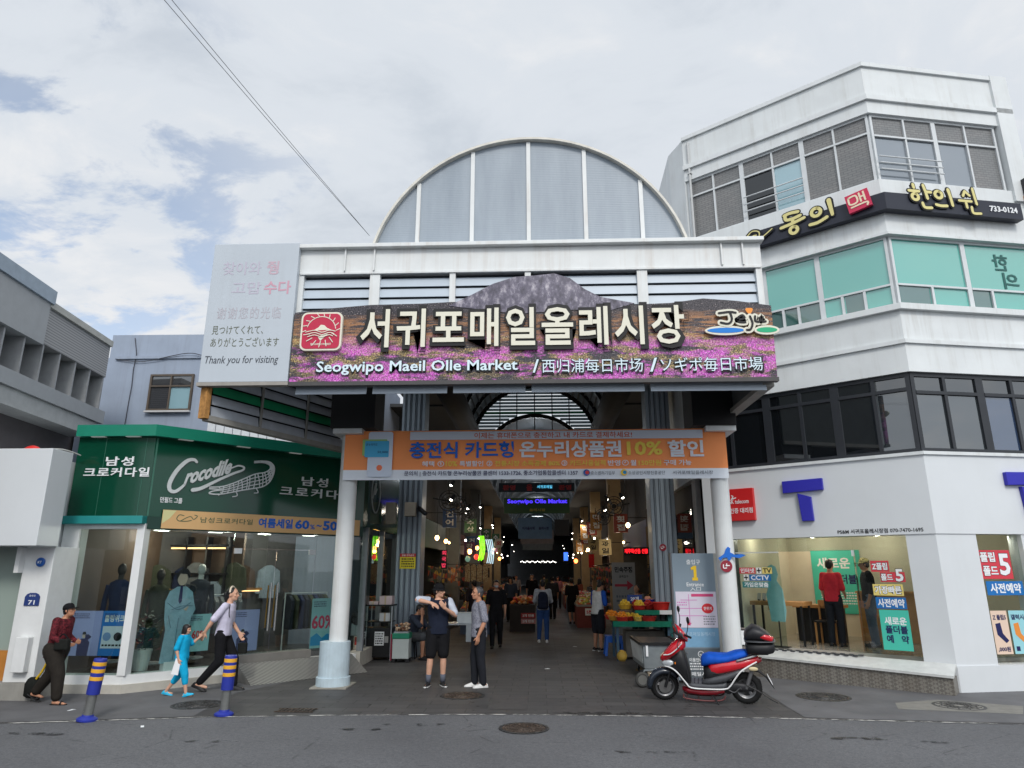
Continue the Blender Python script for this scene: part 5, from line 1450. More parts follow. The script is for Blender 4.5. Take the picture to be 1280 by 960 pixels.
for q in range(14):
    side = -1 if q % 2 else 1
    y = 22.2 + 2.2 * (q // 2) + random.uniform(-.5, .5); x = side * random.uniform(2.5, 3.1) - .1
    t_ = thing('hanging_goods', '%s bundle of goods hanging at the %s stall row, %s one back' % (BN_[(q * 5 + 2) % 6], 'left' if side < 0 else 'right', ['first', 'second', 'third', 'fourth', 'fifth', 'sixth', 'seventh'][q // 2]), 'goods', (x, y, 1.5), 0, 'bundles of goods hanging over the stalls')
    m = MB()
    for i_ in range(7): m.box(x - .3 + .09 * i_, x - .23 + .09 * i_, y - .03, y + .03, 1.45 + random.uniform(0, .2), 2.1 + random.uniform(-.05, .05))
    m.build('bundle', GD[q % 3], t_); MB().tube([(x - .35, y, 2.18), (x + .35, y, 2.18)], .012, 5).build('rail', BLACK, t_)
# right flank of the corner building between pillar and column
fl = thing('side_showcase', 'dark side display window of the corner building behind the entrance board', 'window', (3.7, 17, 0))
MB().box(3.62, 3.70, 15.9, 24, 0, .5).build('plinth', WHITE_CLEAN, fl)
MB().box(3.64, 3.66, 16.2, 23.8, .5, 3.4).build('pane', glass('side_glass', (120, 120, 120), .08, film=(36, 36, 40, .5)), fl)
MB().box(3.60, 3.72, 15.86, 16.2, 0, 4.0).build('pier', mat('grey_pier', (176, 178, 178), .6, streak=.2), fl)
MB().box(3.70, 3.9, 15.9, 24, .0, 4.0).build('backing', mat('showcase_dark', (46, 42, 42), .8), fl)

# two rows of white spot lamps along the arcade
def spot_lamp(x, y, z, side, label):
    t_ = thing('spot_lamp', label, 'lamp', (x, y, z), 0, 'white spot lamps along the arcade')
    mb = MB(); M = Matrix.Rotation(R(35 * side), 3, 'Y')
    mb.lathe([(.03, .14), (.05, .10), (.07, .0), (.07, -.02)], (x, y, z), 14, 'z', M.to_4x4())
    mb.build('housing', BLACK, t_)
    MB().ell(Vector((x, y, z)) + M @ Vector((0, 0, -.025)), (.045, .045, .036), 12, 7).build('lens', lamp_mat('lamp_white', (255, 246, 230), 9), t_)
    MB().tube([(x - side * .08, y, z + .12), (x - side * .10, y, z + .5)], .012, 6).build('stem', BLACK, t_)
    return t_
nth = ['first', 'second', 'third', 'fourth', 'fifth', 'sixth', 'seventh', 'eighth', 'ninth', 'tenth', 'eleventh', 'twelfth']
LY = [18.6, 20.6, 23.0, 25.2, 28.0, 31.5, 35.5, 40, 46, 53, 62, 74]
for side in (-1, 1):
    for k, y in enumerate(LY):
        x = (-2.62 if k % 2 else -2.35) if side < 0 else (2.5 if k % 2 else 2.2)
        z = 4.15 + .35 * math.sin(k * 2.3 + side)
        t_ = spot_lamp(x, y, z, -side, 'small white spot lamp, %s one back in the %s row of the arcade' % (nth[k], 'left' if side < 0 else 'right'))
        if k % 2 == 0: lamp_light(t_, (0, 0, -.12), 5 + k * 2, (1, .9, .75), .06)
for side in (-1, 1):
    for k in range(12):
        y = 24 + 3.1 * k; x = side * (3.0 - .25 * (k % 3)) - .1; z = 2.9 + .5 * ((k * 7) % 5) / 5
        t_ = thing('bare_bulb', 'tiny bare bulb on the %s shop fronts, %s one back' % ('left' if side < 0 else 'right', nth[k]), 'lamp', (x, y, z), 0, 'tiny bare bulbs along the shop fronts')
        MB().ell((x, y, z), (.035, .035, .045), 8, 6).build('bulb', lamp_mat('bulb_warm' if k % 3 == 0 else 'bulb_white', (255, 206, 140) if k % 3 == 0 else (255, 246, 232), 12), t_)
        MB().tube([(x, y, z + .04), (x, y, z + .5)], .006, 4).build('cord', BLACK, t_)
        if k % 3 == 0: lamp_light(t_, (-side * .2, 0, -.1), 16, (1, .82, .58), .05)
# warm bulbs, lanterns, neon
def bulb(x, y, z, r, rgb, e, label, power=0, cat='lamp', name='hanging_lamp', grp=None):
    t_ = thing(name, label, cat, (x, y, z), 0, grp)
    r *= .62
    MB().ell((x, y, z), (r, r, r * 1.15), 14, 9).build('globe', lamp_mat('glow_%d_%d_%d' % rgb, rgb, e), t_, smooth=True)
    MB().tube([(x, y, z + r), (x, y, z + r + .9)], .008, 5).build('cord', BLACK, t_)
    MB().lathe([(r * .5, r * 1.05), (r * .35, r * 1.35), (.01, r * 1.4)], (x, y, z), 10).build('cap', BLACK, t_)
    if power: lamp_light(t_, (0, 0, -r - .05), power * .5, tuple(lin(rgb)), r)
    return t_
bulb(-3.05, 20.8, 2.92, .10, (255, 214, 150), 9, 'warm globe lamp in the dark bay between the two left pillars', 14)
bulb(-2.85, 21.3, 2.84, .09, (255, 190, 110), 9, 'amber globe lamp just right of the warm globe in the left bay', 8)
bulb(-2.38, 24, 2.60, .12, (255, 190, 110), 8, 'amber hanging lamp left of the red lantern on the left stall', 16)
bulb(-2.12, 24, 2.72, .10, (255, 170, 90), 8, 'small orange lamp above the red lantern on the left stall', 8)
bulb(-2.14, 23.9, 2.42, .13, (226, 60, 50), 1.6, 'round red lantern under the amber lamps', 0, 'lantern', 'paper_lantern')
bulb(-2.42, 23.8, 2.35, .14, (120, 160, 140), .5, 'pale green lantern beside the red lantern', 0, 'lantern', 'paper_lantern')
bulb(-2.25, 40, 2.6, .13, (255, 160, 70), 8, 'orange lamp at the foot of the round sign deep on the left', 14)
bulb(1.99, 38, 2.45, .16, (255, 110, 50), 9, 'red orange lamp deep on the right of the arcade', 22)
bulb(2.1, 30, 2.82, .10, (255, 220, 170), 9, 'warm lamp by the lamplight tinted pillar on the right', 14)
bulb(2.6, 20.3, 3.25, .10, (255, 226, 180), 8, 'warm lamp high in the shop on the right behind the pillar', 14)
def neon(pts_list, rgb, e, label, r=.018):
    t_ = thing('neon_light', label, 'neon light', pts_list[0][0])
    for p in pts_list: MB().tube(smooth_line(p, 5), r, 6).build('tube', lamp_mat('neon_%d_%d_%d' % rgb, rgb, e), t_)
    return t_
neon([[(-2.12 + .05 * k, 24.5, 2.3 + .03 * (k % 2)), (-2.05 + .05 * k, 24.5, 2.7), (-2.10 + .05 * k, 24.5, 3.15)] for k in range(4)], (120, 230, 30), 1.6, 'hanging bundle of bright green light tubes over the left stalls')
neon([[(-1.86 + .07 * k, 25, 2.2), (-1.80 + .06 * k, 25, 2.6), (-1.9 + .07 * k, 25, 3.05)] for k in range(4)], (190, 220, 240), .9, 'hanging bundle of pale white light tubes right of the green ones')
# cream clothes hanging at the stall
hc = thing('hanging_clothes', 'cream patterned garments hanging below the red lantern', 'clothes', (-2.2, 24, 1.7))
m = MB()
for k in range(4):
    x = -2.52 + .2 * k
    m.prism([(x, 1.62), (x + .17, 1.6), (x + .18, 2.12), (x + .10, 2.18), (x + .01, 2.14)], 23.9 + .03 * k, 23.94 + .03 * k, 'y')
m.build('garments', cloth('cream_print', (206, 190, 150), (150, 120, 90), 20), hc)
MB().tube([(-2.6, 23.95, 2.2), (-1.7, 23.95, 2.2)], .012, 6).build('rail', BLACK, hc)
for k, (x, y, z) in enumerate([(-2.55, 19.6, 3.9), (-2.55, 21.6, 3.95), (-2.5, 24.5, 3.9), (2.35, 21.5, 3.9), (2.4, 26, 3.9), (2.4, 31, 3.9)]):
    t_ = thing('wall_fan', 'black caged fan high on the %s side of the arcade, %s from the entrance' % ('left' if x < 0 else 'right', ['nearest', 'second', 'third'][k % 3]), 'fan', (x, y, z), 0, 'caged fans in the arcade')
    m = MB()
    for rr in (.30, .22, .12): m.torus((x, y, z), rr, .012, 'y', 24, 6)
    for q in range(12): m.tube([(x, y, z), (x + .30 * math.cos(R(30 * q)), y, z + .30 * math.sin(R(30 * q)))], .005, 4)
    m.build('cage', BLACK, t_)
    MB().lathe([(.07, .0), (.08, .05), (.06, .18)], (x, y, z), 12, 'y').build('motor', BLACK, t_)
    for q in range(3):
        a = R(120 * q + 15)
        MB().prism([(x + .03 * math.cos(a), z + .03 * math.sin(a)), (x + .26 * math.cos(a - .35), z + .26 * math.sin(a - .35)), (x + .27 * math.cos(a + .3), z + .27 * math.sin(a + .3))], y + .02, y + .03, 'y').build('blade', mat('fan_blade', (110, 112, 114), .5), t_)
    MB().tube([(x, y + .12, z), (x + (-.5 if x < 0 else .5), y + .2, z + .1)], .02, 6).build('bracket', BLACK, t_)
# hanging boards across the street
def hang(x0, x1, z0, z1, y, m_, label, rows=(), name='hanging_sign', em=None):
    t_ = thing(name, label, 'sign' if name == 'hanging_sign' else 'banner', ((x0 + x1) / 2, y, z0))
    M = frame((0, y))
    panel(t_, M, x0, x1, z0, z1, 0, m_, .05, 'board')
    for (s, z, tx, w, h, col) in rows: letters(t_, M, s, -.052, z, tx, w=w, h=h, m=col, bold=.03, ext=.01)
    for x in (x0 + .1, x1 - .1): MB().tube([(x, y - .02, z1), (x, y - .02, z1 + .9)], .008, 5).build('cord', BLACK, t_)
    return t_
hang(-1.55, 1.42, 4.95, 5.30, 27, mat('hang_navy', (24, 40, 58), .5), 'dark hanging board with red ends and small cyan writing across the arcade', [(.25, 5.15, '서귀포매일', .6, .13, lamp_mat('cyan_letters', (90, 190, 230), .8)), (-1.15, 5.12, '환영', .5, .2, ink('dim_red', (160, 50, 60))), (1.05, 5.12, '환영', .5, .2, ink('dim_red', (1, 1, 1))), (-.35, 5.12, '올', .25, .26, ink('dim_red', (1, 1, 1)))])
hang(-1.5, 1.35, 4.35, 5.02, 30, mat('hang_green', (34, 70, 40), .5), 'green board with violet glowing script hung across the arcade', [(-.05, 4.85, 'Seogwipo Olle Market', 2.6, .24, lamp_mat('violet_letters', (70, 50, 230), 1.4)), (-.05, 4.5, '올레시장', .7, .12, ink('dim_gold', (150, 140, 70)))])
hang(-1.0, .65, 3.45, 4.45, 34, mat('hang_blue', (86, 116, 150), .5, var=.15), 'blue grey cloth banner hung in the middle of the arcade', [(-.5, 3.95, '어서옵서예', .6, .16, I_NAVY), (.25, 3.95, '올레시장', .5, .14, I_NAVY)], 'hanging_banner')
hang(-1.1, .9, 3.5, 4.3, 42, mat('hang_grey', (110, 112, 116), .5, var=.2), 'grey board deep in the arcade behind the blue banner', [])
hang(-1.2, 1.0, 3.4, 3.9, 52, mat('hang_grey2', (90, 96, 98), .5, var=.2), 'far dim board above the string of white lights', [])
hang(.75, 1.45, 3.55, 4.3, 33, mat('hang_black', (22, 24, 34), .5), 'black square board right of the blue banner', [])
sl = thing('light_string', 'string of tiny white lights across the far end of the arcade', 'lights', (0, 58, 2.7))
m = MB()
for k in range(26): m.ell((-1.5 + .115 * k, 58, 2.62 + .05 * math.sin(k * 1.7)), (.035, .035, .035), 6, 4)
m.build('bulbs', lamp_mat('fairy_white', (255, 250, 240), 5), sl)
MB().tube([(-1.6, 58, 2.68), (1.5, 58, 2.68)], .01, 5).build('cable', BLACK, sl)
# round sign, LED signs, phone-blue light box, red cloth
rsn = thing('round_sign', 'small round cream sign with a red character under the left pillars', 'sign', (-1.9, 33, 3.2))
MB().lathe([(.0, -.04), (.20, -.04), (.22, 0), (.20, .04), (.0, .04)], (-1.9, 33, 3.2), 22, 'y').build('disc', ink('disc_cream', (226, 216, 200)), rsn)
letters(rsn, frame((0, 33)), -1.9, -.042, 3.2, '외', w=.2, h=.22, m=I_RED, bold=.03, ext=.005)
led = thing('led_sign', 'red dotted LED sign in the shop right of the arrow board', 'sign', (2.75, 20.2, 2.5))
panel(led, frame((0, 20.2)), 2.42, 3.15, 2.40, 2.62, 0, BLACK, .06, 'box')
letters(led, frame((0, 20.2)), 2.78, -.062, 2.51, '제주특산품 선물', w=.66, h=.13, m=lamp_mat('led_red', (255, 30, 40), 2.2), bold=.01, ext=.004)
lt = thing('led_sign', 'short pink red vertical LED sign beside the yellow notice pillar', 'sign', (-2.72, 20, 2.2))
panel(lt, frame((0, 20)), -2.80, -2.62, 2.02, 2.55, 0, BLACK, .05, 'box')
for q, ch in enumerate('회국밥'): letters(lt, frame((0, 20)), -2.71, -.052, 2.46 - .17 * q, ch, w=.12, h=.12, m=lamp_mat('led_pink', (240, 60, 90), .8), bold=.02, ext=.004)
lb = thing('light_box', 'small blue lit panel deep on the right of the arcade', 'sign', (1.35, 36, 2.6))
panel(lb, frame((0, 36)), 1.27, 1.48, 2.45, 2.85, 0, lamp_mat('screen_blue', (60, 110, 240), 1.6), .06, 'panel')
MB().box(1.25, 1.5, 36.001, 36.1, 2.4, 2.9).build('case', BLACK, lb)
rc = thing('red_cloth', 'red hanging cloth by the lamplight tinted pillars on the right', 'cloth', (2.6, 36, 2.2))
MB().box(2.5, 2.78, 35.5, 35.53, 2.1, 2.75).build('cloth', cloth('red_cloth', (170, 30, 34)), rc); MB().tube([(2.45, 35.5, 2.77), (2.83, 35.5, 2.77)], .012, 6).build('rod', BLACK, rc)
# yellow notice, white box and camera on the left pillar, red discs
nt = thing('notice', 'yellow notice with red heading taped to the left grey blue pillar', 'notice', (-3.22, 17.16, 2.1))
NF = frame((0, 17.165))
panel(nt, NF, -3.42, -3.03, 2.02, 2.30, 0, ink('notice_yellow', (226, 206, 50)), .003, 'sheet')
panel(nt, NF, -3.42, -3.03, 2.302, 2.38, 0, ink('notice_red', (196, 50, 60)), .003, 'heading')
letters(nt, NF, -3.225, -.0035, 2.34, '알림 주차금지', w=.3, h=.045, m=I_WHITE, bold=.02, ext=.001)
bars(nt, NF, -3.38, -3.07, 2.05, 2.28, -.0035, I_BLACK, 4, 2)
jb = thing('junction_box', 'cream electrical box high on the left grey blue pillar', 'box', (-3.2, 17.1, 3.6))
MB().box(-3.33, -3.05, 17.02, 17.165, 3.28, 3.62).build('box', mat('cream_box', (200, 190, 172), .6), jb, bevel=.008); MB().box(-3.31, -3.07, 17.012, 17.02, 3.30, 3.60).build('lid', mat('cream_box', (1, 1, 1)), jb)
jb = thing('junction_box', 'tall cream box on the green fascia left of the pillar', 'box', (-3.7, 17.1, 3.4))
MB().box(-3.79, -3.55, 16.98, 17.165, 3.10, 3.62).build('box', mat('cream_box', (1, 1, 1)), jb, bevel=.008); MB().box(-3.77, -3.57, 16.972, 16.98, 3.12, 3.60).build('lid', mat('cream_box', (1, 1, 1)), jb)
cv_ = thing('security_camera', 'black bullet camera sticking out from the left grey blue pillar', 'camera', (-2.95, 17.1, 3.4))
MB().tube([(-2.98, 17.1, 3.48), (-2.78, 16.85, 3.33)], .055, 12).build('body', BLACK, cv_, smooth=True); MB().tube([(-2.93, 17.19, 3.40), (-2.9, 17.0, 3.38), (-2.9, 16.98, 3.42)], .02, 6).build('bracket', BLACK, cv_); MB().tube([(-2.775, 16.845, 3.327), (-2.76, 16.83, 3.315)], .045, 12).build('lens', mat('lens_glass', (60, 64, 70), .1), cv_)
def red_disc(x, y, z, r, label):
    t_ = thing('route_disc', label, 'sign', (x, y, z), 0, 'dark red route discs')
    MB().lathe([(.0, -.008), (r, -.008), (r, 0), (0, 0)], (x, y, z), 22, 'y').build('plate', ink('route_red', (142, 34, 52)), t_)
    strokes(t_, frame((0, y)), [[(x - r * .5, z + r * .25), (x - r * .5, z - r * .3), (x + .0, z - r * .3)], [(x + r * .05, z + r * .4), (x + r * .05, z)], [(x - r * .1, z + .1 * r), (x + r * .5, z + .1 * r)]], r * .16, -.0085, I_WHITE, .002, 'mark')
red_disc(3.02, 17.165, 2.52, .085, 'dark red route disc on the right grey blue pillar')
red_disc(3.36, 12.772, 2.06, .105, 'dark red route disc below the blue arrow on the right white column')
ar = thing('arrow_sign', 'blue cut-out arrow with a bird shape fixed to the right white column', 'sign', (3.4, 12.75, 2.2))
AF = frame((0, 12.765))
MB(AF).prism([(3.22, 2.20), (3.33, 2.27), (3.37, 2.36), (3.41, 2.40), (3.45, 2.37), (3.44, 2.30), (3.52, 2.26), (3.64, 2.27), (3.72, 2.25), (3.60, 2.20), (3.46, 2.22), (3.44, 2.17), (3.40, 2.15), (3.38, 2.21), (3.30, 2.20), (3.26, 2.15)], -.012, 0).build('arrow', ink('route_blue', (24, 104, 200), .4), ar)
MB(AF).box(3.36, 3.42, 0, .02, 2.2, 2.3).build('clip', BLACK, ar)
# arrow board in the market
ab = thing('direction_board', 'grey upright board with a dark red arrow behind the fruit stall', 'sign', (2.42, 20.5, 0))
AB = frame((0, 20.5))
panel(ab, AB, 2.10, 2.76, .25, 2.2, 0, mat('board_grey', (150, 150, 150), .5, var=.05), .06, 'board')
letters(ab, AB, 2.43, -.061, 2.0, '민속주점', w=.5, h=.16, m=I_BLACK, bold=.03, ext=.004)
letters(ab, AB, 2.43, -.061, 1.81, '골목입구', w=.26, h=.07, m=I_BLACK, bold=.01, ext=.003)
MB(AB).prism([(2.17, 1.53), (2.17, 1.60), (2.52, 1.60), (2.52, 1.70), (2.70, 1.565), (2.52, 1.43), (2.52, 1.53)], -.064, -.061).build('arrow', ink('arrow_red', (170, 50, 66)), ab)
bars(ab, AB, 2.2, 2.68, 1.08, 1.32, -.062, ink('slate', (1, 1, 1)), 2, 4)
for x in (2.16, 2.70): MB(AB).box(x - .02, x + .02, -.05, 0, 0, .25).build('leg', BLACK, ab)
# island stall in the middle with price cards
st = thing('fruit_island', 'low produce island stall piled with red and orange packs beside the backpack walker', 'stall', (-.55, 24.6, 0))
MB().box(-1.0, -.15, 24.0, 26.5, 0, .85).build('counter', mat('island_dark', (52, 46, 44), .7, var=.2), st)
random.seed(8)
PK = [MB().ell((0, 0, 0), (.075, .07, .055), 9, 6).build('produce_pack', mat('pack_%d' % q, c_, .4, var=.2, scale=20), None, smooth=True) for q, c_ in enumerate([(170, 50, 40), (206, 120, 50), (196, 160, 120)])]
for q in range(75):
    o = PK[q % 3] if q < 3 else PK[q % 3].copy()
    if q >= 3: COL.objects.link(o)
    x_, y_ = random.uniform(-.92, -.22), 24.06 + 2.2 * random.random() ** 1.6
    o.location = (x_, y_, .90 + .10 * (q // 38) + .06 * random.random()); o.rotation_euler = (0, 0, random.uniform(0, 3))
    tag(o, ['red', 'orange', 'tan'][q % 3] + ' produce pack heaped on the island stall', 'produce', ['red', 'orange', 'tan'][q % 3] + ' packs heaped on the island stall')
ib = thing('price_cards', 'red and white price cards leaning at the foot of the island stall', 'sign', (-.38, 23.9, .2))
panel(ib, frame((0, 23.95)), -.62, -.13, .44, .60, 0, ink('card_red', (170, 60, 64)), .02, 'card'); panel(ib, frame((0, 23.95)), -.62, -.13, .26, .42, 0, ink('card_pink', (190, 130, 130)), .02, 'card')
for z in (.52, .34): letters(ib, frame((0, 23.95)), -.38, -.021, z, '2개 만원', w=.38, h=.09, m=I_WHITE, bold=.03, ext=.003)

# ================================================================ fruit stall on the right
fs = thing('fruit_stall', 'stepped fruit stall with green edged shelves in front of the right pillar', 'stall', (2.4, 17.3, 0))
GRN = cloth('green_cover', (34, 120, 96)); WD = mat('stall_wood', (110, 92, 74), .8, var=.2)
MB().box(1.72, 3.02, 16.55, 17.6, .80, .84).build('shelf', WD, fs); MB().box(2.25, 3.05, 16.75, 17.7, 1.04, 1.08).build('shelf', WD, fs)
MB().box(1.68, 3.00, 16.50, 16.56, .74, .86).build('shelf_edge', GRN, fs); MB().box(2.22, 2.78, 16.70, 16.76, .99, 1.09).build('shelf_edge', GRN, fs)
MB().box(2.78, 3.08, 16.69, 16.76, 1.0, 1.09).build('shelf_edge', I_WHITE, fs)
for x in (1.78, 2.95): 
    for y in (16.62, 17.5): MB().box(x - .03, x + .03, y - .03, y + .03, 0, .80).build('leg', mat('stall_leg_blue', (58, 84, 104), .6), fs)
MB().box(2.98, 3.08, 16.8, 17.6, .3, 1.0).build('side_board', mat('teal_board', (36, 104, 104), .6), fs)
MB().box(2.0, 2.9, 16.9, 17.5, .05, .62).build('crate_stock', mat('stall_crate', (96, 92, 86), .8, var=.2), fs)
FRUIT = {'orange': mat('orange_skin', (236, 140, 30), .45, bump=.15, bscale=200), 'mango': mat('yellow_skin', (240, 196, 60), .4, var=.15), 'apple': mat('red_skin', (190, 50, 46), .35, var=.25, scale=12), 'peach': mat('peach_skin', (232, 160, 130), .6, var=.2, scale=12)}
bk_n = [0]
def basket(x, y, z, rgb, fruit, n, label, r=.15, h=.09, fl_=None):
    t_ = thing('fruit_basket', label, 'basket', (x, y, z), 0, 'plastic fruit baskets on the stall')
    MB().lathe([(r * .72, 0), (r * .80, .01), (r, h), (r * 1.05, h), (r * 1.05, h + .012), (r * .96, h + .012), (r * .76, .02), (.01, .018)], (x, y, z), 20).build('bowl', mat('bowl_%d_%d_%d' % rgb, rgb, .45), t_, smooth=False)
    MB().torus((x, y, z + h + .006), r * 1.04, .010, 'z', 20, 6).build('rim', mat('bowl_%d_%d_%d' % rgb, rgb), t_, smooth=True)
    if not n: return
    proto = None; rnd = random.Random(int(x * 1000 + y * 77)); fr_ = .042
    lay = [(6, .62, .04), (5, .55, .09), (3, .28, .135), (1, 0, .17)]
    c = 0
    for (cnt, rad, zz_) in lay:
        for q in range(cnt):
            if c >= n: break
            a = 2 * math.pi * q / cnt + zz_ * 20
            px, py, pz = x + r * rad * math.cos(a), y + r * rad * math.sin(a), z + h - .045 + zz_
            if proto is None:
                f_ = MB().ell((0, 0, 0), (fr_, fr_, fr_ * (.92 if fruit != 'mango' else 1.2)), 12, 8).build(fruit, FRUIT[fruit], None, smooth=True)
                proto = f_
            else: f_ = proto.copy(); COL.objects.link(f_)
            f_.location = (px, py, pz); f_.rotation_euler = (rnd.uniform(-.5, .5), rnd.uniform(-.5, .5), rnd.uniform(0, 6))
            tag(f_, fl_, fruit, fruit + 's heaped in the ' + label.split(' basket')[0] + ' basket'); c += 1
RB_ = (190, 52, 44)
basket(1.92, 16.72, .845, RB_, 'orange', 14, 'red plastic basket of oranges at the near left corner of the stall', fl_='orange heaped in the near left red basket')
basket(1.78, 17.05, .845, (206, 150, 60), 'orange', 13, 'ochre basket of oranges nearest the customer', .16, fl_='orange in the ochre basket nearest the customer')
basket(2.12, 16.95, .845, RB_, 'mango', 11, 'red basket of yellow fruit on the lower shelf', fl_='yellow fruit in the lower red basket')
basket(2.52, 16.68, .845, RB_, None, 0, 'empty red plastic bowl on the lower shelf', .17, .10)
basket(2.36, 17.0, 1.085, RB_, 'mango', 14, 'red basket piled with yellow mangoes on the upper shelf', fl_='yellow mango in the upper red basket')
basket(2.06, 17.25, 1.085, (214, 170, 60), 'mango', 13, 'yellow basket of mangoes at the upper left', .16, fl_='yellow mango in the upper left basket')
basket(2.62, 17.25, 1.085, RB_, 'apple', 13, 'red basket of apples behind the mangoes', fl_='red apple in the basket behind the mangoes')
basket(2.86, 16.95, 1.085, (196, 44, 36), None, 0, 'large empty red bowl at the upper right of the stall', .21, .16)
basket(2.70, 17.5, 1.20, (50, 60, 150), 'peach', 9, 'blue basket of peaches at the back of the stall', .17, fl_='pale peach in the blue basket')
basket(1.72, 17.38, .845, (196, 60, 50), 'orange', 14, 'red basket of oranges at the back left of the lower shelf', .15, fl_='orange in the back left red basket')
basket(2.36, 17.42, 1.085, RB_, 'apple', 13, 'red basket of apples right behind the blue price sign', .14, fl_='red apple in the basket behind the price sign')
basket(2.94, 17.35, 1.085, (200, 90, 50), 'peach', 13, 'orange red basket of peaches at the right end of the upper shelf', .15, fl_='pale peach in the right end basket')
basket(2.28, 16.72, .845, (210, 180, 90), 'mango', 9, 'small pale yellow basket of mangoes at the front edge', .11, fl_='yellow mango in the small front basket')
MB().box(1.9, 2.2, 17.1, 17.4, .84, 1.083).build('riser', WD, fs); MB().box(2.5, 2.9, 17.35, 17.65, 1.083, 1.198).build('riser', WD, fs)
pc = thing('price_sign', 'small blue price sign among the fruit baskets', 'sign', (2.35, 17.6, 1.3))
panel(pc, frame((0, 17.62)), 2.16, 2.52, 1.22, 1.40, 0, ink('price_blue', (40, 70, 140)), .01, 'card'); letters(pc, frame((0, 17.62)), 2.34, -.011, 1.31, '20개', w=.2, h=.1, m=I_WHITE, bold=.03, ext=.002); MB().tube([(2.34, 17.63, 1.08), (2.34, 17.63, 1.3)], .006, 5).build('stick', BLACK, pc)
# blue plastic stool
sb = thing('stool', 'blue plastic stool at the left end of the fruit stall', 'stool', (1.80, 17.75, 0))
BP = mat('blue_plastic', (24, 96, 196), .4, var=.05)
MB().box(1.60, 2.0, 17.55, 17.95, .42, .45).build('seat', BP, sb, bevel=.012)
for sx in (-1, 1):
    for sy in (-1, 1):
        cx, cy = 1.80, 17.75
        MB().hexa([(cx + sx * .21 - .03, cy + sy * .21 - .03, 0), (cx + sx * .21 + .03, cy + sy * .21 - .03, 0), (cx + sx * .21 + .03, cy + sy * .21 + .03, 0), (cx + sx * .21 - .03, cy + sy * .21 + .03, 0), (cx + sx * .16 - .03, cy + sy * .16 - .03, .42), (cx + sx * .16 + .03, cy + sy * .16 - .03, .42), (cx + sx * .16 + .03, cy + sy * .16 + .03, .42), (cx + sx * .16 - .03, cy + sy * .16 + .03, .42)]).build('leg', BP, sb)
MB().box(1.64, 1.96, 17.56, 17.58, .30, .42).build('apron', BP, sb)
yp = thing('pot', 'small yellow round pot on the paving left of the steel cart', 'pot', (1.86, 16.6, 0))
MB().lathe([(.07, 0), (.11, .06), (.12, .13), (.09, .19), (.095, .2), (.05, .2)], (1.86, 16.6, 0), 18).build('body', mat('yellow_pot', (196, 160, 70), .5, var=.2), yp, smooth=True); MB().ell((1.86, 16.6, .21), (.06, .06, .03)).build('lid', mat('yellow_pot', (1, 1, 1)), yp)
# ================================================================ left of the arcade: stallholder's corner
STL = mat('stainless', (176, 182, 186), .35, .55, var=.08)
bs = thing('appliance_rack', 'black rack with kettle and papers beside the left pillar', 'rack', (-3.75, 16.6, 0))
MB().box(-4.0, -3.42, 16.5, 16.95, .06, .70).build('cabinet', BLACK, bs, bevel=.01)
MB().box(-4.02, -3.40, 16.48, 16.97, 1.18, 1.21).build('top', BLACK, bs); MB().box(-4.0, -3.42, 16.5, 16.95, .82, .84).build('shelf', BLACK, bs)
for x in (-4.0, -3.42):
    for y in (16.5, 16.95): MB().box(x - .012, x + .012, y - .012, y + .012, 0, 1.2).build('leg', STL, bs)
pk = thing('paper_notice', 'white printed sheets taped on the black cabinet', 'paper', (-3.7, 16.49, .5)); panel(pk, frame((0, 16.498)), -3.80, -3.58, .32, .62, 0, I_WHITE, .002, 'sheet'); bars(pk, frame((0, 16.495)), -3.78, -3.6, .34, .6, 0, I_BLACK, 5, 7); panel(pk, frame((0, 16.498)), -3.57, -3.48, .38, .52, 0, ink('greyish', (170, 170, 168)), .002, 'sheet')
wb = thing('carton', 'white carton on the shelf of the black rack', 'box', (-3.62, 16.7, .9)); MB(frame((-3.72, 16.55), R(12))).box(0, .24, 0, .22, .842, 1.02).build('box', mat('carton_white', (206, 208, 210), .7), wb, bevel=.005); MB(frame((-3.72, 16.55), R(12))).box(.1, .14, -.002, .222, .842, 1.0225).build('tape', ink('tape_beige', (190, 170, 140)), wb)
wb = thing('carton', 'pale pink carton on top of the black rack', 'box', (-3.6, 16.7, 1.3)); MB().box(-3.74, -3.44, 16.55, 16.85, 1.211, 1.40).build('box', mat('carton_pink', (206, 186, 190), .7), wb, bevel=.005); MB().box(-3.62, -3.58, 16.548, 16.852, 1.211, 1.402).build('tape', ink('tape_beige', (1, 1, 1)), wb)
wb = thing('carton', 'flat carton lying left of the pink carton on the rack', 'box', (-3.9, 16.7, 1.25)); MB().box(-3.98, -3.77, 16.55, 16.85, 1.211, 1.28).build('box', mat('carton_pink', (1, 1, 1)), wb, bevel=.005); MB().box(-3.9, -3.87, 16.548, 16.852, 1.211, 1.282).build('tape', ink('tape_beige', (1, 1, 1)), wb)
kt = thing('pan', 'black round pan with a steel body left of the rack', 'pan', (-4.2, 16.3, .8)); MB().lathe([(.02, -.03), (.13, -.03), (.15, .0), (.14, .02), (.02, .02)], (-4.18, 16.3, .92), 20, 'y').build('disc', BLACK, kt); MB().box(-4.3, -4.06, 16.3, 16.5, .55, .80).build('stand', STL, kt); MB().box(-4.32, -4.04, 16.3, 16.5, .0, .54).build('base', mat('dark_base', (46, 46, 48), .7), kt)
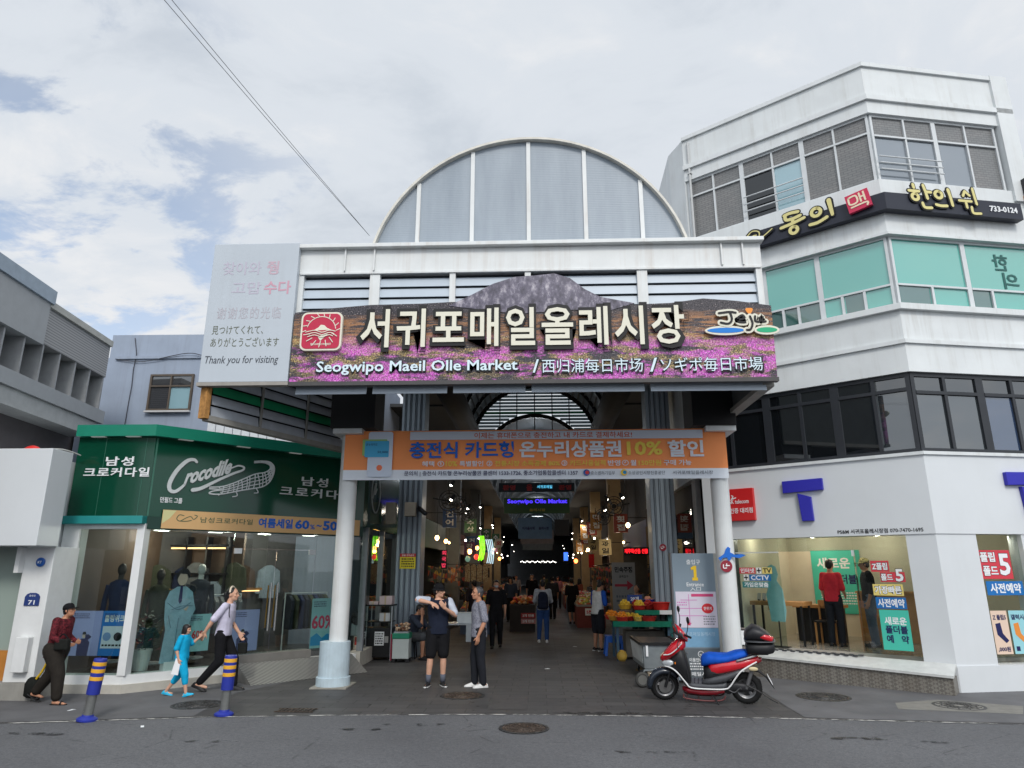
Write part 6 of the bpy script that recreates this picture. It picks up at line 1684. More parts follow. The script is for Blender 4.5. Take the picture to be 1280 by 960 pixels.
pm = thing('poster_stand', 'narrow red and cream menu poster leaning beside the rack', 'poster', (-4.1, 16.2, 0)); panel(pm, frame((0, 16.2)), -4.2, -3.98, .05, .55, 0, ink('menu_cream', (226, 206, 190)), .01, 'sheet'); panel(pm, frame((0, 16.19)), -4.18, -4.0, .36, .53, 0, ink('menu_red', (190, 60, 54)), .002, 'picture'); MB(frame((0, 16.188))).prism([(-4.12, .1), (-4.06, .1), (-4.05, .3), (-4.09, .36), (-4.13, .3)], 0, .0015).build('picture', ink('menu_orange', (216, 140, 80)), pm)
gc = thing('cool_box', 'grey wheeled cool box with a green lid in front of the seated stallholder', 'cool box', (-3.12, 16.2, 0))
MB().box(-3.30, -2.93, 16.1, 16.45, .08, .50).build('body', mat('coolbox_grey', (176, 184, 182), .5, var=.06), gc, bevel=.015); MB().box(-3.31, -2.92, 16.09, 16.46, .50, .62).build('lid', mat('coolbox_green', (28, 128, 98), .5), gc, bevel=.015); MB().box(-3.34, -3.31, 16.1, 16.45, .05, .6).build('side_strap', mat('maroon_side', (130, 40, 60), .5), gc)
for sx in (-3.27, -2.96):
    for sy in (16.14, 16.41): MB().lathe([(.0, -.012), (.04, -.012), (.04, .012), (0, .012)], (sx, sy, .04), 12, 'y').build('caster', BLACK, gc)
fb = thing('food_tray', 'tray of brown dried goods lying on the green lid', 'tray', (-3.1, 16.25, .65)); MB().box(-3.28, -2.95, 16.12, 16.43, .621, .65).build('tray', STL, fb); m = MB(); random.seed(4)
for q in range(30): m.ell((random.uniform(-3.26, -2.97), random.uniform(16.14, 16.41), random.uniform(.66, .82)), (.045, .03, .03), 7, 5)
m.build('goods', goods_mat('dried_goods', [(150, 110, 80), (190, 150, 120), (110, 70, 50), (206, 180, 150)], 18), fb)
tt = thing('steel_table', 'stainless table with white trays behind the gesturing man', 'table', (-1.85, 17.4, 0))
MB().box(-2.75, -1.38, 17.1, 17.7, .72, .76).build('table_top', STL, tt, bevel=.005); MB().box(-1.75, -1.42, 17.08, 17.1, .35, .72).build('panel', STL, tt)
for x in (-2.7, -1.43):
    for y in (17.15, 17.65): MB().box(x - .02, x + .02, y - .02, y + .02, 0, .72).build('leg', STL, tt)
for k, (x0, x1, z1, lab) in enumerate([(-1.98, -1.62, .98, 'white foam tray box on the steel table right of the man'), (-1.6, -1.4, .92, 'low pale tray at the right end of the steel table'), (-2.6, -2.34, 1.06, 'white tub on the steel table left of the gesturing man')]):
    t_ = thing('tray_box', lab, 'box', ((x0 + x1) / 2, 17.3, .76)); MB().box(x0, x1, 17.15, 17.5, .761, z1).build('box', mat('foam_white', (206, 212, 214), .6), t_, bevel=.008); MB().box(x0 - .01, x1 + .01, 17.14, 17.51, z1, z1 + .02).build('rim', mat('foam_white', (1, 1, 1)), t_)
# litter on the ground
for k, (x, y) in enumerate([(0.1, 15.2), (-6.9, 10.6), (-5.2, 9.6), (1.0, 19.5)]):
    tag(MB(frame((x, y), R(20 + 50 * k))).prism([(0, .006), (.08, .014), (.12, .006)], 0, .04, 'y').build('paper_scrap', I_WHITE), ['torn white paper scrap lying on the dark paving in the market mouth', 'white scrap near the old woman on the pavement', 'white scrap on the road near the bollards', 'white scrap deep in the arcade past the backpack'][k], 'litter')

# ================================================================ phone shop interior (frame RC)
LIGHTW = lamp_mat('shop_lamp', (255, 238, 205), 12)
for k, (s, d) in enumerate([(.75, 1.2), (1.7, 1.5), (2.7, 1.2), (1.2, 3.0), (2.6, 3.0), (4.3, 2.2), (5.0, 1.4)]):
    c = RC @ Vector((s, d, 2.74))
    t_ = thing('downlight', 'small round downlight in the phone shop ceiling, ' + ['nearest the left pane', 'over the doorway', 'above the red shirted man', 'over the mint banner', 'near the back wall', 'inside the right pane', 'closest to the right facade'][k], 'lamp', c, 0, 'phone shop ceiling downlights')
    MB().lathe([(.0, -.004), (.05, -.004), (.05, 0), (0, 0)], c, 16).build('lens', LIGHTW, t_)
    MB().torus(c, .055, .008, 'z', 18, 6).build('ring', ALU, t_)
    lamp_light(t_, (0, 0, -.06), 9, (1, .88, .72), .05)
pb_ = thing('wall_banner', 'tall mint green folding phone banner on the back wall of the phone shop', 'poster', RC @ Vector((1.3, 3.5, 1))); panel(pb_, RC, .95, 2.05, 1.0, 2.45, 3.58, SG, .01, 'sheet'); letters(pb_, RC, 1.45, 3.568, 2.15, '새로운', w=.75, h=.26, m=I_WHITE, bold=.03, ext=.002); letters(pb_, RC, 1.65, 3.568, 1.78, '폴더블', w=.55, h=.22, m=I_NAVY, bold=.03, ext=.002); bars(pb_, RC, 1.1, 1.9, 1.2, 1.5, 3.568, I_WHITE, 5, 3)
OAK = mat('oak_wood', (176, 128, 76), .5, var=.15, scale=3)
dt = thing('display_table', 'oak display table with phones behind the left pane', 'table', RC @ Vector((.95, .8, .5)))
MB(RC).box(.50, 1.6, .55, 1.15, 1.28, 1.36).build('table_top', OAK, dt, bevel=.006)
for s in (.56, 1.54):
    for d in (.6, 1.1): MB(RC).box(s - .02, s + .02, d - .02, d + .02, .5, 1.28).build('leg', BLACK, dt)
for k in range(5):
    t_ = thing('display_phone', 'slim phone on a slanted stand on the oak display table', 'phone', RC @ Vector((.62 + .1 * k, .7, 1.36)), 0, 'phones standing on the oak display table')
    MB(RC @ Matrix.Translation((.60 + .105 * k, .72, 1.37)) @ Matrix.Rotation(R(-25), 4, 'X')).box(0, .075, 0, .01, 0, .16).build('body', mat('phone_silver', (190, 194, 196), .3, .4), t_); MB(RC @ Matrix.Translation((.60 + .105 * k, .72, 1.37))).box(.02, .055, 0, .09, -.008, .02).build('stand', BLACK, t_)
ct = thing('service_counter', 'oak service counter at the back of the phone shop', 'counter', RC @ Vector((3.0, 2.9, .5)))
MB(RC).box(2.1, 3.6, 2.7, 3.2, .5, 1.5).build('front', OAK, ct, bevel=.006); MB(RC).box(2.08, 3.62, 2.66, 3.22, 1.5, 1.54).build('table_top', OAK, ct)
lt_ = thing('low_table', 'dark sided oak table between the display and the counter', 'table', RC @ Vector((1.5, 2.0, .5))); MB(RC).box(1.0, 2.0, 1.7, 2.3, 1.2, 1.26).build('table_top', OAK, lt_); MB(RC).box(1.05, 1.95, 1.78, 2.2, .5, 1.2).build('side', BLACK, lt_)
ch = thing('chair', 'light wood chair with a dark seat next to the red shirted man', 'chair', RC @ Vector((1.75, 1.7, .5)))
MB(RC).box(1.55, 1.98, 1.3, 1.7, .93, .97).build('seat', BLACK, ch, bevel=.01)
for s in (1.57, 1.96):
    for d in (1.32, 1.68): MB(RC).box(s - .017, s + .017, d - .017, d + .017, .5, 1.35 if d > 1.5 else .93).build('leg', OAK, ch)
MB(RC).box(1.56, 1.97, 1.67, 1.70, 1.25, 1.37).build('backrest', OAK, ch)
sd = thing('standee', 'pale teal human shaped cut-out standing behind the left pane of the phone shop', 'standee', RC @ Vector((1.2, .4, .5)))
def cutout(M, s, d, z, h, t_, mm, name='figure', arms='down'):
    k = h / 1.7
    half = [(.0, 1.70), (.06, 1.69), (.10, 1.63), (.10, 1.54), (.06, 1.46), (.07, 1.42), (.18, 1.38), (.23, 1.30), (.26, 1.05), (.25, .82), (.20, .80), (.19, 1.0), (.18, .8), (.19, .45), (.17, .06), (.20, .0), (.03, .0), (.02, .70)]
    P = [(s + x * k, z + y * k) for x, y in half] + [(s - x * k, z + y * k) for x, y in half[::-1][:-1]]
    return MB(M).prism(P, d, d + .012).build(name, mm, t_)
P = [(1.0, 1.9), (1.04, 2.06), (1.12, 2.1), (1.2, 2.06), (1.24, 1.9), (1.2, 1.78), (1.30, 1.62), (1.34, 1.2), (1.30, .98), (1.02, .98), (1.0, 1.2), (.96, 1.5), (1.04, 1.72)]
MB(RC).prism(P, .30, .312).build('figure', mat('teal_print', (132, 182, 182), .6, var=.12, scale=6), sd); MB(RC).tube([(1.17, .306, .5), (1.17, .306, 1.0)], .015, 6).build('pole', BLACK, sd); MB(RC).box(1.0, 1.34, .22, .40, .5, .515).build('base', BLACK, sd); MB(RC).prism([(.97, 1.2), (1.02, 1.2), (1.04, 1.58), (.98, 1.58)], .318, .325).build('orange_strip', ink('strip_orange', (220, 150, 70)), sd)

# ================================================================ clothes shop interior (frame LS)
DL = lamp_mat('cloth_lamp', (250, 246, 236), 6)
for k, (s, d) in enumerate([(.8, .8), (1.8, .8), (2.8, .8), (3.8, .9), (.9, 2.0), (2.0, 2.0), (3.1, 2.0), (4.2, 2.0)]):
    c = LS @ Vector((s, d, 2.79))
    t_ = thing('strip_light', 'short white ceiling light in the clothes shop, ' + ['first of the front row', 'second of the front row', 'third of the front row', 'fourth of the front row', 'first of the back row', 'second of the back row', 'third of the back row', 'fourth of the back row'][k], 'lamp', c, 0, 'ceiling lights of the clothes shop')
    MB(LS).box(s - .14, s + .14, d - .03, d + .03, 2.775, 2.785).build('tube', DL, t_); MB(LS).box(s - .16, s + .16, d - .05, d + .05, 2.785, 2.80).build('housing', ALU, t_)
    if k in (1, 3, 4, 6): lamp_light(t_, (0, 0, -.08), 26, (1, .93, .82), .08)
SKN_M = mat('mannequin_white', (206, 206, 200), .5)
def garment(M, s, d, z, h, mm, label, grp='garments on the clothes shop rails', name='jacket'):
    t_ = thing(name, label, 'clothing', M @ Vector((s, d, z)), 0, grp)
    MB(M).prism([(s - .20, z), (s + .20, z), (s + .22, z + h * .8), (s + .12, z + h * .95), (s + .04, z + h), (s - .04, z + h), (s - .12, z + h * .95), (s - .22, z + h * .8)], d, d + .09).build('body', mm, t_)
    for q in (-1, 1): MB(M).prism([(s + q * .20, z + .1), (s + q * .31, z + .12), (s + q * .26, z + h * .82), (s + q * .18, z + h * .9)], d + .01, d + .08).build('sleeve', mm, t_)
GAR = [cloth('dark_jacket', (46, 50, 58)), cloth('olive_jacket', (70, 74, 58)), cloth('navy_shirt', (40, 48, 76)), cloth('grey_jacket', (110, 112, 114)), cloth('brown_jacket', (84, 66, 52)), cloth('pale_shirt', (150, 164, 176))]
cn = ['dark jacket', 'olive jacket', 'navy shirt', 'grey jacket', 'brown jacket', 'pale blue shirt']
for k in range(6): garment(LS, .55 + .62 * k, 2.75, 1.35, .75, GAR[k], cn[k] + ' hanging on the back wall of the clothes shop')
for k in range(4): garment(frame((-8.2, 15.3), 0), .25 + .42 * k, -.12, 1.45 if k % 2 else 1.05, .7, GAR[(k * 2 + 1) % 6], cn[(k * 2 + 1) % 6] + ' ' + ['at the far left', 'second', 'third', 'last'][k] + ' on the warm lit wall behind the left pane')
sh_ = thing('wall_shelf', 'dark framed wall shelf glowing warm behind the left pane', 'shelf', (-7.4, 15.3, .3))
for x in (-8.2, -7.75, -7.3, -6.85): MB().box(x - .02, x + .02, 15.1, 15.35, .28, 2.7).build('upright', BLACK, sh_)
for z in (1.0, 1.9, 2.5): MB().box(-8.2, -6.8, 15.1, 15.38, z, z + .03).build('board', BLACK, sh_)
MB().box(-8.15, -6.85, 15.12, 15.15, 2.44, 2.47).build('light_bar', lamp_mat('warm_bar', (255, 196, 130), 3), sh_); lamp_light(sh_, (-.1, -.6, 2.0), 4, (1, .75, .5), .1)
for k, (s, d) in enumerate([(2.0, 1.5), (3.9, 1.3)]):
    t_ = thing('clothes_rail', ['chrome rail of grey jackets behind the walking woman', 'chrome rail of dark jackets behind the sixty percent poster'][k], 'clothes rail', LS @ Vector((s, d, .28)))
    MB(LS).tube([(s - .5, d, .28), (s - .5, d, 1.5), (s + .5, d, 1.5), (s + .5, d, .28)], .015, 6).build('frame', ALU, t_)
    for q in range(8):
        g = thing('hanging_jacket', '%s jacket hanging on the %s' % ('grey' if k == 0 else 'dark', ['rail behind the walking woman', 'rail behind the sixty percent poster'][k]), 'clothing', LS @ Vector((s - .42 + .12 * q, d, .8)), 0, ['grey', 'dark'][k] + ' jackets crowded on one rail')
        MB(LS).prism([(d - .2, .75), (d + .2, .75), (d + .21, 1.35), (d + .05, 1.46), (d - .05, 1.46), (d - .21, 1.35)], s - .45 + .12 * q, s - .38 + .12 * q, 'x').build('body', GAR[(3 if k == 0 else q % 3)], g)
bar_ = thing('wood_bar', 'long lit orange wood shelf edge inside the clothes shop', 'shelf', LS @ Vector((2.2, 2.2, 1.6))); MB(LS).box(1.2, 3.3, 2.3, 2.45, 1.55, 1.60).build('board', mat('orange_wood', (1, 1, 1)), bar_); MB(LS).box(1.25, 3.25, 2.32, 2.34, 1.525, 1.548).build('light_bar', lamp_mat('warm_bar', (1, 1, 1), 1), bar_)
# mannequins
def mannequin(M, s, d, z, label, mm, suit):
    t_ = thing('mannequin', label, 'mannequin', M @ Vector((s, d, z)))
    MB(M).ell((s, d, z + 1.62), (.075, .09, .115)).build('head', mm, t_, smooth=True)
    MB(M).tube([(s, d, z + 1.38), (s, d, z + 1.56)], .05, 10).build('neck', mm, t_)
    rings = [(z + .75, .17, .12), (z + 1.0, .15, .11), (z + 1.25, .20, .13), (z + 1.38, .19, .11), (z + 1.44, .08, .07)]
    MB(M).loft([[(s + a * math.cos(q), d + b * math.sin(q), zz_) for q in [2 * math.pi * i / 16 for i in range(16)]] for zz_, a, b in rings]).build('jacket', suit, t_, smooth=True)
    for q in (-1, 1):
        MB(M).tube([(s + q * .2, d, z + 1.34), (s + q * .25, d, z + 1.08), (s + q * .24, d - .04, z + .82)], [.06, .05, .045], 8).build('sleeve', suit, t_)
        MB(M).tube([(s + q * .09, d, z + .8), (s + q * .09, d, z + .45), (s + q * .09, d, z + .06)], [.09, .075, .06], 8).build('leg', suit, t_)
    MB(M).lathe([(.2, 0), (.2, .02), (.02, .03)], (s, d, z), 18).build('base', ALU, t_)
mannequin(LS, 1.36, .75, .38, 'white headed mannequin in a dark suit between the pane and the doors', SKN_M, GAR[0])
mannequin(LF, .62, .9, .38, 'tall mannequin in a navy top behind the left pane', mat('mannequin_dark', (60, 56, 54), .5), GAR[2])
mannequin(LF, 1.05, 1.5, .28, 'headed mannequin in an olive jacket deep behind the left pane', mat('mannequin_dark', (1, 1, 1)), GAR[1])
# flat advertising figure of a man in a pale blue suit with folded arms
sdm = thing('standee', 'cut-out of a man in a pale blue suit with folded arms', 'standee', LS @ Vector((.82, .12, .3)))
PB = cloth('pale_blue_suit', (150, 184, 200))
P = [(.58, .40), (.62, .95), (.58, 1.15), (.56, 1.45), (.62, 1.62), (.74, 1.70), (.90, 1.70), (1.02, 1.60), (1.06, 1.42), (1.10, 1.30), (1.04, 1.15), (1.00, 1.0), (1.02, .40)]
MB(LS).prism(P, .12, .132).build('suit', PB, sdm)
MB(LS).prism([(.81 + .085 * math.cos(a), 1.84 + .12 * math.sin(a)) for a in [R(20 * k) for k in range(18)]], .11, .12).build('face', ink('print_skin', (200, 176, 160)), sdm); MB(LS).prism([(.70, 1.80), (.70, 1.94), (.78, 2.02), (.88, 2.01), (.94, 1.94), (.93, 1.84), (.88, 1.92), (.76, 1.93)], .105, .109).build('hair', I_BLACK, sdm)
MB(LS).prism([(.79, 1.72), (.83, 1.72), (.84, 1.45), (.81, 1.40), (.78, 1.45)], .112, .118).build('tie', I_NAVY, sdm); strokes(sdm, LS, [[(.60, 1.42), (.80, 1.30), (1.0, 1.42)], [(1.05, 1.36), (.85, 1.36), (.68, 1.30)], [(.82, 1.15), (.80, .45)], [(.64, 1.2), (.70, 1.0)]], .012, .118, ink('suit_line', (96, 128, 148)), .003, 'fold_lines'); MB(LS).prism([(.88, 1.30), (.97, 1.36), (.94, 1.27)], .11, .118).build('hand', ink('print_skin', (1, 1, 1)), sdm)
MB(LS).box(.66, .98, .10, .3, .28, .42).build('base', I_WHITE, sdm)
def ad(M, s0, s1, z0, z1, d, bg, label, big=None, mini=True, seed=0, name='poster'):
    t_ = thing(name, label, 'poster', M @ Vector(((s0 + s1) / 2, d, z0))); w, h = s1 - s0, z1 - z0
    panel(t_, M, s0, s1, z0, z1, d, bg, .006, 'sheet')
    if big: letters(t_, M, s0 + w * .5, d - .007, z0 + h * big[2], big[0], w=w * big[1], h=h * big[3], m=big[4], bold=.03, ext=.001)
    if mini:
        c, k = s0 + w * .5, h
        MB(M).prism([(c - .13 * k, z0), (c + .13 * k, z0), (c + .15 * k, z0 + .30 * k), (c + .06 * k, z0 + .38 * k), (c - .06 * k, z0 + .38 * k), (c - .14 * k, z0 + .30 * k)], d - .010, d - .007).build('printed_jacket', I_NAVY, t_)
        MB(M).prism([(c + .045 * k * math.cos(a), z0 + .45 * k + .065 * k * math.sin(a)) for a in [R(30 * q) for q in range(12)]], d - .0095, d - .007).build('printed_head', ink('print_skin', (1, 1, 1)), t_)
        MB(M).prism([(c - .05 * k, z0 + .47 * k), (c + .05 * k, z0 + .47 * k), (c + .03 * k, z0 + .53 * k), (c - .03 * k, z0 + .53 * k)], d - .012, d - .010).build('printed_hair', I_BLACK, t_)
        MB(M).prism([(c + .04 * k, z0 + .30 * k), (c + .18 * k, z0 + .42 * k), (c + .10 * k, z0 + .48 * k), (c + .03 * k, z0 + .46 * k)], d - .014, d - .0125).build('printed_arm', I_NAVY, t_)
    bars(t_, M, s0 + w * .08, s0 + w * .6, z0 + h * .82, z0 + h * .95, d - .007, I_NAVY, 3, seed)
    return t_
LAV = mat('poster_lavender', (160, 164, 214), .5, var=.08, scale=2)
ad(LS, 1.80, 2.42, .48, 1.24, .03 + .3, LAV, 'lavender poster of a person with binoculars right of the walking woman', seed=1)
ad(LF, .36, .90, .58, 1.31, .06, LAV, 'lavender poster behind the old woman in the left pane', seed=2)
t_ = ad(LF, .905, 1.34, .58, 1.31, .06, ink('poster_royal', (36, 116, 196)), 'blue poster with two round product pictures in the left pane', ('쿨링위크', .8, .83, .16, I_WHITE), False, 3)
panel(t_, LF, .94, 1.31, .70, 1.06, .052, ink('poster_paper', (206, 214, 226)), .002, 'inset')
for (s, c) in ((1.03, (120, 150, 196)), (1.22, (20, 22, 30))): MB(LF).prism([(s + .07 * math.cos(a), .89 + .07 * math.sin(a)) for a in [R(20 * q) for q in range(18)]], .046, .0495).build('printed_product', ink('prod%d' % c[0], c), t_)
bars(t_, LF, .96, 1.30, .72, .78, .049, I_BLACK, 1, 5)
t_ = ad(LS, 1.05, 1.45, .55, 1.2, .25, ink('poster_sea', (150, 200, 206)), 'pale sea blue sale poster behind the girl', ('60%', .6, .45, .22, I_RED), False, 6)
t_ = ad(LS, 3.42, 3.95, .45, 1.42, .09, ink('poster_sea', (1, 1, 1)), 'sale poster with big pink sixty beside the white column', ('60%', .95, .52, .28, ink('sixty_pink', (206, 40, 84))), False, 7)
MB(LS).prism([(3.43, .50), (3.94, .50), (3.94, .66), (3.80, .72), (3.68, .64), (3.56, .74), (3.43, .66)], .08, .083).build('printed_splash', ink('splash_blue', (40, 150, 206)), t_)
# potted plant with red flowers at the corner of the glass
pp = thing('potted_plant', 'dark leafy plant with red flowers in a white pot behind the corner glass', 'plant', LS @ Vector((.38, .35, .28)))
MB(LS).lathe([(.12, 0), (.17, .35), (.15, .35)], (.38, .45, .28), 16).build('pot', SKN_M, pp)
random.seed(9); m = MB(LS); m2 = MB(LS)
for q in range(160):
    a, r_, z = random.uniform(0, 6.28), random.uniform(.02, .34), random.uniform(.6, 1.25)
    b0 = Vector((.38 + r_ * math.cos(a), .48 + r_ * .8 * math.sin(a), z)); dv = Vector((math.cos(a), math.sin(a), random.uniform(-.2, .6))).normalized() * .12; w_ = dv.cross(Vector((0, 0, 1))).normalized() * .022
    (m if q % 9 else m2).quad(b0, b0 + dv * .5 + w_, b0 + dv, b0 + dv * .5 - w_)
m.build('foliage', mat('plant_leaf', (44, 70, 44), .5, var=.3), pp, flat_n=False); m2.build('flowers', mat('plant_red', (160, 36, 40), .5), pp, flat_n=False)
# ================================================================ street furniture
# bollards
BLB = mat('bollard_blue', (38, 52, 150), .45, var=.12, scale=8, streak=.3); BLY = mat('bollard_yellow', (226, 168, 50), .5, var=.1)
def bollard(x, y, tilt, label):
    t_ = thing('bollard', label, 'bollard', (x, y, 0), 0, 'blue and yellow bollards on the kerb line')
    M = Matrix.Translation((x, y, 0)) @ Matrix.Rotation(R(tilt), 4, 'Y')
    MB(M).lathe([(.13, .005), (.13, .03), (.10, .05), (.075, .06), (.07, .08)], n=24).build('base', BLB, t_)
    MB(M).lathe([(.062, .05), (.062, .36)], n=24).build('pole', mat('bollard_steel', (150, 152, 150), .35, .7, var=.2, streak=.3), t_, smooth=False)
    MB(M).lathe([(.085, .34), (.085, .78), (.08, .80), (.01, .805)], n=24).build('sleeve', BLB, t_)
    for z in (.52, .62, .71): MB(M).lathe([(.0865, z), (.0875, z + .005), (.0875, z + .045), (.0865, z + .05)], n=24).build('reflective_band', BLY, t_)
bollard(-6.22, 9.98, 5, 'leaning blue bollard with yellow bands in front of the old woman')
bollard(-4.50, 10.40, 1.5, 'upright blue bollard with yellow bands near the woman in black trousers')
# manhole covers and grates
def iron(name, rgb):
    t = NT(name)
    v = t.voro(26); n = t.noise(6, 5)
    c = t.ramp(v, [(.25, lin(rgb)), (.45, tuple(x * .45 for x in lin(rgb)))])
    t.set(t.mix(t.ramp(n, [(.5, 0.), (.7, .6)]), c, lin((58, 50, 46))), .55, .5); t.bump(v, .6, .01)
    return t.m
IR = iron('rusty_iron', (104, 90, 80)); IR2 = iron('grey_iron', (92, 92, 92))
def cover(x, y, r, m_, label, rz=0):
    t_ = thing('manhole_cover', label, 'manhole cover', (x, y, 0), rz, 'iron covers set in the ground')
    MB().lathe([(0, .006), (r * .86, .006), (r * .87, .0075), (r * .87, .004)], (x, y, 0.0), 32).build('lid', m_, t_)
    MB().lathe([(r * .885, .004), (r * .89, .009), (r, .009), (r, .002)], (x, y, 0), 32).build('rim', IR2, t_)
    m = MB()
    for rr in (.25, .45, .65): m.torus((x, y, .007), r * rr, .008, 'z', 28, 5)
    for q in range(12): m.tube([(x + r * .3 * math.cos(R(30 * q)), y + r * .3 * math.sin(R(30 * q)), .008), (x + r * .82 * math.cos(R(30 * q)), y + r * .82 * math.sin(R(30 * q)), .008)], .007, 4)
    m.build('relief', m_, t_)
cover(-1.28, 12.1, .37, IR, 'rust brown manhole cover at the feet of the man in grey')
cover(-.22, 9.75, .33, IR, 'rust brown manhole cover in the road asphalt')
cover(-5.25, 11.15, .38, IR2, 'grey manhole cover between the girl and the upright bollard')
cover(4.6, 12.2, .42, IR2, 'wide dull manhole cover in the pavement behind the scooter')
cover(6.35, 11.5, .36, IR2, 'dull manhole cover in a pale patch near the diamond plate step')
dg = thing('drain_grate', 'small rusty rectangular drain grate at the kerb line', 'drain', (-3.6, 10.75, 0))
m = MB()
for k in range(9): m.box(-3.85 + .06 * k, -3.82 + .06 * k, 10.66, 10.86, .004, .014)
m.box(-3.87, -3.30, 10.64, 10.66, .003, .016); m.box(-3.87, -3.30, 10.86, 10.88, .003, .016)
m.build('bars', IR, dg); MB().box(-3.86, -3.31, 10.66, 10.86, .0042, .006).build('pit_shade', I_BLACK, dg)  # black sheet paints the darkness below the bars
sheet('pavement_patch', [(5.3, 11.2), (6.9, 10.9), (7.3, 11.5), (6.3, 12.0), (5.5, 11.7)], 0.0065, mat('pale_patch', (126, 124, 118), .85, var=.2))
sheet('paint_mark', [(1.95, 15.1), (2.1, 15.0), (2.35, 15.9), (2.15, 15.95)], 0.004, mat('worn_yellow_mark', (120, 96, 50), .8, var=.4, scale=9))

# entrance board
pl = thing('entrance_board', 'upright grey entrance board with a yellow number one and a white market map', 'sign', (2.92, 13.55, 0))
PF = frame((0, 13.5))
PG = mat('board_blue_grey', (128, 144, 156), .5, var=.05, scale=2, streak=.15)
MB(PF).box(2.53, 3.32, 0, .14, 0.05, 2.30).build('board', PG, pl, bevel=.006)
MB(PF).box(2.50, 2.53, .0, .14, 0, 2.31).build('frame', mat('board_edge', (96, 98, 102), .5), pl); MB(PF).box(3.32, 3.40, .01, .14, 0, 2.30).build('side', mat('board_side', (176, 174, 166), .6), pl)
letters(pl, PF, 2.93, -.001, 2.14, '출입구', w=.26, h=.09, m=I_WHITE, bold=.01, ext=.004)
MB(PF).prism([(2.895, 1.80), (3.00, 1.80), (3.00, 1.855), (2.98, 1.855), (2.98, 2.07), (2.935, 2.07), (2.875, 2.035), (2.885, 1.99), (2.925, 2.005), (2.925, 1.855), (2.895, 1.855)], -.005, -.001).build('numeral', ink('one_yellow', (238, 196, 40)), pl)
letters(pl, PF, 2.94, -.001, 1.73, 'Entrance', w=.32, h=.07, m=I_WHITE, bold=.01, ext=.004)
letters(pl, PF, 2.94, -.001, 1.65, '入口', w=.2, h=.07, m=I_WHITE, bold=.0, ext=.004)
mp = panel(pl, PF, 2.56, 3.31, .96, 1.60, 0, mat('map_white', (214, 208, 222), .5, var=.04), .006, 'map')
strokes(mp, PF, [[(2.62, 1.3), (3.05, 1.3)], [(2.8, 1.55), (2.8, 1.0)], [(2.6, 1.17), (3.1, 1.17)], [(2.65, 1.45), (2.95, 1.45)]], .012, -.0065, ink('map_pink', (206, 130, 190)), .001, 'map_lines')
panel(mp, PF, 2.85, 3.26, 1.51, 1.56, -.007, ink('map_title', (206, 70, 120)), .001, 'map_title')
MB(PF).prism([(3.14 + .11 * math.cos(a), 1.30 + .09 * math.sin(a)) for a in [R(20 * k) for k in range(18)]], -.008, -.0065).build('map_spot', I_RED, mp)
letters(mp, PF, 3.14, -.0085, 1.30, '현위치', w=.15, h=.06, m=I_WHITE, bold=.01, ext=.001)
MB(PF).prism([(2.78 + .04 * math.cos(a), 1.03 + .03 * math.sin(a)) for a in [R(30 * k) for k in range(12)]], -.008, -.0065).build('map_spot', I_RED, mp)
bars(mp, PF, 3.05, 3.27, 1.0, 1.18, -.0065, ink('map_grey', (130, 130, 140)), 4, 12); bars(mp, PF, 2.58, 2.76, 1.34, 1.43, -.0065, ink('map_pink', (1, 1, 1)), 2, 13)
panel(pl, PF, 2.56, 3.31, .62, .95, 0, mat('map_foot_blue', (120, 164, 196), .5), .003, 'foot_panel')
letters(pl, PF, 2.94, -.0035, .85, '서귀포매일올레시장', w=.62, h=.07, m=ink('pale_ink', (176, 200, 216)), bold=0, ext=.001)
panel(pl, PF, 2.56, 3.31, .06, .60, 0, mat('board_low_grey', (96, 104, 110), .6), .003, 'low_panel')
ME = frame((0, 13.497))
strokes(pl, ME, [ring(2.96, .50, .05, .05, 14), ring(3.07, .46, .05, .05, 14), [(2.94, .5), (2.96, .48), (2.98, .5)], [(3.05, .46), (3.07, .44), (3.09, .46)]], .010, -.001, I_WHITE, .001, 'smile_marks')
letters(pl, ME, 2.86, -.001, .40, '이용안내', w=.24, h=.07, m=I_WHITE, bold=.02, ext=.001); bars(pl, ME, 2.75, 3.15, .22, .36, -.001, I_WHITE, 3, 15); letters(pl, ME, 2.95, -.001, .16, '매일시장', w=.36, h=.07, m=I_WHITE, bold=.02, ext=.001)
bn_ = thing('litter_bin', 'small brown grey stand with a white paper in front of the right column', 'stand', (3.62, 13.25, 0))
BNM = mat('bin_taupe', (108, 102, 98), .5, var=.1)
MB().hexa([(3.50, 13.15, 0), (3.80, 13.15, 0), (3.80, 13.35, 0), (3.50, 13.35, 0), (3.50, 13.19, .66), (3.76, 13.19, .66), (3.76, 13.35, .66), (3.50, 13.35, .66)]).build('body', BNM, bn_, bevel=.006)
MB().tube(smooth_line([(3.5, 13.27, .66), (3.51, 13.27, .93), (3.56, 13.27, .96), (3.72, 13.27, .96), (3.76, 13.27, .93), (3.77, 13.27, .66)], 4), .018, 8).build('frame', BNM, bn_); MB().box(3.545, 3.73, 13.262, 13.272, .69, .93).build('paper', I_WHITE, bn_)

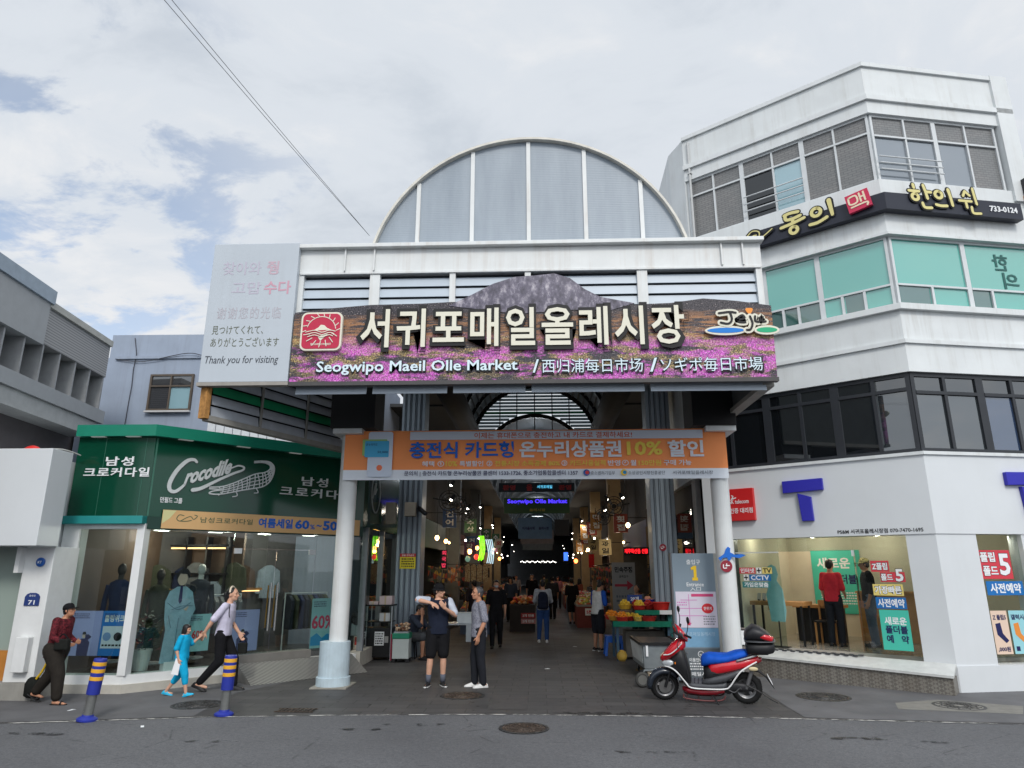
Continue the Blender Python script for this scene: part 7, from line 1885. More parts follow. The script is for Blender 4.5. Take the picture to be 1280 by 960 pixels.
# steel cart and trolley
ca = thing('steel_cart', 'low stainless food cart standing between the fruit stall and the scooter', 'cart', (2.27, 14.5, 0))
CG = mat('cart_steel', (150, 158, 162), .38, .45, var=.15, streak=.3)
MB().hexa([(1.97, 13.85, .20), (2.66, 13.85, .20), (2.62, 15.2, .20), (1.93, 15.2, .20), (1.95, 13.82, .62), (2.70, 13.82, .62), (2.66, 15.23, .62), (1.90, 15.23, .62)]).build('body', CG, ca)
MB().hexa([(1.962, 13.95, .28), (1.964, 13.95, .60), (1.905, 15.15, .60), (1.935, 15.15, .28), (1.950, 13.95, .28), (1.942, 13.95, .60), (1.885, 15.15, .60), (1.92, 15.15, .28)]).build('side_panel', mat('cart_white', (206, 210, 210), .5, streak=.3), ca)
MB().box(1.90, 2.72, 13.78, 13.86, .62, .665).build('rim', BLACK, ca); MB().box(1.88, 1.95, 13.86, 15.25, .62, .665).build('rim', BLACK, ca); MB().box(2.66, 2.72, 13.86, 15.25, .62, .665).build('rim', BLACK, ca)
MB().box(1.95, 2.66, 13.86, 15.2, .62, .645).build('griddle', mat('griddle_dark', (74, 74, 78), .35, .5, var=.3), ca)
MB().box(2.0, 2.04, 13.79, 13.818, .42, .62).build('latch', I_WHITE, ca)
for x in (2.02, 2.58):
    for y in (13.95, 15.1):
        w_ = MB().torus((x, y, .09), .065, .025, 'x', 18, 7).build('wheel', BLACK, ca); MB().lathe([(0, -.02), (.045, -.02), (.045, .02), (0, .02)], (x, y, .09), 12, 'x').build('hub', CG, w_)
MB().box(1.97, 2.64, 13.9, 15.15, .15, .20).build('chassis', BLACK, ca)
# little trolley jack in front of the scooter
tr = thing('hand_trolley', 'small hand trolley with a grey wheel and a wooden block left of the scooter', 'trolley', (1.95, 13.1, 0))
w_ = MB().torus((1.80, 13.0, .13), .095, .035, 'y', 22, 8).build('wheel', mat('trolley_tyre', (70, 70, 68), .8), tr, smooth=True); MB().lathe([(0, -.03), (.08, -.03), (.07, .03), (0, .03)], (1.80, 13.0, .13), 16, 'y').build('hub', mat('trolley_hub', (130, 130, 126), .4, .5), w_)
MB().box(1.90, 2.14, 12.98, 13.12, .03, .25).build('block', mat('trolley_block', (150, 138, 120), .8, var=.2), tr, bevel=.01); MB().tube([(1.80, 13.05, .13), (1.85, 13.08, .27), (2.4, 13.15, .28)], .018, 6).build('handle', CG, tr); MB().box(1.78, 2.2, 13.12, 13.18, .24, .27).build('bar', BLACK, tr)

# ================================================================ red scooter
sc = thing('scooter', 'red step-through scooter with a blue seat cover and a black top box', 'scooter', (2.59, 11.70, 0), math.atan2(.29, -1.21))
SCW = MW[sc.name]
LEAN = Matrix.Rotation(R(-6), 4, 'X')
SCM = SCW @ LEAN
RED = mat('scooter_red', (200, 22, 38), .26, var=.10, scale=9, spec=.6, coat=.6); DRED = mat('scooter_dark_red', (140, 18, 34), .3, var=.05, coat=.4)
PLB = mat('scooter_black', (26, 26, 29), .5, var=.1); PGR = mat('scooter_grey', (74, 76, 80), .4, var=.08); TYR = mat('tyre_rubber', (20, 20, 21), .85, var=.15)
RIM = mat('rim_alloy', (120, 120, 122), .35, .6); PIN = mat('pinstripe_white', (226, 226, 226), .4)
def sect(x, zc, hy, hz, p=2.6, n=20, yo=0.0):
    out = []
    for k in range(n):
        a = 2 * math.pi * k / n
        c, s = math.cos(a), math.sin(a)
        out.append((x, yo + hy * math.copysign(abs(c) ** (2 / p), c), zc + hz * math.copysign(abs(s) ** (2 / p), s)))
    return out
def hull(name, secs, m_, M=SCM, parent=sc, p=2.6, smooth=True):
    return MB(M).loft([sect(*s, p=p) for s in secs]).build(name, m_, parent, smooth=smooth)
STEER = SCM @ Matrix.Translation((.40, 0, .62)) @ Matrix.Rotation(R(-24), 4, 'Y') @ Matrix.Rotation(R(16), 4, 'Z') @ Matrix.Rotation(R(24), 4, 'Y') @ Matrix.Translation((-.40, 0, -.62))
def wheel(M, x, z, r, w, disc):
    t = MB(M).torus((x, 0, z), r - w, w, 'y', 36, 10, 1.05).build('wheel', TYR, sc, smooth=True)
    m = MB(M)
    for k in range(36):
        a = 2 * math.pi * k / 36
        m.tube([(x + (r - .002) * math.cos(a), -.03, z + (r - .002) * math.sin(a)), (x + (r + .001) * math.cos(a + .06), .03, z + (r + .001) * math.sin(a + .06))], .004, 4)
    m.build('tread', TYR, t)
    m = MB(M); m.lathe([(r - 2 * w + .012, -.04), (r - 2 * w + .02, -.045), (r - 2 * w + .02, .045), (r - 2 * w + .012, .04), (r - 2 * w - .012, .02), (r - 2 * w - .012, -.02), (r - 2 * w + .012, -.04)], (x, 0, z), 30, 'y')
    m.build('rim', RIM, t)
    m = MB(M)
    for k in range(5):
        a = 2 * math.pi * k / 5 + .3
        for q in (-.12, .12): m.tube([(x + .03 * math.cos(a + q), 0, z + .03 * math.sin(a + q)), (x + (r - 2 * w) * math.cos(a + q), 0, z + (r - 2 * w) * math.sin(a + q))], .014, 6)
    m.lathe([(.0, -.05), (.04, -.05), (.045, 0), (.04, .05), (0, .05)], (x, 0, z), 16, 'y'); m.build('spokes', RIM, t)
    if disc: MB(M).lathe([(.05, .05), (.10, .05), (.10, .056), (.05, .056)], (x, 0, z), 26, 'y').build('brake_disc', mat('disc_steel', (150, 150, 150), .3, .8), t)
wheel(STEER, .62, .225, .225, .048, True); wheel(SCM, -.62, .235, .235, .055, False)
# fork and front mudguard turn with the bars
m = MB(STEER)
for q in (-.07, .07): m.tube([(.62, q, .225), (.50, q * .9, .55)], .022, 8)
m.tube([(.50, 0, .5), (.33, 0, .98)], .03, 8); m.build('fork', PLB, sc)
m = MB(STEER); rings = []
for k in range(11):
    a = R(-5 + 15 * k); rr = .262
    rings.append([(.62 + (rr + dz) * math.cos(a), dy, .225 + (rr + dz) * math.sin(a)) for dy, dz in ((-.085, -.05), (-.08, 0), (-.04, .018), (0, .022), (.04, .018), (.08, 0), (.085, -.05), (.075, -.05), (.07, -.005), (0, .012), (-.07, -.005), (-.075, -.05))])
m.loft(rings).build('front_fender', mat('fender_dark', (40, 46, 56), .25, var=.1, coat=.4), sc, smooth=True)
# front apron: red nose with headlamps, black leg shield behind
hull('front_cowl', [(.66, .63, .02, .02), (.63, .645, .075, .05), (.56, .69, .13, .085), (.47, .76, .16, .11), (.37, .83, .17, .115), (.29, .87, .15, .10), (.25, .89, .11, .07)], RED)
hull('cowl_panel', [(.665, .655, .012, .008), (.62, .705, .05, .008), (.52, .785, .06, .012), (.46, .835, .05, .012), (.43, .858, .02, .008)], mat('cowl_cream', (214, 202, 176), .3), p=3.2)
for q in (-1, 1):
    MB(SCM).loft([sect(.645, .575, .012, .012, yo=q * .05), sect(.60, .575, .035, .04, yo=q * .085), sect(.52, .59, .045, .05, yo=q * .12), sect(.45, .60, .02, .03, yo=q * .15)]).build('headlight', mat('headlamp_glass', (196, 202, 206), .12, .2, coat=1), sc, smooth=True)
    MB(SCM).ell((.40, q * .172, .60), (.035, .014, .035)).build('turn_signal', mat('signal_amber', (236, 130, 30), .2), sc, smooth=True)
hull('leg_shield', [(.60, .53, .07, .06), (.50, .56, .15, .10), (.40, .60, .19, .20), (.33, .58, .20, .28), (.27, .50, .20, .26), (.23, .40, .19, .20), (.20, .33, .17, .12)], PLB)
hull('floorboard', [(.30, .30, .17, .04), (.15, .27, .19, .045), (-.10, .265, .19, .045), (-.28, .28, .185, .05), (-.33, .30, .17, .05)], PGR, p=4)
hull('lower_cowl', [(.34, .20, .08, .03), (.25, .185, .15, .055), (.05, .17, .165, .055), (-.15, .18, .16, .055), (-.28, .20, .13, .045), (-.33, .21, .08, .03)], DRED)
# rear body, side panels, seat
hull('rear_body', [(-.06, .44, .10, .12), (-.12, .50, .15, .13), (-.28, .545, .175, .12), (-.45, .575, .18, .11), (-.62, .615, .165, .09), (-.76, .65, .12, .07), (-.84, .67, .06, .045)], RED)
hull('side_panel', [(.02, .32, .17, .05), (-.15, .36, .192, .075), (-.32, .40, .195, .08), (-.48, .47, .19, .065), (-.58, .52, .17, .03)], PGR)
hull('under_seat', [(.0, .40, .12, .14), (-.10, .42, .16, .15), (-.25, .42, .16, .15), (-.35, .42, .15, .10)], PLB)
hull('seat', [(.03, .60, .07, .06), (.0, .625, .13, .09), (-.10, .655, .165, .09), (-.25, .66, .175, .075), (-.38, .675, .175, .065), (-.50, .715, .165, .07), (-.62, .745, .14, .06), (-.69, .75, .09, .045), (-.72, .75, .05, .03)], cloth('seat_cover_blue', (20, 84, 190), None, 28, .6, .35))
m = MB(SCM)
for q in (-1, 1):
    P = [(.60, q * .10, .535), (.50, q * .165, .53), (.40, q * .195, .47), (.28, q * .208, .33), (.20, q * .21, .255), (-.05, q * .215, .245), (-.30, q * .212, .255), (-.38, q * .213, .30), (-.47, q * .205, .42), (-.56, q * .19, .52), (-.70, q * .15, .60), (-.80, q * .10, .645)]
    m.tube(smooth_line(P, 4), .012, 6)
    m.tube(smooth_line([(.60, q * .13, .71), (.50, q * .165, .73), (.40, q * .178, .80), (.30, q * .165, .90)], 4), .009, 5)
m.build('pinstripe', PIN, sc, smooth=True)
MB(SCM).loft([sect(-.79, .64, .09, .045), sect(-.86, .66, .06, .04), sect(-.885, .665, .03, .025)]).build('tail_light', mat('tail_red', (150, 16, 26), .15, coat=1), sc, smooth=True)
for q in (-1, 1): MB(SCM).ell((-.74, q * .15, .55), (.07, .022, .032)).build('turn_signal', mat('signal_clear', (206, 190, 150), .2), sc, smooth=True)
hull('rear_fender', [(-.70, .52, .06, .03), (-.82, .50, .075, .025), (-.92, .42, .075, .02), (-1.0, .30, .07, .015), (-1.03, .25, .06, .01)], PLB)
MB(SCM @ Matrix.Translation((-.965, 0, .38)) @ Matrix.Rotation(R(25), 4, 'Y')).box(-.012, -.006, -.08, .08, -.08, .06).build('number_plate', I_WHITE, sc)
for q in (-1, 1): MB(SCM).tube(smooth_line([(-.50, q * .17, .66), (-.64, q * .165, .70), (-.78, q * .12, .735), (-.82, q * .04, .74)], 4), .016, 8).build('grab_rail', mat('grab_grey', (150, 152, 154), .4, .3), sc, smooth=True)
m = MB(SCM)
for q in range(7): m.box(-.22 + .06 * q, -.20 + .06 * q, -.15, .15, .308, .318)
m.build('floor_mat', PLB, sc)
m = MB(SCM)
for q in (-1, 1):
    m.tube(smooth_line([(-.14, q * .165, .45), (-.30, q * .19, .485), (-.46, q * .193, .53), (-.62, q * .172, .565)], 4), .004, 5)
    m.tube(smooth_line([(.26, q * .205, .52), (.24, q * .20, .40), (.20, q * .198, .31)], 3), .004, 5)
    m.tube(smooth_line([(.57, q * .13, .66), (.47, q * .168, .70), (.36, q * .176, .75)], 3), .0035, 5)
m.build('panel_gap', mat('gap_dark', (14, 14, 15), .8), sc)
MB(SCM).tube(smooth_line([(-.36, .12, .22), (-.44, .16, .20), (-.52, .17, .27), (-.54, .21, .27)], 3), .009, 6).build('kick_lever', RIM, sc)
MB(SCM).ell((.235, 0, .72), (.012, .02, .02)).build('key_lock', RIM, sc, smooth=True)
# engine, swing arm, silencer, stand
hull('engine', [(-.15, .22, .07, .05), (-.28, .24, .10, .08), (-.48, .26, .10, .075), (-.64, .25, .085, .06), (-.72, .24, .04, .04)], mat('engine_grey', (50, 50, 53), .5, .3), p=3)
MB(SCM).lathe([(0, .10), (.075, .10), (.08, .115), (.03, .125), (0, .125)], (-.35, 0, .24), 20, 'y').build('fan_cover', PLB, sc); MB(SCM).tube([(-.30, -.10, .20), (-.5, -.13, .22), (-.85, -.14, .30)], [.04, .055, .05], 12).build('silencer', PLB, sc, smooth=True)
MB(SCM).tube([(-.62, .06, .24), (-.72, .10, .52)], [.03, .03], 10).build('shock_absorber', mat('spring_steel', (130, 130, 132), .4, .5), sc)
m = MB(SCM)
for q in (-.14, .14): m.tube(smooth_line([(.32, q, .14), (.30, q, .08), (.0, q, .055), (-.25, q, .075), (-.30, q, .14)], 3), .011, 6)
for x in (.1, -.1, .28): m.tube([(x, -.14, .06), (x, .14, .06)], .009, 5)
m.build('crash_bar', mat('bar_dull_red', (110, 60, 60), .6), sc)
m = MB(SCM)
m.tube(smooth_line([(-.10, .12, .16), (-.16, .17, .08), (-.20, .2, .012), (-.24, .2, .008)], 3), .011, 6)
m.build('side_stand', PLB, sc)
MB(SCM).tube(smooth_line([(-.62, .1, .30), (-.8, .12, .22), (-.95, .12, .12), (-1.06, .1, .06)]), .008, 5).build('splash_wire', PLB, sc)
# handlebar group
hull('handlebar_cowl', [(.42, 1.10, .10, .03), (.38, 1.09, .17, .07), (.32, 1.04, .19, .085), (.26, .98, .16, .07), (.23, .95, .10, .045)], RED, STEER)
hull('cowl_band', [(.405, 1.085, .12, .06), (.36, 1.07, .178, .075), (.31, 1.03, .192, .082), (.285, 1.0, .17, .07)], PGR, STEER @ Matrix.Translation((.012, 0, .008)))
for q in (-1, 1):
    MB(STEER).tube([(.30, q * .15, 1.05), (.24, q * .34, 1.06)], [.016, .018], 10).build('grip', PLB, sc)
    MB(STEER).tube(smooth_line([(.33, q * .18, 1.05), (.34, q * .26, 1.05), (.30, q * .36, 1.04)], 3), .007, 5).build('brake_lever', RIM, sc)
    st_ = MB(STEER).tube(smooth_line([(.28, q * .24, 1.08), (.26, q * .27, 1.2), (.27, q * .31, 1.28)], 4), .007, 6).build('mirror_stem', PLB, sc)
    MB(STEER).ell((.265, q * .32, 1.32), (.022, .062, .052), 16, 10).build('mirror', PLB, st_, smooth=True)
m = MB(STEER).tube(smooth_line([(.30, .1, 1.02), (.42, .2, .94), (.40, .16, .84), (.32, .1, .86)], 5), .006, 5); m.tube(smooth_line([(.30, -.1, 1.02), (.44, -.18, .96), (.40, -.12, .84)], 5), .006, 5); m.build('cable', PLB, sc)
# top box on its rack
m = MB(SCM)
for q in (-.09, .09): m.tube(smooth_line([(-.60, q, .70), (-.74, q, .745), (-.98, q, .755)], 3), .011, 6)
m.tube([(-.80, -.12, .75), (-.80, .12, .75)], .011, 6); m.build('rack', PGR, sc)
bx = hull('top_box', [(-.66, .84, .13, .06), (-.68, .84, .18, .085), (-.80, .84, .20, .09), (-.95, .84, .195, .09), (-1.05, .85, .16, .08), (-1.08, .86, .11, .06)], PLB, p=3.4)
MB(SCM).loft([sect(-.645, .945, .13, .012), sect(-.66, .95, .19, .015), sect(-.85, .95, .215, .016), sect(-1.06, .95, .18, .015), sect(-1.10, .95, .11, .01)]).build('seam', PGR, bx, smooth=True)
hull('lid', [(-.65, 1.0, .13, .045), (-.68, 1.03, .18, .08), (-.78, 1.07, .20, .115), (-.90, 1.05, .195, .10), (-1.02, 1.0, .16, .055), (-1.08, .965, .10, .02)], mat('lid_black', (34, 34, 38), .45, var=.1), p=2.8)
MB(SCM).loft([sect(-.86, 1.03, .02, .02, yo=.17), sect(-.95, 1.02, .045, .045, yo=.155), sect(-1.04, .99, .06, .045, yo=.10), sect(-1.075, .98, .05, .03, yo=.04), sect(-1.085, .98, .03, .02, yo=0)]).build('reflector', mat('reflector_red', (196, 20, 34), .15, coat=1), sc, smooth=True)
# ================================================================ people
_tmp_scene = bpy.data.scenes.new('remesh_work')
def remesh(mb, voxel, smooth=3, name='m', push=0.0):
    me = bpy.data.meshes.new(name); me.from_pydata(mb.v, [], mb.f)
    bm = bmesh.new(); bm.from_mesh(me); bmesh.ops.recalc_face_normals(bm, faces=bm.faces); bm.to_mesh(me); bm.free()
    o = bpy.data.objects.new(name, me); _tmp_scene.collection.objects.link(o)
    r_ = o.modifiers.new('r', 'REMESH'); r_.mode = 'VOXEL'; r_.voxel_size = voxel; r_.use_smooth_shade = True
    if smooth:
        s_ = o.modifiers.new('s', 'SMOOTH'); s_.iterations = smooth; s_.factor = .5
    vl = _tmp_scene.view_layers[0]; vl.update(); dg = vl.depsgraph; dg.update()
    out = bpy.data.meshes.new_from_object(o.evaluated_get(dg))
    bpy.data.objects.remove(o); bpy.data.meshes.remove(me)
    return out
def skin_mat(name, rgb):
    if name in MATS: return MATS[name]
    t = NT(name); n = t.noise(14, 4, .6); c = lin(rgb)
    t.set(t.ramp(n, [(.3, tuple(x * .86 for x in c)), (.7, c)]), .5, 0, .35)
    t.b.inputs['Subsurface Weight'].default_value = .08; t.b.inputs['Subsurface Radius'].default_value = (.02, .008, .005)
    MATS[name] = t.m; return t.m
SK1, SK2, SK3 = skin_mat('skin_fair', (216, 168, 142)), skin_mat('skin_tan', (190, 138, 110)), skin_mat('skin_mid', (204, 152, 124))
def hair_mat(name, rgb):
    if name in MATS: return MATS[name]
    t = NT(name); n = t.noise(1, 4, .7, t.coords((90, 90, 14))); c = lin(rgb)
    t.set(t.ramp(n, [(.35, tuple(x * .5 for x in c)), (.65, tuple(min(1, x * 1.5) for x in c))]), .45, 0, .4); t.bump(n, .4, .01)
    MATS[name] = t.m; return t.m
HB, HG = hair_mat('black_hair', (26, 24, 26)), hair_mat('greying_hair', (70, 70, 74))
def lerp(a, b, t): return Vector(a) + (Vector(b) - Vector(a)) * t
def hand(mb, w, d, n, s, curl=.35, k=1.0):
    """palm, four unequal bent fingers and a thumb leaving the side; d along the hand, n out of the back of the hand, s = thumb side"""
    d, n = Vector(d).normalized(), Vector(n).normalized(); n = (n - d * n.dot(d)).normalized(); sd = Vector(s); sd = (sd - d * sd.dot(d) - n * sd.dot(n)).normalized()
    w = Vector(w)
    for q in (-.024, -.008, .008, .024):
        mb.capsule(w + d * .01 + sd * q * .7 * k, w + d * .085 * k + sd * q * 1.15 * k, .017 * k, .0135 * k, 8)
    for q, L_, r_ in ((.030, .070, .0092), (.010, .080, .0096), (-.010, .074, .0092), (-.029, .058, .0080)):
        b = w + d * .085 * k + sd * q * k; dirv = d.copy(); p = b
        for seg in range(3):
            ang_ = curl * (.6 + .5 * seg); dv = (d * math.cos(ang_) - n * math.sin(ang_)).normalized(); e = p + dv * L_ * k * (.42, .33, .25)[seg]
            mb.capsule(p, e, r_ * k * (1, .93, .86)[seg], r_ * k * (.95, .88, .78)[seg], 7); p = e
    b = w + d * .03 * k + sd * .026 * k; e = b + (d * .6 + sd * .75 - n * .15).normalized() * .038 * k; mb.capsule(b, e, .0135 * k, .011 * k, 8)
    mb.capsule(e, e + (d * .9 + sd * .35 - n * .3).normalized() * .032 * k, .0105 * k, .0085 * k, 8)
def rings_line(mb, L_, n=22, p=2.3):
    """loft of ellipses (centre, rx, ry) in the local xy plane"""
    R_ = []
    for c, rx, ry in L_:
        ring_ = []
        for k in range(n):
            a = 2 * math.pi * k / n; ca, sa = math.cos(a), math.sin(a)
            ring_.append((c[0] + rx * math.copysign(abs(ca) ** (2 / p), ca), c[1] + ry * math.copysign(abs(sa) ** (2 / p), sa), c[2]))
        R_.append(ring_)
    return mb.loft(R_)
def person(label, loc, rz, H=1.70, J=None, skin=SK1, hair=('short', HB), head=(0, 0, 0), shirt=None, sleeve=.5, sleeve_mat=None, pants=None, pant_len=1.0, wide=1.0, shoes=None, sole=None, build=1.0, vox=.010, face=True, socks=None, hem=.0, skirt=False, group=None, barefoot=False):
    """local frame: +Y is the way the person faces, +X their right hand. All joints in metres for a 1.70 m body."""
    k = H / 1.70
    D = dict(pel=(0, 0, .93), chest=(0, .0, 1.28), neck=(0, .0, 1.45), head=(0, .025, 1.585),
             shR=(.185, 0, 1.405), elR=(.235, -.03, 1.12), wrR=(.235, .06, .87), shL=(-.185, 0, 1.405), elL=(-.235, -.03, 1.12), wrL=(-.235, .06, .87),
             hipR=(.088, 0, .90), knR=(.10, .015, .50), anR=(.105, -.015, .085), hipL=(-.088, 0, .90), knL=(-.10, .015, .50), anL=(-.105, -.015, .085),
             toeR=(.03, 1, 0), toeL=(-.03, 1, 0), hdR=None, hdL=None, hnR=(.9, -.2, 0), hnL=(-.9, -.2, 0), htR=None, htL=None, cuR=.4, cuL=.4)
    D.update(J or {})
    V = {a: Vector(b) * (k if a not in ('toeR', 'toeL', 'hdR', 'hdL', 'hnR', 'hnL', 'htR', 'htL') else 1) for a, b in D.items() if isinstance(b, tuple)}
    t_ = thing('person', label, 'person', loc, rz, group)
    b_ = build
    body = MB()
    spine = lambda z: lerp(V['pel'], V['neck'], (z - .93) / .52)
    rings_line(body, [(spine(z), rx * k * b_, ry * k * b_) for z, rx, ry in ((.84, .10, .08), (.90, .15, .10), (.98, .155, .105), (1.08, .135, .095), (1.20, .15, .105), (1.32, .165, .105), (1.40, .15, .085), (1.45, .07, .06))])
    hm = Matrix.Translation(V['head']) @ Euler((R(head[1]), R(head[2]), R(head[0]))).to_matrix().to_4x4()
    hp = lambda x, y, z: hm @ (Vector((x, y, z)) * k)
    body.capsule(V['neck'] - Vector((0, 0, .03 * k)), hp(0, -.02, -.06), .055 * k, .05 * k, 12)
    R3 = hm.to_3x3()
    body.ell(hp(0, -.008, .025), (.074 * k, .094 * k, .092 * k), 18, 12, R3)
    body.ell(hp(0, .020, -.045), (.055 * k, .066 * k, .068 * k), 16, 10, R3)
    body.ell(hp(0, .062, -.082), (.026 * k, .024 * k, .022 * k), 10, 7, R3)
    body.tube([hp(0, .082, .018), hp(0, .094, -.006), hp(0, .108, -.024), hp(0, .092, -.036)], [.010 * k, .012 * k, .016 * k, .012 * k], 8)
    for q in (-1, 1):
        body.ell(hp(q * .076, -.008, -.008), (.011 * k, .018 * k, .030 * k), 10, 7, R3)
        body.ell(hp(q * .030, .078, .026), (.022 * k, .014 * k, .010 * k), 8, 6, R3)
        body.ell(hp(q * .040, .062, -.022), (.022 * k, .020 * k, .020 * k), 8, 6, R3)
    for S_ in 'RL':
        sh, el, wr = V['sh' + S_], V['el' + S_], V['wr' + S_]
        body.capsule(sh, lerp(sh, el, .5), .052 * k * b_, .047 * k * b_, 12); body.capsule(lerp(sh, el, .5), el, .047 * k * b_, .039 * k, 12); body.capsule(el, lerp(el, wr, .35), .039 * k, .040 * k, 12); body.capsule(lerp(el, wr, .35), wr, .040 * k, .026 * k, 12)
        dv = Vector(D['hd' + S_]) if D['hd' + S_] else (wr - el)
        th = Vector(D['ht' + S_]) if D['ht' + S_] else Vector((0, 1, .2))
        hand(body, wr, dv, V['hn' + S_], th, D['cu' + S_], k * 1.02)
        hp_, kn, an = V['hip' + S_], V['kn' + S_], V['an' + S_]
        body.capsule(hp_, kn, .082 * k * b_, .054 * k, 14); body.capsule(kn, lerp(kn, an, .32), .052 * k, .056 * k, 12); body.capsule(lerp(kn, an, .32), an, .056 * k, .036 * k, 12)
        td = Vector(D['toe' + S_]).normalized(); fz = an.z
        hl = an + td * -.045 * k - Vector((0, 0, .04 * k)); tp_ = an + td * .15 * k; tp_.z = an.z - .062 * k
        body.capsule(hl, tp_, .034 * k, .024 * k, 10)
        if barefoot:
            sx = Vector((td.y, -td.x, 0)).normalized()
            for i_ in range(5): body.capsule(tp_ + sx * (i_ - 2) * .014 * k, tp_ + sx * (i_ - 2) * .016 * k + td * (.034 - abs(i_ - 1) * .004) * k, .0095 * k, .0085 * k, 6)
    me = remesh(body, vox * .8 if face else vox, 2, 'body')
    bo = bpy.data.objects.new('body', me); me.materials.clear(); me.materials.append(skin); COL.objects.link(bo); bo.parent = t_; MW[bo.name] = MW[t_.name]
    def part(mb, name, m_, v=None, sm=4, parent=t_):
        mm = remesh(mb, v or vox, sm, name); mm.materials.clear(); mm.materials.append(m_)
        o = bpy.data.objects.new(name, mm); COL.objects.link(o); o.parent = parent; MW[o.name] = MW[t_.name]; return o
    if pants:
        mb = MB()
        rings_line(mb, [(spine(z), rx * k * b_ * 1.10 + .006, ry * k * b_ * 1.14 + .006) for z, rx, ry in ((.82, .13, .09), (.90, .155, .105), (.98, .158, .108), (1.02, .148, .10))])
        for S_ in 'RL':
            hp_, kn, an = V['hip' + S_], V['kn' + S_], V['an' + S_]
            if skirt: continue
            if pant_len <= .55:
                e = lerp(hp_, kn, pant_len / .5 * .98); mb.capsule(hp_, e, .098 * k * b_ * wide, .085 * k * wide, 14)
            else:
                mb.capsule(hp_, kn, .098 * k * b_ * wide, .072 * k * wide, 14)
                e = lerp(kn, an, min(1., (pant_len - .5) / .5)); mb.capsule(kn, e, .072 * k * wide, .056 * k * wide, 14)
        if skirt: rings_line(mb, [(lerp(spine(.95), (0, 0, pant_len * k), q), (.15 + .05 * q) * k * 1.1, (.11 + .06 * q) * k * 1.1) for q in (0, .3, .6, 1)])
        part(mb, 'skirt' if skirt else ('shorts' if pant_len <= .55 else 'trousers'), pants)
    if shirt:
        mb = MB(); z0 = .90 - hem
        rings_line(mb, [(spine(z), rx * k * b_ + .012, ry * k * b_ + .014) for z, rx, ry in ((z0, .168, .125), (z0 + .06, .166, .122), (1.08, .152, .112), (1.20, .162, .118), (1.32, .172, .115), (1.40, .150, .090), (1.435, .085, .068))])
        mb2 = MB() if sleeve_mat else mb
        for S_ in 'RL':
            sh, el, wr = V['sh' + S_], V['el' + S_], V['wr' + S_]
            mb.capsule(lerp(spine(1.36), sh, .55), sh, .068 * k, .060 * k * b_ + .006, 12)
            if sleeve <= .5: mb2.capsule(sh, lerp(sh, el, sleeve * 2), .062 * k * b_ + .006, .058 * k * b_ + .008, 14)
            else:
                mb2.capsule(sh, el, .060 * k * b_ + .006, .050 * k + .004, 14); mb2.capsule(el, lerp(el, wr, (sleeve - .5) * 2), .050 * k + .004, .038 * k + .004, 14)
        so = part(mb, 'shirt', shirt)
        if sleeve_mat: part(mb2, 'sleeves', sleeve_mat)
    if shoes:
        for S_ in 'RL':
            an = V['an' + S_]; td = Vector(D['toe' + S_]).normalized(); sx = Vector((td.y, -td.x, 0)).normalized(); up = sx.cross(td).normalized()
            if up.z < 0: up = -up
            g = an - up * .085 * k
            mb = MB(); R_ = []
            for (y, hw, hz) in ((-.085, .022, .05), (-.07, .034, .075), (-.03, .038, .095), (.03, .038, .085), (.09, .044, .06), (.14, .043, .045), (.175, .03, .034), (.19, .012, .02)):
                R_.append([g + td * y * k + sx * hw * k * math.cos(a) + up * (hz * k * max(0.0, math.sin(a)) + .004) for a in [2 * math.pi * i / 14 for i in range(14)]])
            so = mb.loft(R_).build('shoe', shoes, t_, smooth=True, world=False)
            if sole:
                mb = MB(); mb.loft([[g + td * y * k + sx * hw * k * math.cos(a) + up * (.012 + .014 * math.sin(a)) * k for a in [2 * math.pi * i / 14 for i in range(14)]] for y, hw in ((-.092, .02), (-.075, .038), (.0, .040), (.09, .048), (.15, .045), (.192, .016))]).build('sole', sole, so, smooth=True, world=False)
            if socks: MB().tube([lerp(an, V['kn' + S_], -.05), lerp(an, V['kn' + S_], .28)], [.043 * k, .050 * k], 12).build('sock', socks, t_, smooth=True, world=False)
    st, hmat = hair
    if st:
        mb = MB()
        if st in ('short', 'grey'):
            mb.ell(hp(0, -.026, .046), (.081 * k, .092 * k, .082 * k), 18, 12, R3); mb.ell(hp(0, -.062, .0), (.070 * k, .046 * k, .075 * k), 14, 9, R3)
            for q in (-1, 1): mb.ell(hp(q * .066, -.012, .022), (.016 * k, .04 * k, .05 * k), 10, 7, R3)
            if st == 'short': mb.ell(hp(0, .052, .088), (.062 * k, .036 * k, .024 * k), 12, 8, R3)
        elif st == 'long':
            mb.ell(hp(0, -.02, .040), (.086 * k, .098 * k, .088 * k), 18, 12, R3); mb.ell(hp(0, -.055, -.06), (.088 * k, .062 * k, .13 * k), 16, 10, R3); mb.ell(hp(0, -.06, -.15), (.075 * k, .05 * k, .09 * k), 14, 9, R3)
            for q in (-1, 1): mb.ell(hp(q * .074, .008, -.03), (.022 * k, .05 * k, .10 * k), 10, 8, R3)
            mb.ell(hp(0, .058, .078), (.064 * k, .032 * k, .03 * k), 12, 8, R3)
        elif st == 'tied':
            mb.ell(hp(0, -.024, .042), (.081 * k, .094 * k, .083 * k), 18, 12, R3); mb.ell(hp(0, -.065, -.01), (.066 * k, .044 * k, .07 * k), 14, 9, R3); mb.ell(hp(0, -.125, .0), (.042 * k, .042 * k, .05 * k), 12, 8, R3); mb.ell(hp(0, -.12, -.06), (.03 * k, .03 * k, .07 * k), 10, 8, R3)
        elif st == 'cap':
            mb.ell(hp(0, -.05, -.005), (.076 * k, .058 * k, .075 * k), 14, 9, R3)
            for q in (-1, 1): mb.ell(hp(q * .066, -.012, .01), (.016 * k, .04 * k, .045 * k), 10, 7, R3)
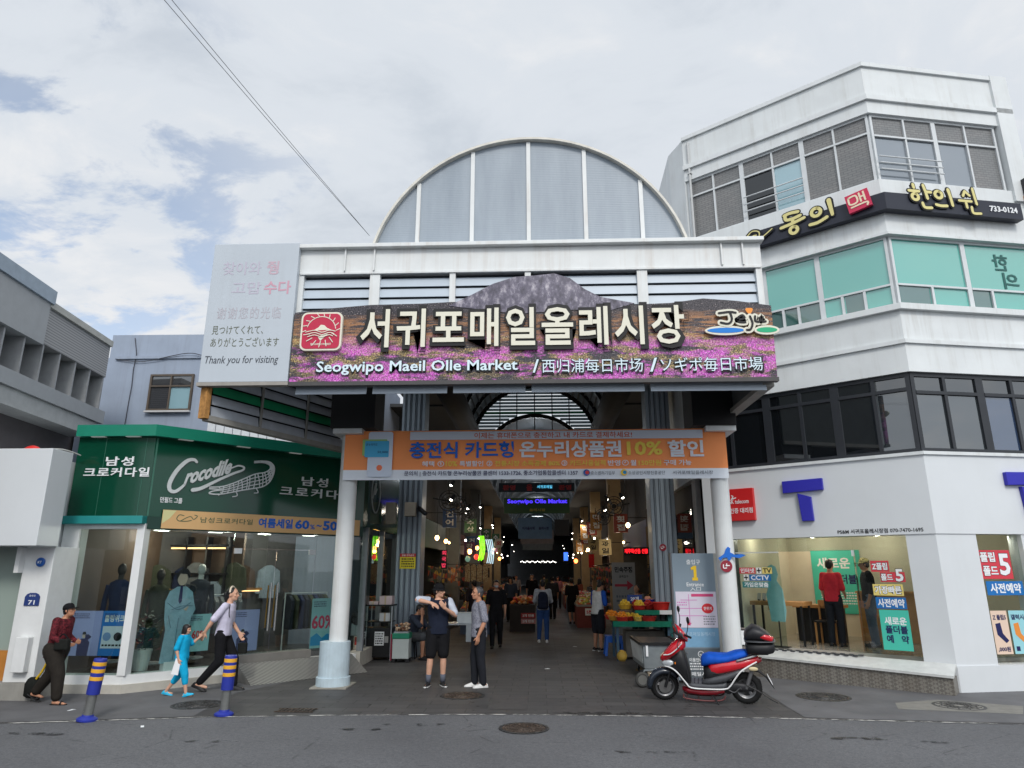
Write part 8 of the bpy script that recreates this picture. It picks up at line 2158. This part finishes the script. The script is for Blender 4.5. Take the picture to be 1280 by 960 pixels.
        part(mb, 'hair', hmat, .007 if face else vox, 2)
    if face:
        EYE, BROW, LIP = mat('eye_dark', (30, 24, 22), .2, var=0), mat('brow_dark', (44, 36, 34), .7, var=0), mat('lip', (176, 106, 96), .5, var=0)
        for q in (-1, 1):
            MB().ell(hp(q * .030, .083, .008), (.0125 * k, .007 * k, .0055 * k), 10, 7, R3).build('eye', EYE, t_, smooth=True, world=False)
            MB().tube([hp(q * .014, .090, .026), hp(q * .030, .090, .031), hp(q * .046, .080, .027)], [.003 * k, .0042 * k, .003 * k], 6).build('eyebrow', BROW, t_, world=False)
        MB().tube([hp(-.022, .083, -.058), hp(0, .092, -.057), hp(.022, .083, -.058)], [.003 * k, .0062 * k, .003 * k], 8).build('mouth', LIP, t_, smooth=True, world=False)
    t_['_k'] = k
    return t_, V, hp, R3, k, part
def strip_k(t_):
    if '_k' in t_: del t_['_k']
def cap_hat(t_, hp, R3, k, m_, brim=.075, name='cap', peak=True, wide=0.0):
    mb = MB()
    prof = [(-.002, 1.0), (.03, 1.0), (.06, .93), (.085, .72), (.10, .42), (.106, .05)]
    mb.loft([[hp(.085 * r_ * math.cos(a), -.012 + .102 * r_ * math.sin(a), .030 + z) for a in [2 * math.pi * i / 20 for i in range(20)]] for z, r_ in prof])
    c = mb.build(name, m_, t_, smooth=True, world=False)
    mb = MB(); n = 12; P, Q = [], []
    a0, a1 = (R(18), R(162)) if not wide else (0, R(360 - 360 / 24))
    n = 12 if not wide else 24
    for i in range(n + (1 if not wide else 0)):
        a = a0 + (a1 - a0) * i / (n if not wide else n - 1)
        ext = brim * math.sin(a) ** .6 if not wide else wide
        P.append(hp(.084 * math.cos(a), -.012 + .101 * math.sin(a), .036)); Q.append(hp((.084 + (ext * .25 if not wide else ext)) * math.cos(a), -.012 + (.101 + ext) * math.sin(a), .030 - (.012 if not wide else .02)))
    up = R3 @ Vector((0, 0, .006 * k)); N = len(P)
    i0 = mb.addv(P); i1 = mb.addv(Q); i2 = mb.addv([p + up for p in P]); i3 = mb.addv([q + up for q in Q])
    for i in range(N - 1 if not wide else N):
        j = (i + 1) % N
        mb.face(i0 + i, i0 + j, i1 + j, i1 + i); mb.face(i2 + i, i3 + i, i3 + j, i2 + j); mb.face(i1 + i, i1 + j, i3 + j, i3 + i)
    mb.build('brim', m_, c, smooth=True, world=False)
    return c
NAVY, BLK, CHAR = cloth('navy_tee', (30, 36, 52)), cloth('black_cloth', (24, 24, 27)), cloth('dark_trouser', (34, 36, 42))
SHW, SHB = mat('shoe_white', (216, 216, 214), .6, var=.06), mat('shoe_black', (30, 30, 32), .6, var=.1)
# 1 gesturing man in black and navy
t_, V, hp, R3, k, part = person('young man in a dark hat and navy shirt gesturing with both arms', (-1.84, 13.0, 0), R(196), 1.74,
    J=dict(shR=(.19, .01, 1.42), elR=(.40, .10, 1.44), wrR=(.165, .23, 1.39), hdR=(-.75, .25, -.38), hnR=(.2, .5, .8), htR=(-.2, .9, .4), cuR=.35,
           shL=(-.19, 0, 1.40), elL=(-.285, .10, 1.17), wrL=(-.075, .27, 1.30), hdL=(.55, .3, .65), hnL=(-.1, .9, -.2), htL=(-.3, .4, .8), cuL=.3,
           knR=(.125, .03, .50), anR=(.15, -.01, .085), knL=(-.10, .04, .50), anL=(-.105, .0, .085), toeR=(.45, 1, 0), toeL=(-.15, 1, 0)),
    skin=SK1, hair=('cap', HB), head=(52, -2, 0), shirt=NAVY, sleeve=.42, sleeve_mat=cloth('pale_sleeve', (190, 198, 212)), pants=BLK, pant_len=.46, wide=1.16, shoes=SHB, sole=SHW, socks=mat('sock_grey', (92, 96, 108), .9), build=1.1, vox=.010, hem=.04)
cap_hat(t_, hp, R3, k, BLK, .05, 'hat', wide=.028); strip_k(t_)
m = MB()
for q in (-1, 1): m.torus((0, 0, 0), .022, .002, 'y', 14, 5); 
m.v = []; m.f = []; m.k = []
for q in (-1, 1): m.tube([hp(q * .03 + .022 * math.cos(R(30 * i)), .096, .006 + .018 * math.sin(R(30 * i))) for i in range(13)], .0018, 5)
m.tube([hp(-.008, .098, .01), hp(.008, .098, .01)], .0018, 5)
for q in (-1, 1): m.tube([hp(q * .052, .094, .012), hp(q * .074, .0, .012)], .0018, 5)
m.build('glasses', mat('steel_rim', (90, 84, 80), .3, .6), t_, world=False)
# 2 older man in grey
t_, V, hp, R3, k, part = person('older man in a patterned grey tee, dark trousers and white shoes listening', (-1.09, 12.92, 0), R(112), 1.70,
    J=dict(shR=(.175, -.01, 1.40), elR=(.235, -.08, 1.13), wrR=(.20, -.06, .88), hdR=(-.1, -.05, -1), shL=(-.175, .01, 1.40), elL=(-.225, -.04, 1.12), wrL=(-.215, .08, .87), hdL=(0, .12, -1), cuR=.6, cuL=.5,
           anR=(.09, .04, .085), knR=(.095, .05, .50), anL=(-.09, -.06, .085), knL=(-.09, -.01, .50), neck=(0, -.0, 1.45), head=(0, .04, 1.58)),
    skin=SK2, hair=('grey', HG), head=(6, 4, 0), shirt=cloth('grey_print', (150, 152, 162), (116, 116, 130), 26), sleeve=.46, pants=CHAR, wide=1.12, shoes=SHW, sole=SHW, build=1.02, hem=.06)
strip_k(t_)
mb = MB(); rings_line(mb, [((-.0, -.0, 1.30 * k), .12, .128), ((0, 0, 1.38 * k), .15 * k, .105 * k), ((0, 0, 1.43 * k), .095 * k, .08 * k)], 20); 
o = part(mb, 'shirt_yoke', cloth('plum_yoke', (104, 92, 112)), .010)
# 3 walking old woman
t_, V, hp, R3, k, part = person('old woman in a black cap and maroon print shirt striding past the clothes shop', (-7.60, 11.14, 0), R(-92), 1.48,
    J=dict(neck=(0, .06, 1.45), chest=(0, .03, 1.28), head=(0, .125, 1.575), shR=(.18, .05, 1.40), shL=(-.18, .05, 1.40), elR=(.24, .06, 1.13), wrR=(.16, .26, 1.02), hdR=(-.5, .7, -.2), elL=(-.22, .02, 1.13), wrL=(-.18, .22, 1.02), hdL=(.3, .9, 0),
           knR=(.10, .18, .50), anR=(.10, .22, .085), knL=(-.10, -.10, .50), anL=(-.11, -.36, .16), toeL=(-.05, 1, -.55)),
    skin=SK2, hair=('cap', HB), head=(0, 12, 0), shirt=cloth('maroon_print', (112, 40, 48), (62, 24, 30), 22), sleeve=.95, pants=cloth('loose_brown_black', (44, 40, 36)), pant_len=.93, wide=1.55, build=1.10, hem=.12, barefoot=True)
cap_hat(t_, hp, R3, k, BLK, .085); strip_k(t_)
for S_ in 'RL':
    an = V['an' + S_]; td = Vector((0, 1, 0) if S_ == 'R' else (-.05, 1, -.55)).normalized(); sx = Vector((td.y, -td.x, 0)).normalized(); up = sx.cross(td).normalized(); g = an - up * .083 * k
    sd_ = MB().loft([[g + td * y * k + sx * hw * k * math.cos(a) + up * (.008 + .009 * math.sin(a)) for a in [2 * math.pi * i / 12 for i in range(12)]] for y, hw in ((-.10, .02), (-.08, .04), (.0, .042), (.12, .05), (.2, .03))]).build('sandal', SHB, t_, world=False)
    MB().tube([g + sx * -.05 * k + td * .11 * k + up * .02, g + td * .1 * k + up * .062 * k, g + sx * .05 * k + td * .11 * k + up * .02], .014 * k, 8).build('strap', SHB, sd_, world=False)
bg = thing('shopping_bag', 'black bag with a yellow strap hanging behind the old woman', 'bag', (-7.95, 11.22, .05))
MB().loft([[(-7.99 + .13 * a * math.cos(q), 11.30 + .07 * a * math.sin(q), z) for q in [2 * math.pi * i / 14 for i in range(14)]] for z, a in ((.06, .6), (.09, 1.0), (.26, 1.05), (.33, .8), (.36, .5))]).build('pouch', cloth('bag_black', (30, 32, 30)), bg, smooth=True)
MB().tube(smooth_line([(-7.93, 11.26, .34), (-7.80, 11.22, .52), (-7.62, 11.12, .92)], 4), .018, 6).build('strap', ink('strap_yellow', (226, 186, 40)), bg)
hbg = thing('handbag', 'small black handbag held at the waist of the old woman', 'bag', (-7.42, 11.0, .85)); MB().box(-7.52, -7.30, 10.93, 11.02, .80, .96).build('pouch', cloth('bag_black', (1, 1, 1)), hbg, bevel=.02); MB().tube(smooth_line([(-7.49, 10.98, .96), (-7.42, 10.98, 1.03), (-7.33, 10.98, .96)], 4), .01, 6).build('handle', BLK, hbg)
# 4 girl in blue
AQ = cloth('aqua_blue', (22, 168, 214))
t_, V, hp, R3, k, part = person('little girl in bright blue shirt and shorts holding the hand of the woman', (-5.93, 11.85, 0), R(-88), 1.13,
    J=dict(head=(0, .04, 1.555), shR=(.165, 0, 1.37), elR=(.22, -.06, 1.12), wrR=(.22, .02, .88), shL=(-.165, 0, 1.37), elL=(-.25, .10, 1.20), wrL=(-.28, .26, 1.34), hdL=(-.1, .5, .8), hnL=(-1, 0, .3), htL=(0, -.5, 1), cuL=.7,
           knR=(.1, .16, .52), anR=(.1, .24, .095), toeR=(.05, 1, .25), knL=(-.1, -.06, .50), anL=(-.1, -.34, .11), toeL=(-.05, 1, -.2)),
    skin=SK1, hair=('long', HB), head=(-8, -6, 0), shirt=AQ, sleeve=.48, pants=AQ, pant_len=.72, wide=1.3, shoes=mat('aqua_clog', (40, 176, 216), .5), sole=mat('aqua_clog', (1, 1, 1)), build=1.05, vox=.008, hem=.03)
strip_k(t_)
pp_ = thing('paper_sheet', 'white folded paper in the right hand of the little girl', 'paper', (-5.9, 11.6, .5)); MB(frame((-5.97, 11.69), R(10))).prism([(-.03, .36), (.08, .34), (.10, .56), (.02, .60)], 0, .012).build('sheet', I_WHITE, pp_)
# 5 woman leading her
t_, V, hp, R3, k, part = person('woman with a cream headband and pale lilac tee striding and pulling the girl along', (-5.50, 12.35, 0), R(-88), 1.69,
    J=dict(neck=(0, .05, 1.45), head=(0, .10, 1.585), shR=(.165, .05, 1.40), elR=(.25, -.10, 1.17), wrR=(.24, -.22, .98), hdR=(.0, -.4, -.9), hnR=(1, 0, 0), htR=(0, .5, -.6), shL=(-.165, .05, 1.40), elL=(-.21, .04, 1.12), wrL=(-.20, .20, .93), hdL=(0, .6, -.8),
           knR=(.09, .02, .50), anR=(.09, -.30, .14), toeR=(0, 1, -.4), knL=(-.09, .20, .51), anL=(-.09, .24, .085)),
    skin=SK1, hair=('tied', HB), head=(-4, 2, 0), shirt=cloth('lilac_tee', (206, 202, 222)), sleeve=.46, pants=BLK, pant_len=.96, wide=1.12, shoes=SHB, sole=SHB, build=.92, hem=.0)
strip_k(t_)
MB().tube([hp(.088 * math.cos(a), -.015 + .0, .048 + .090 * math.sin(a)) for a in [R(-5 + 19 * i) for i in range(11)]], .016 * k, 8).build('headband', cloth('headband_cream', (220, 206, 186)), t_, world=False)
MB().tube(smooth_line([tuple(V['shR'] + Vector((-.05, .06, .03))), tuple(V['chest'] + Vector((.12, .12, -.05))), tuple(V['pel'] + Vector((-.10, .12, .12)))], 5), .008, 6).build('bag_strap', BLK, t_, world=False)
hbg = thing('handbag', 'small black bag in the left hand of the striding woman', 'bag', (-5.15, 12.5, .7)); MB().box(-5.30, -5.14, 12.52, 12.59, .58, .76).build('pouch', cloth('bag_black', (1, 1, 1)), hbg, bevel=.02); MB().tube(smooth_line([(-5.28, 12.55, .76), (-5.22, 12.55, .86), (-5.16, 12.55, .76)], 4), .009, 6).build('handle', BLK, hbg)
# 6 backpack walker seen from behind
t_, V, hp, R3, k, part = person('walker seen from behind with a navy backpack, grey top and jeans', (.1, 20.6, 0), R(2), 1.70,
    J=dict(elR=(.25, .04, 1.12), wrR=(.16, .22, 1.06), elL=(-.25, .04, 1.12), wrL=(-.16, .22, 1.06), anR=(.10, -.02, .085), anL=(-.12, .06, .085)),
    skin=SK3, hair=('short', HB), shirt=cloth('heather_grey', (176, 180, 188)), sleeve=.95, pants=cloth('blue_jeans', (50, 78, 128)), pant_len=.97, wide=1.08, shoes=SHW, sole=SHW, vox=.013, face=False, hem=.02)
strip_k(t_)
bp = thing('backpack', 'navy backpack worn by the walker seen from behind', 'backpack', (.1, 20.45, 1.1), R(2))
bm_ = MB(); bm_.loft([[(.15 * a * math.copysign(abs(math.cos(q)) ** .7, math.cos(q)), -.02 + .085 * a * math.copysign(abs(math.sin(q)) ** .7, math.sin(q)), z) for q in [2 * math.pi * i / 18 for i in range(18)]] for z, a in ((-.19, .7), (-.17, 1.), (.05, 1.02), (.20, .92), (.27, .6), (.285, .3))])
bm_.build('bag', cloth('navy_pack', (34, 40, 58)), bp, smooth=True, world=False); MB().loft([[(.10 * a * math.cos(q), -.10 + .03 * a * math.sin(q), z) for q in [2 * math.pi * i / 14 for i in range(14)]] for z, a in ((-.16, .7), (-.14, 1), (.0, 1), (.03, .6))]).build('pocket', cloth('navy_pack', (1, 1, 1)), bp, smooth=True, world=False)
for q in (-1, 1): MB().tube(smooth_line([(q * .08, .04, .25), (q * .10, .16, .33), (q * .11, .22, .15)], 4), .016, 6).build('strap', cloth('navy_pack', (1, 1, 1)), bp, world=False)
# 7 customer at the fruit stall
t_, V, hp, R3, k, part = person('customer in a white and blue tee and dark shorts looking down at the fruit stall', (1.50, 18.6, 0), R(-52), 1.72,
    J=dict(neck=(0, .06, 1.45), head=(0, .13, 1.565), shR=(.18, .05, 1.40), shL=(-.18, .05, 1.40), elR=(.23, .06, 1.13), wrR=(.15, .28, 1.10), elL=(-.23, .06, 1.13), wrL=(-.15, .28, 1.10)),
    skin=SK2, hair=('short', HB), head=(0, -28, 0), shirt=cloth('white_tee', (206, 206, 204)), sleeve=.48, sleeve_mat=cloth('cobalt_sleeve', (38, 84, 176)), pants=CHAR, pant_len=.52, wide=1.2, shoes=SHB, sole=SHW, vox=.012, face=False, hem=.02)
strip_k(t_)
# 8.. people deeper in the market
def far(label, x, y, rz, H, shirt, pants, pl=1.0, hair=('short', HB), skirt=False, skin=SK3, sl=.5, J=None):
    t_, V, hp, R3, k, part = person(label, (x, y, 0), R(rz), H, skin=skin, hair=hair, shirt=shirt, sleeve=sl, pants=pants, pant_len=pl, wide=1.1, shoes=SHB, vox=.016, face=False, skirt=skirt, J=J); strip_k(t_)
    return t_, hp, R3, k
W1 = dict(anR=(.10, .12, .085), knR=(.10, .10, .50), anL=(-.10, -.14, .10), knL=(-.1, .0, .5))
t_, hp, R3, k = far('man in black with a white mask walking out past the man in grey', -1.16, 19.2, 182, 1.72, BLK, BLK, J=W1)
MB().ell(hp(0, .05, -.04), (.058 * k, .068 * k, .045 * k), 14, 9, R3).build('mask', cloth('mask_white', (190, 194, 198)), t_, smooth=True, world=False)
far('person in black knee length clothes walking away right of the backpack walker', 1.25, 27.5, 8, 1.66, BLK, BLK, .52, J=W1)
far('person in a green top standing behind the fruit stall customer', 2.05, 24.2, 60, 1.66, cloth('sage_green', (92, 128, 100)), CHAR, 1.0, ('long', HB))
far('grey haired vendor in a grey top under the right pillar behind the fruit', 2.62, 19.2, 150, 1.60, cloth('vendor_grey', (104, 106, 110)), CHAR, 1.0, ('grey', HG))
far('dark dressed shopper standing by the left stalls behind the gesturing man', -2.0, 21.8, 30, 1.68, cloth('shopper_dark', (46, 40, 46)), CHAR)
far('shopper in a brown top behind the masked man', -1.5, 24.5, 200, 1.65, cloth('shopper_brown', (84, 62, 50)), CHAR)
far('shopper in a dull blue top near the island stall', -1.15, 28.5, 170, 1.7, cloth('shopper_blue', (60, 70, 90)), CHAR, 1.0, ('long', HB))
far('shopper in charcoal beyond the backpack walker', .55, 30, 10, 1.72, cloth('shopper_charcoal', (50, 50, 54)), BLK, J=W1)
far('shopper in a rust top at the right hand stalls', 1.75, 31, -60, 1.62, cloth('shopper_rust', (128, 70, 54)), CHAR, 1.0, ('long', HB))
far('tall shopper in black in the middle distance of the arcade', -.35, 34, 180, 1.78, BLK, BLK)
far('shopper in a pale pink top far along the arcade', 1.0, 38, 170, 1.64, cloth('shopper_pink', (170, 120, 126)), CHAR, 1.0, ('long', HB))
far('shopper in white far along the left of the arcade', -1.3, 40, 190, 1.68, cloth('shopper_white', (150, 150, 150)), CHAR)
far('shopper in olive at the far end of the arcade', .3, 44, 0, 1.7, cloth('shopper_olive', (76, 80, 60)), BLK)
far('farthest shopper in grey under the light string', -.5, 50, 180, 1.68, cloth('shopper_grey', (100, 100, 104)), BLK)
# seated stallholder on a stool beside the left pillar
so_ = thing('stool', 'low black stool under the seated stallholder', 'stool', (-3.0, 16.85, 0)); MB().lathe([(.0, .40), (.17, .40), (.17, .44), (0, .445)], (-3.02, 16.88, 0), 18).build('seat', BLK, so_)
for q in range(4): MB().tube([(-3.02 + .13 * math.cos(R(45 + 90 * q)), 16.88 + .13 * math.sin(R(45 + 90 * q)), .40), (-3.02 + .18 * math.cos(R(45 + 90 * q)), 16.88 + .18 * math.sin(R(45 + 90 * q)), 0)], .014, 6).build('leg', BLK, so_)
t_, V, hp, R3, k, part = person('seated stallholder in dark clothes resting the chin on one hand', (-3.02, 16.88, -.40), R(-112), 1.66,
    J=dict(neck=(0, .14, 1.42), head=(0, .23, 1.52), chest=(0, .08, 1.2), shR=(.18, .12, 1.36), shL=(-.18, .12, 1.36), elR=(.20, .40, 1.14), wrR=(.07, .33, 1.38), hdR=(-.2, -.1, 1), hnR=(.4, .8, 0), htR=(-.8, .2, .3), elL=(-.22, .30, 1.10), wrL=(-.08, .42, 1.0), hdL=(.5, .6, 0),
           hipR=(.09, .02, .90), knR=(.15, .42, .92), anR=(.13, .40, .49), hipL=(-.09, .02, .90), knL=(-.15, .42, .92), anL=(-.13, .34, .49)),
    skin=SK2, hair=('short', HB), head=(8, -14, 0), shirt=cloth('slate_tee', (56, 62, 76)), sleeve=.45, pants=cloth('grey_shorts', (78, 80, 84)), pant_len=.5, wide=1.2, shoes=SHB, vox=.011, hem=-.02)
strip_k(t_)
# inside the phone shop
c = RC @ Vector((2.02, 1.15, .5))
t_, V, hp, R3, k, part = person('man in a red polo shirt standing inside the phone shop', c, R(-40), 1.70, J=dict(shR=(.155, 0, 1.39), shL=(-.155, 0, 1.39), elR=(.20, .02, 1.12), wrR=(.18, .2, 1.0), elL=(-.20, 0, 1.12), wrL=(-.19, .1, .9)), skin=SK2, hair=('short', HB), shirt=cloth('red_polo', (196, 50, 62)), build=.92, sleeve=.48, pants=CHAR, wide=1.1, shoes=SHB, vox=.011, face=False, hem=.03); strip_k(t_)
c = RC @ Vector((2.62, 1.55, .5))
t_, V, hp, R3, k, part = person('man in black with a patterned cap behind the open glass door', c, R(75), 1.72, skin=SK2, hair=('cap', HB), shirt=BLK, sleeve=.7, pants=cloth('faded_jeans', (96, 108, 128)), wide=1.1, shoes=SHB, vox=.011, face=False, hem=.03)
cap_hat(t_, hp, R3, k, cloth('print_cap', (60, 56, 44), (190, 176, 120), 30), .08); strip_k(t_)
bpy.data.scenes.remove(_tmp_scene)
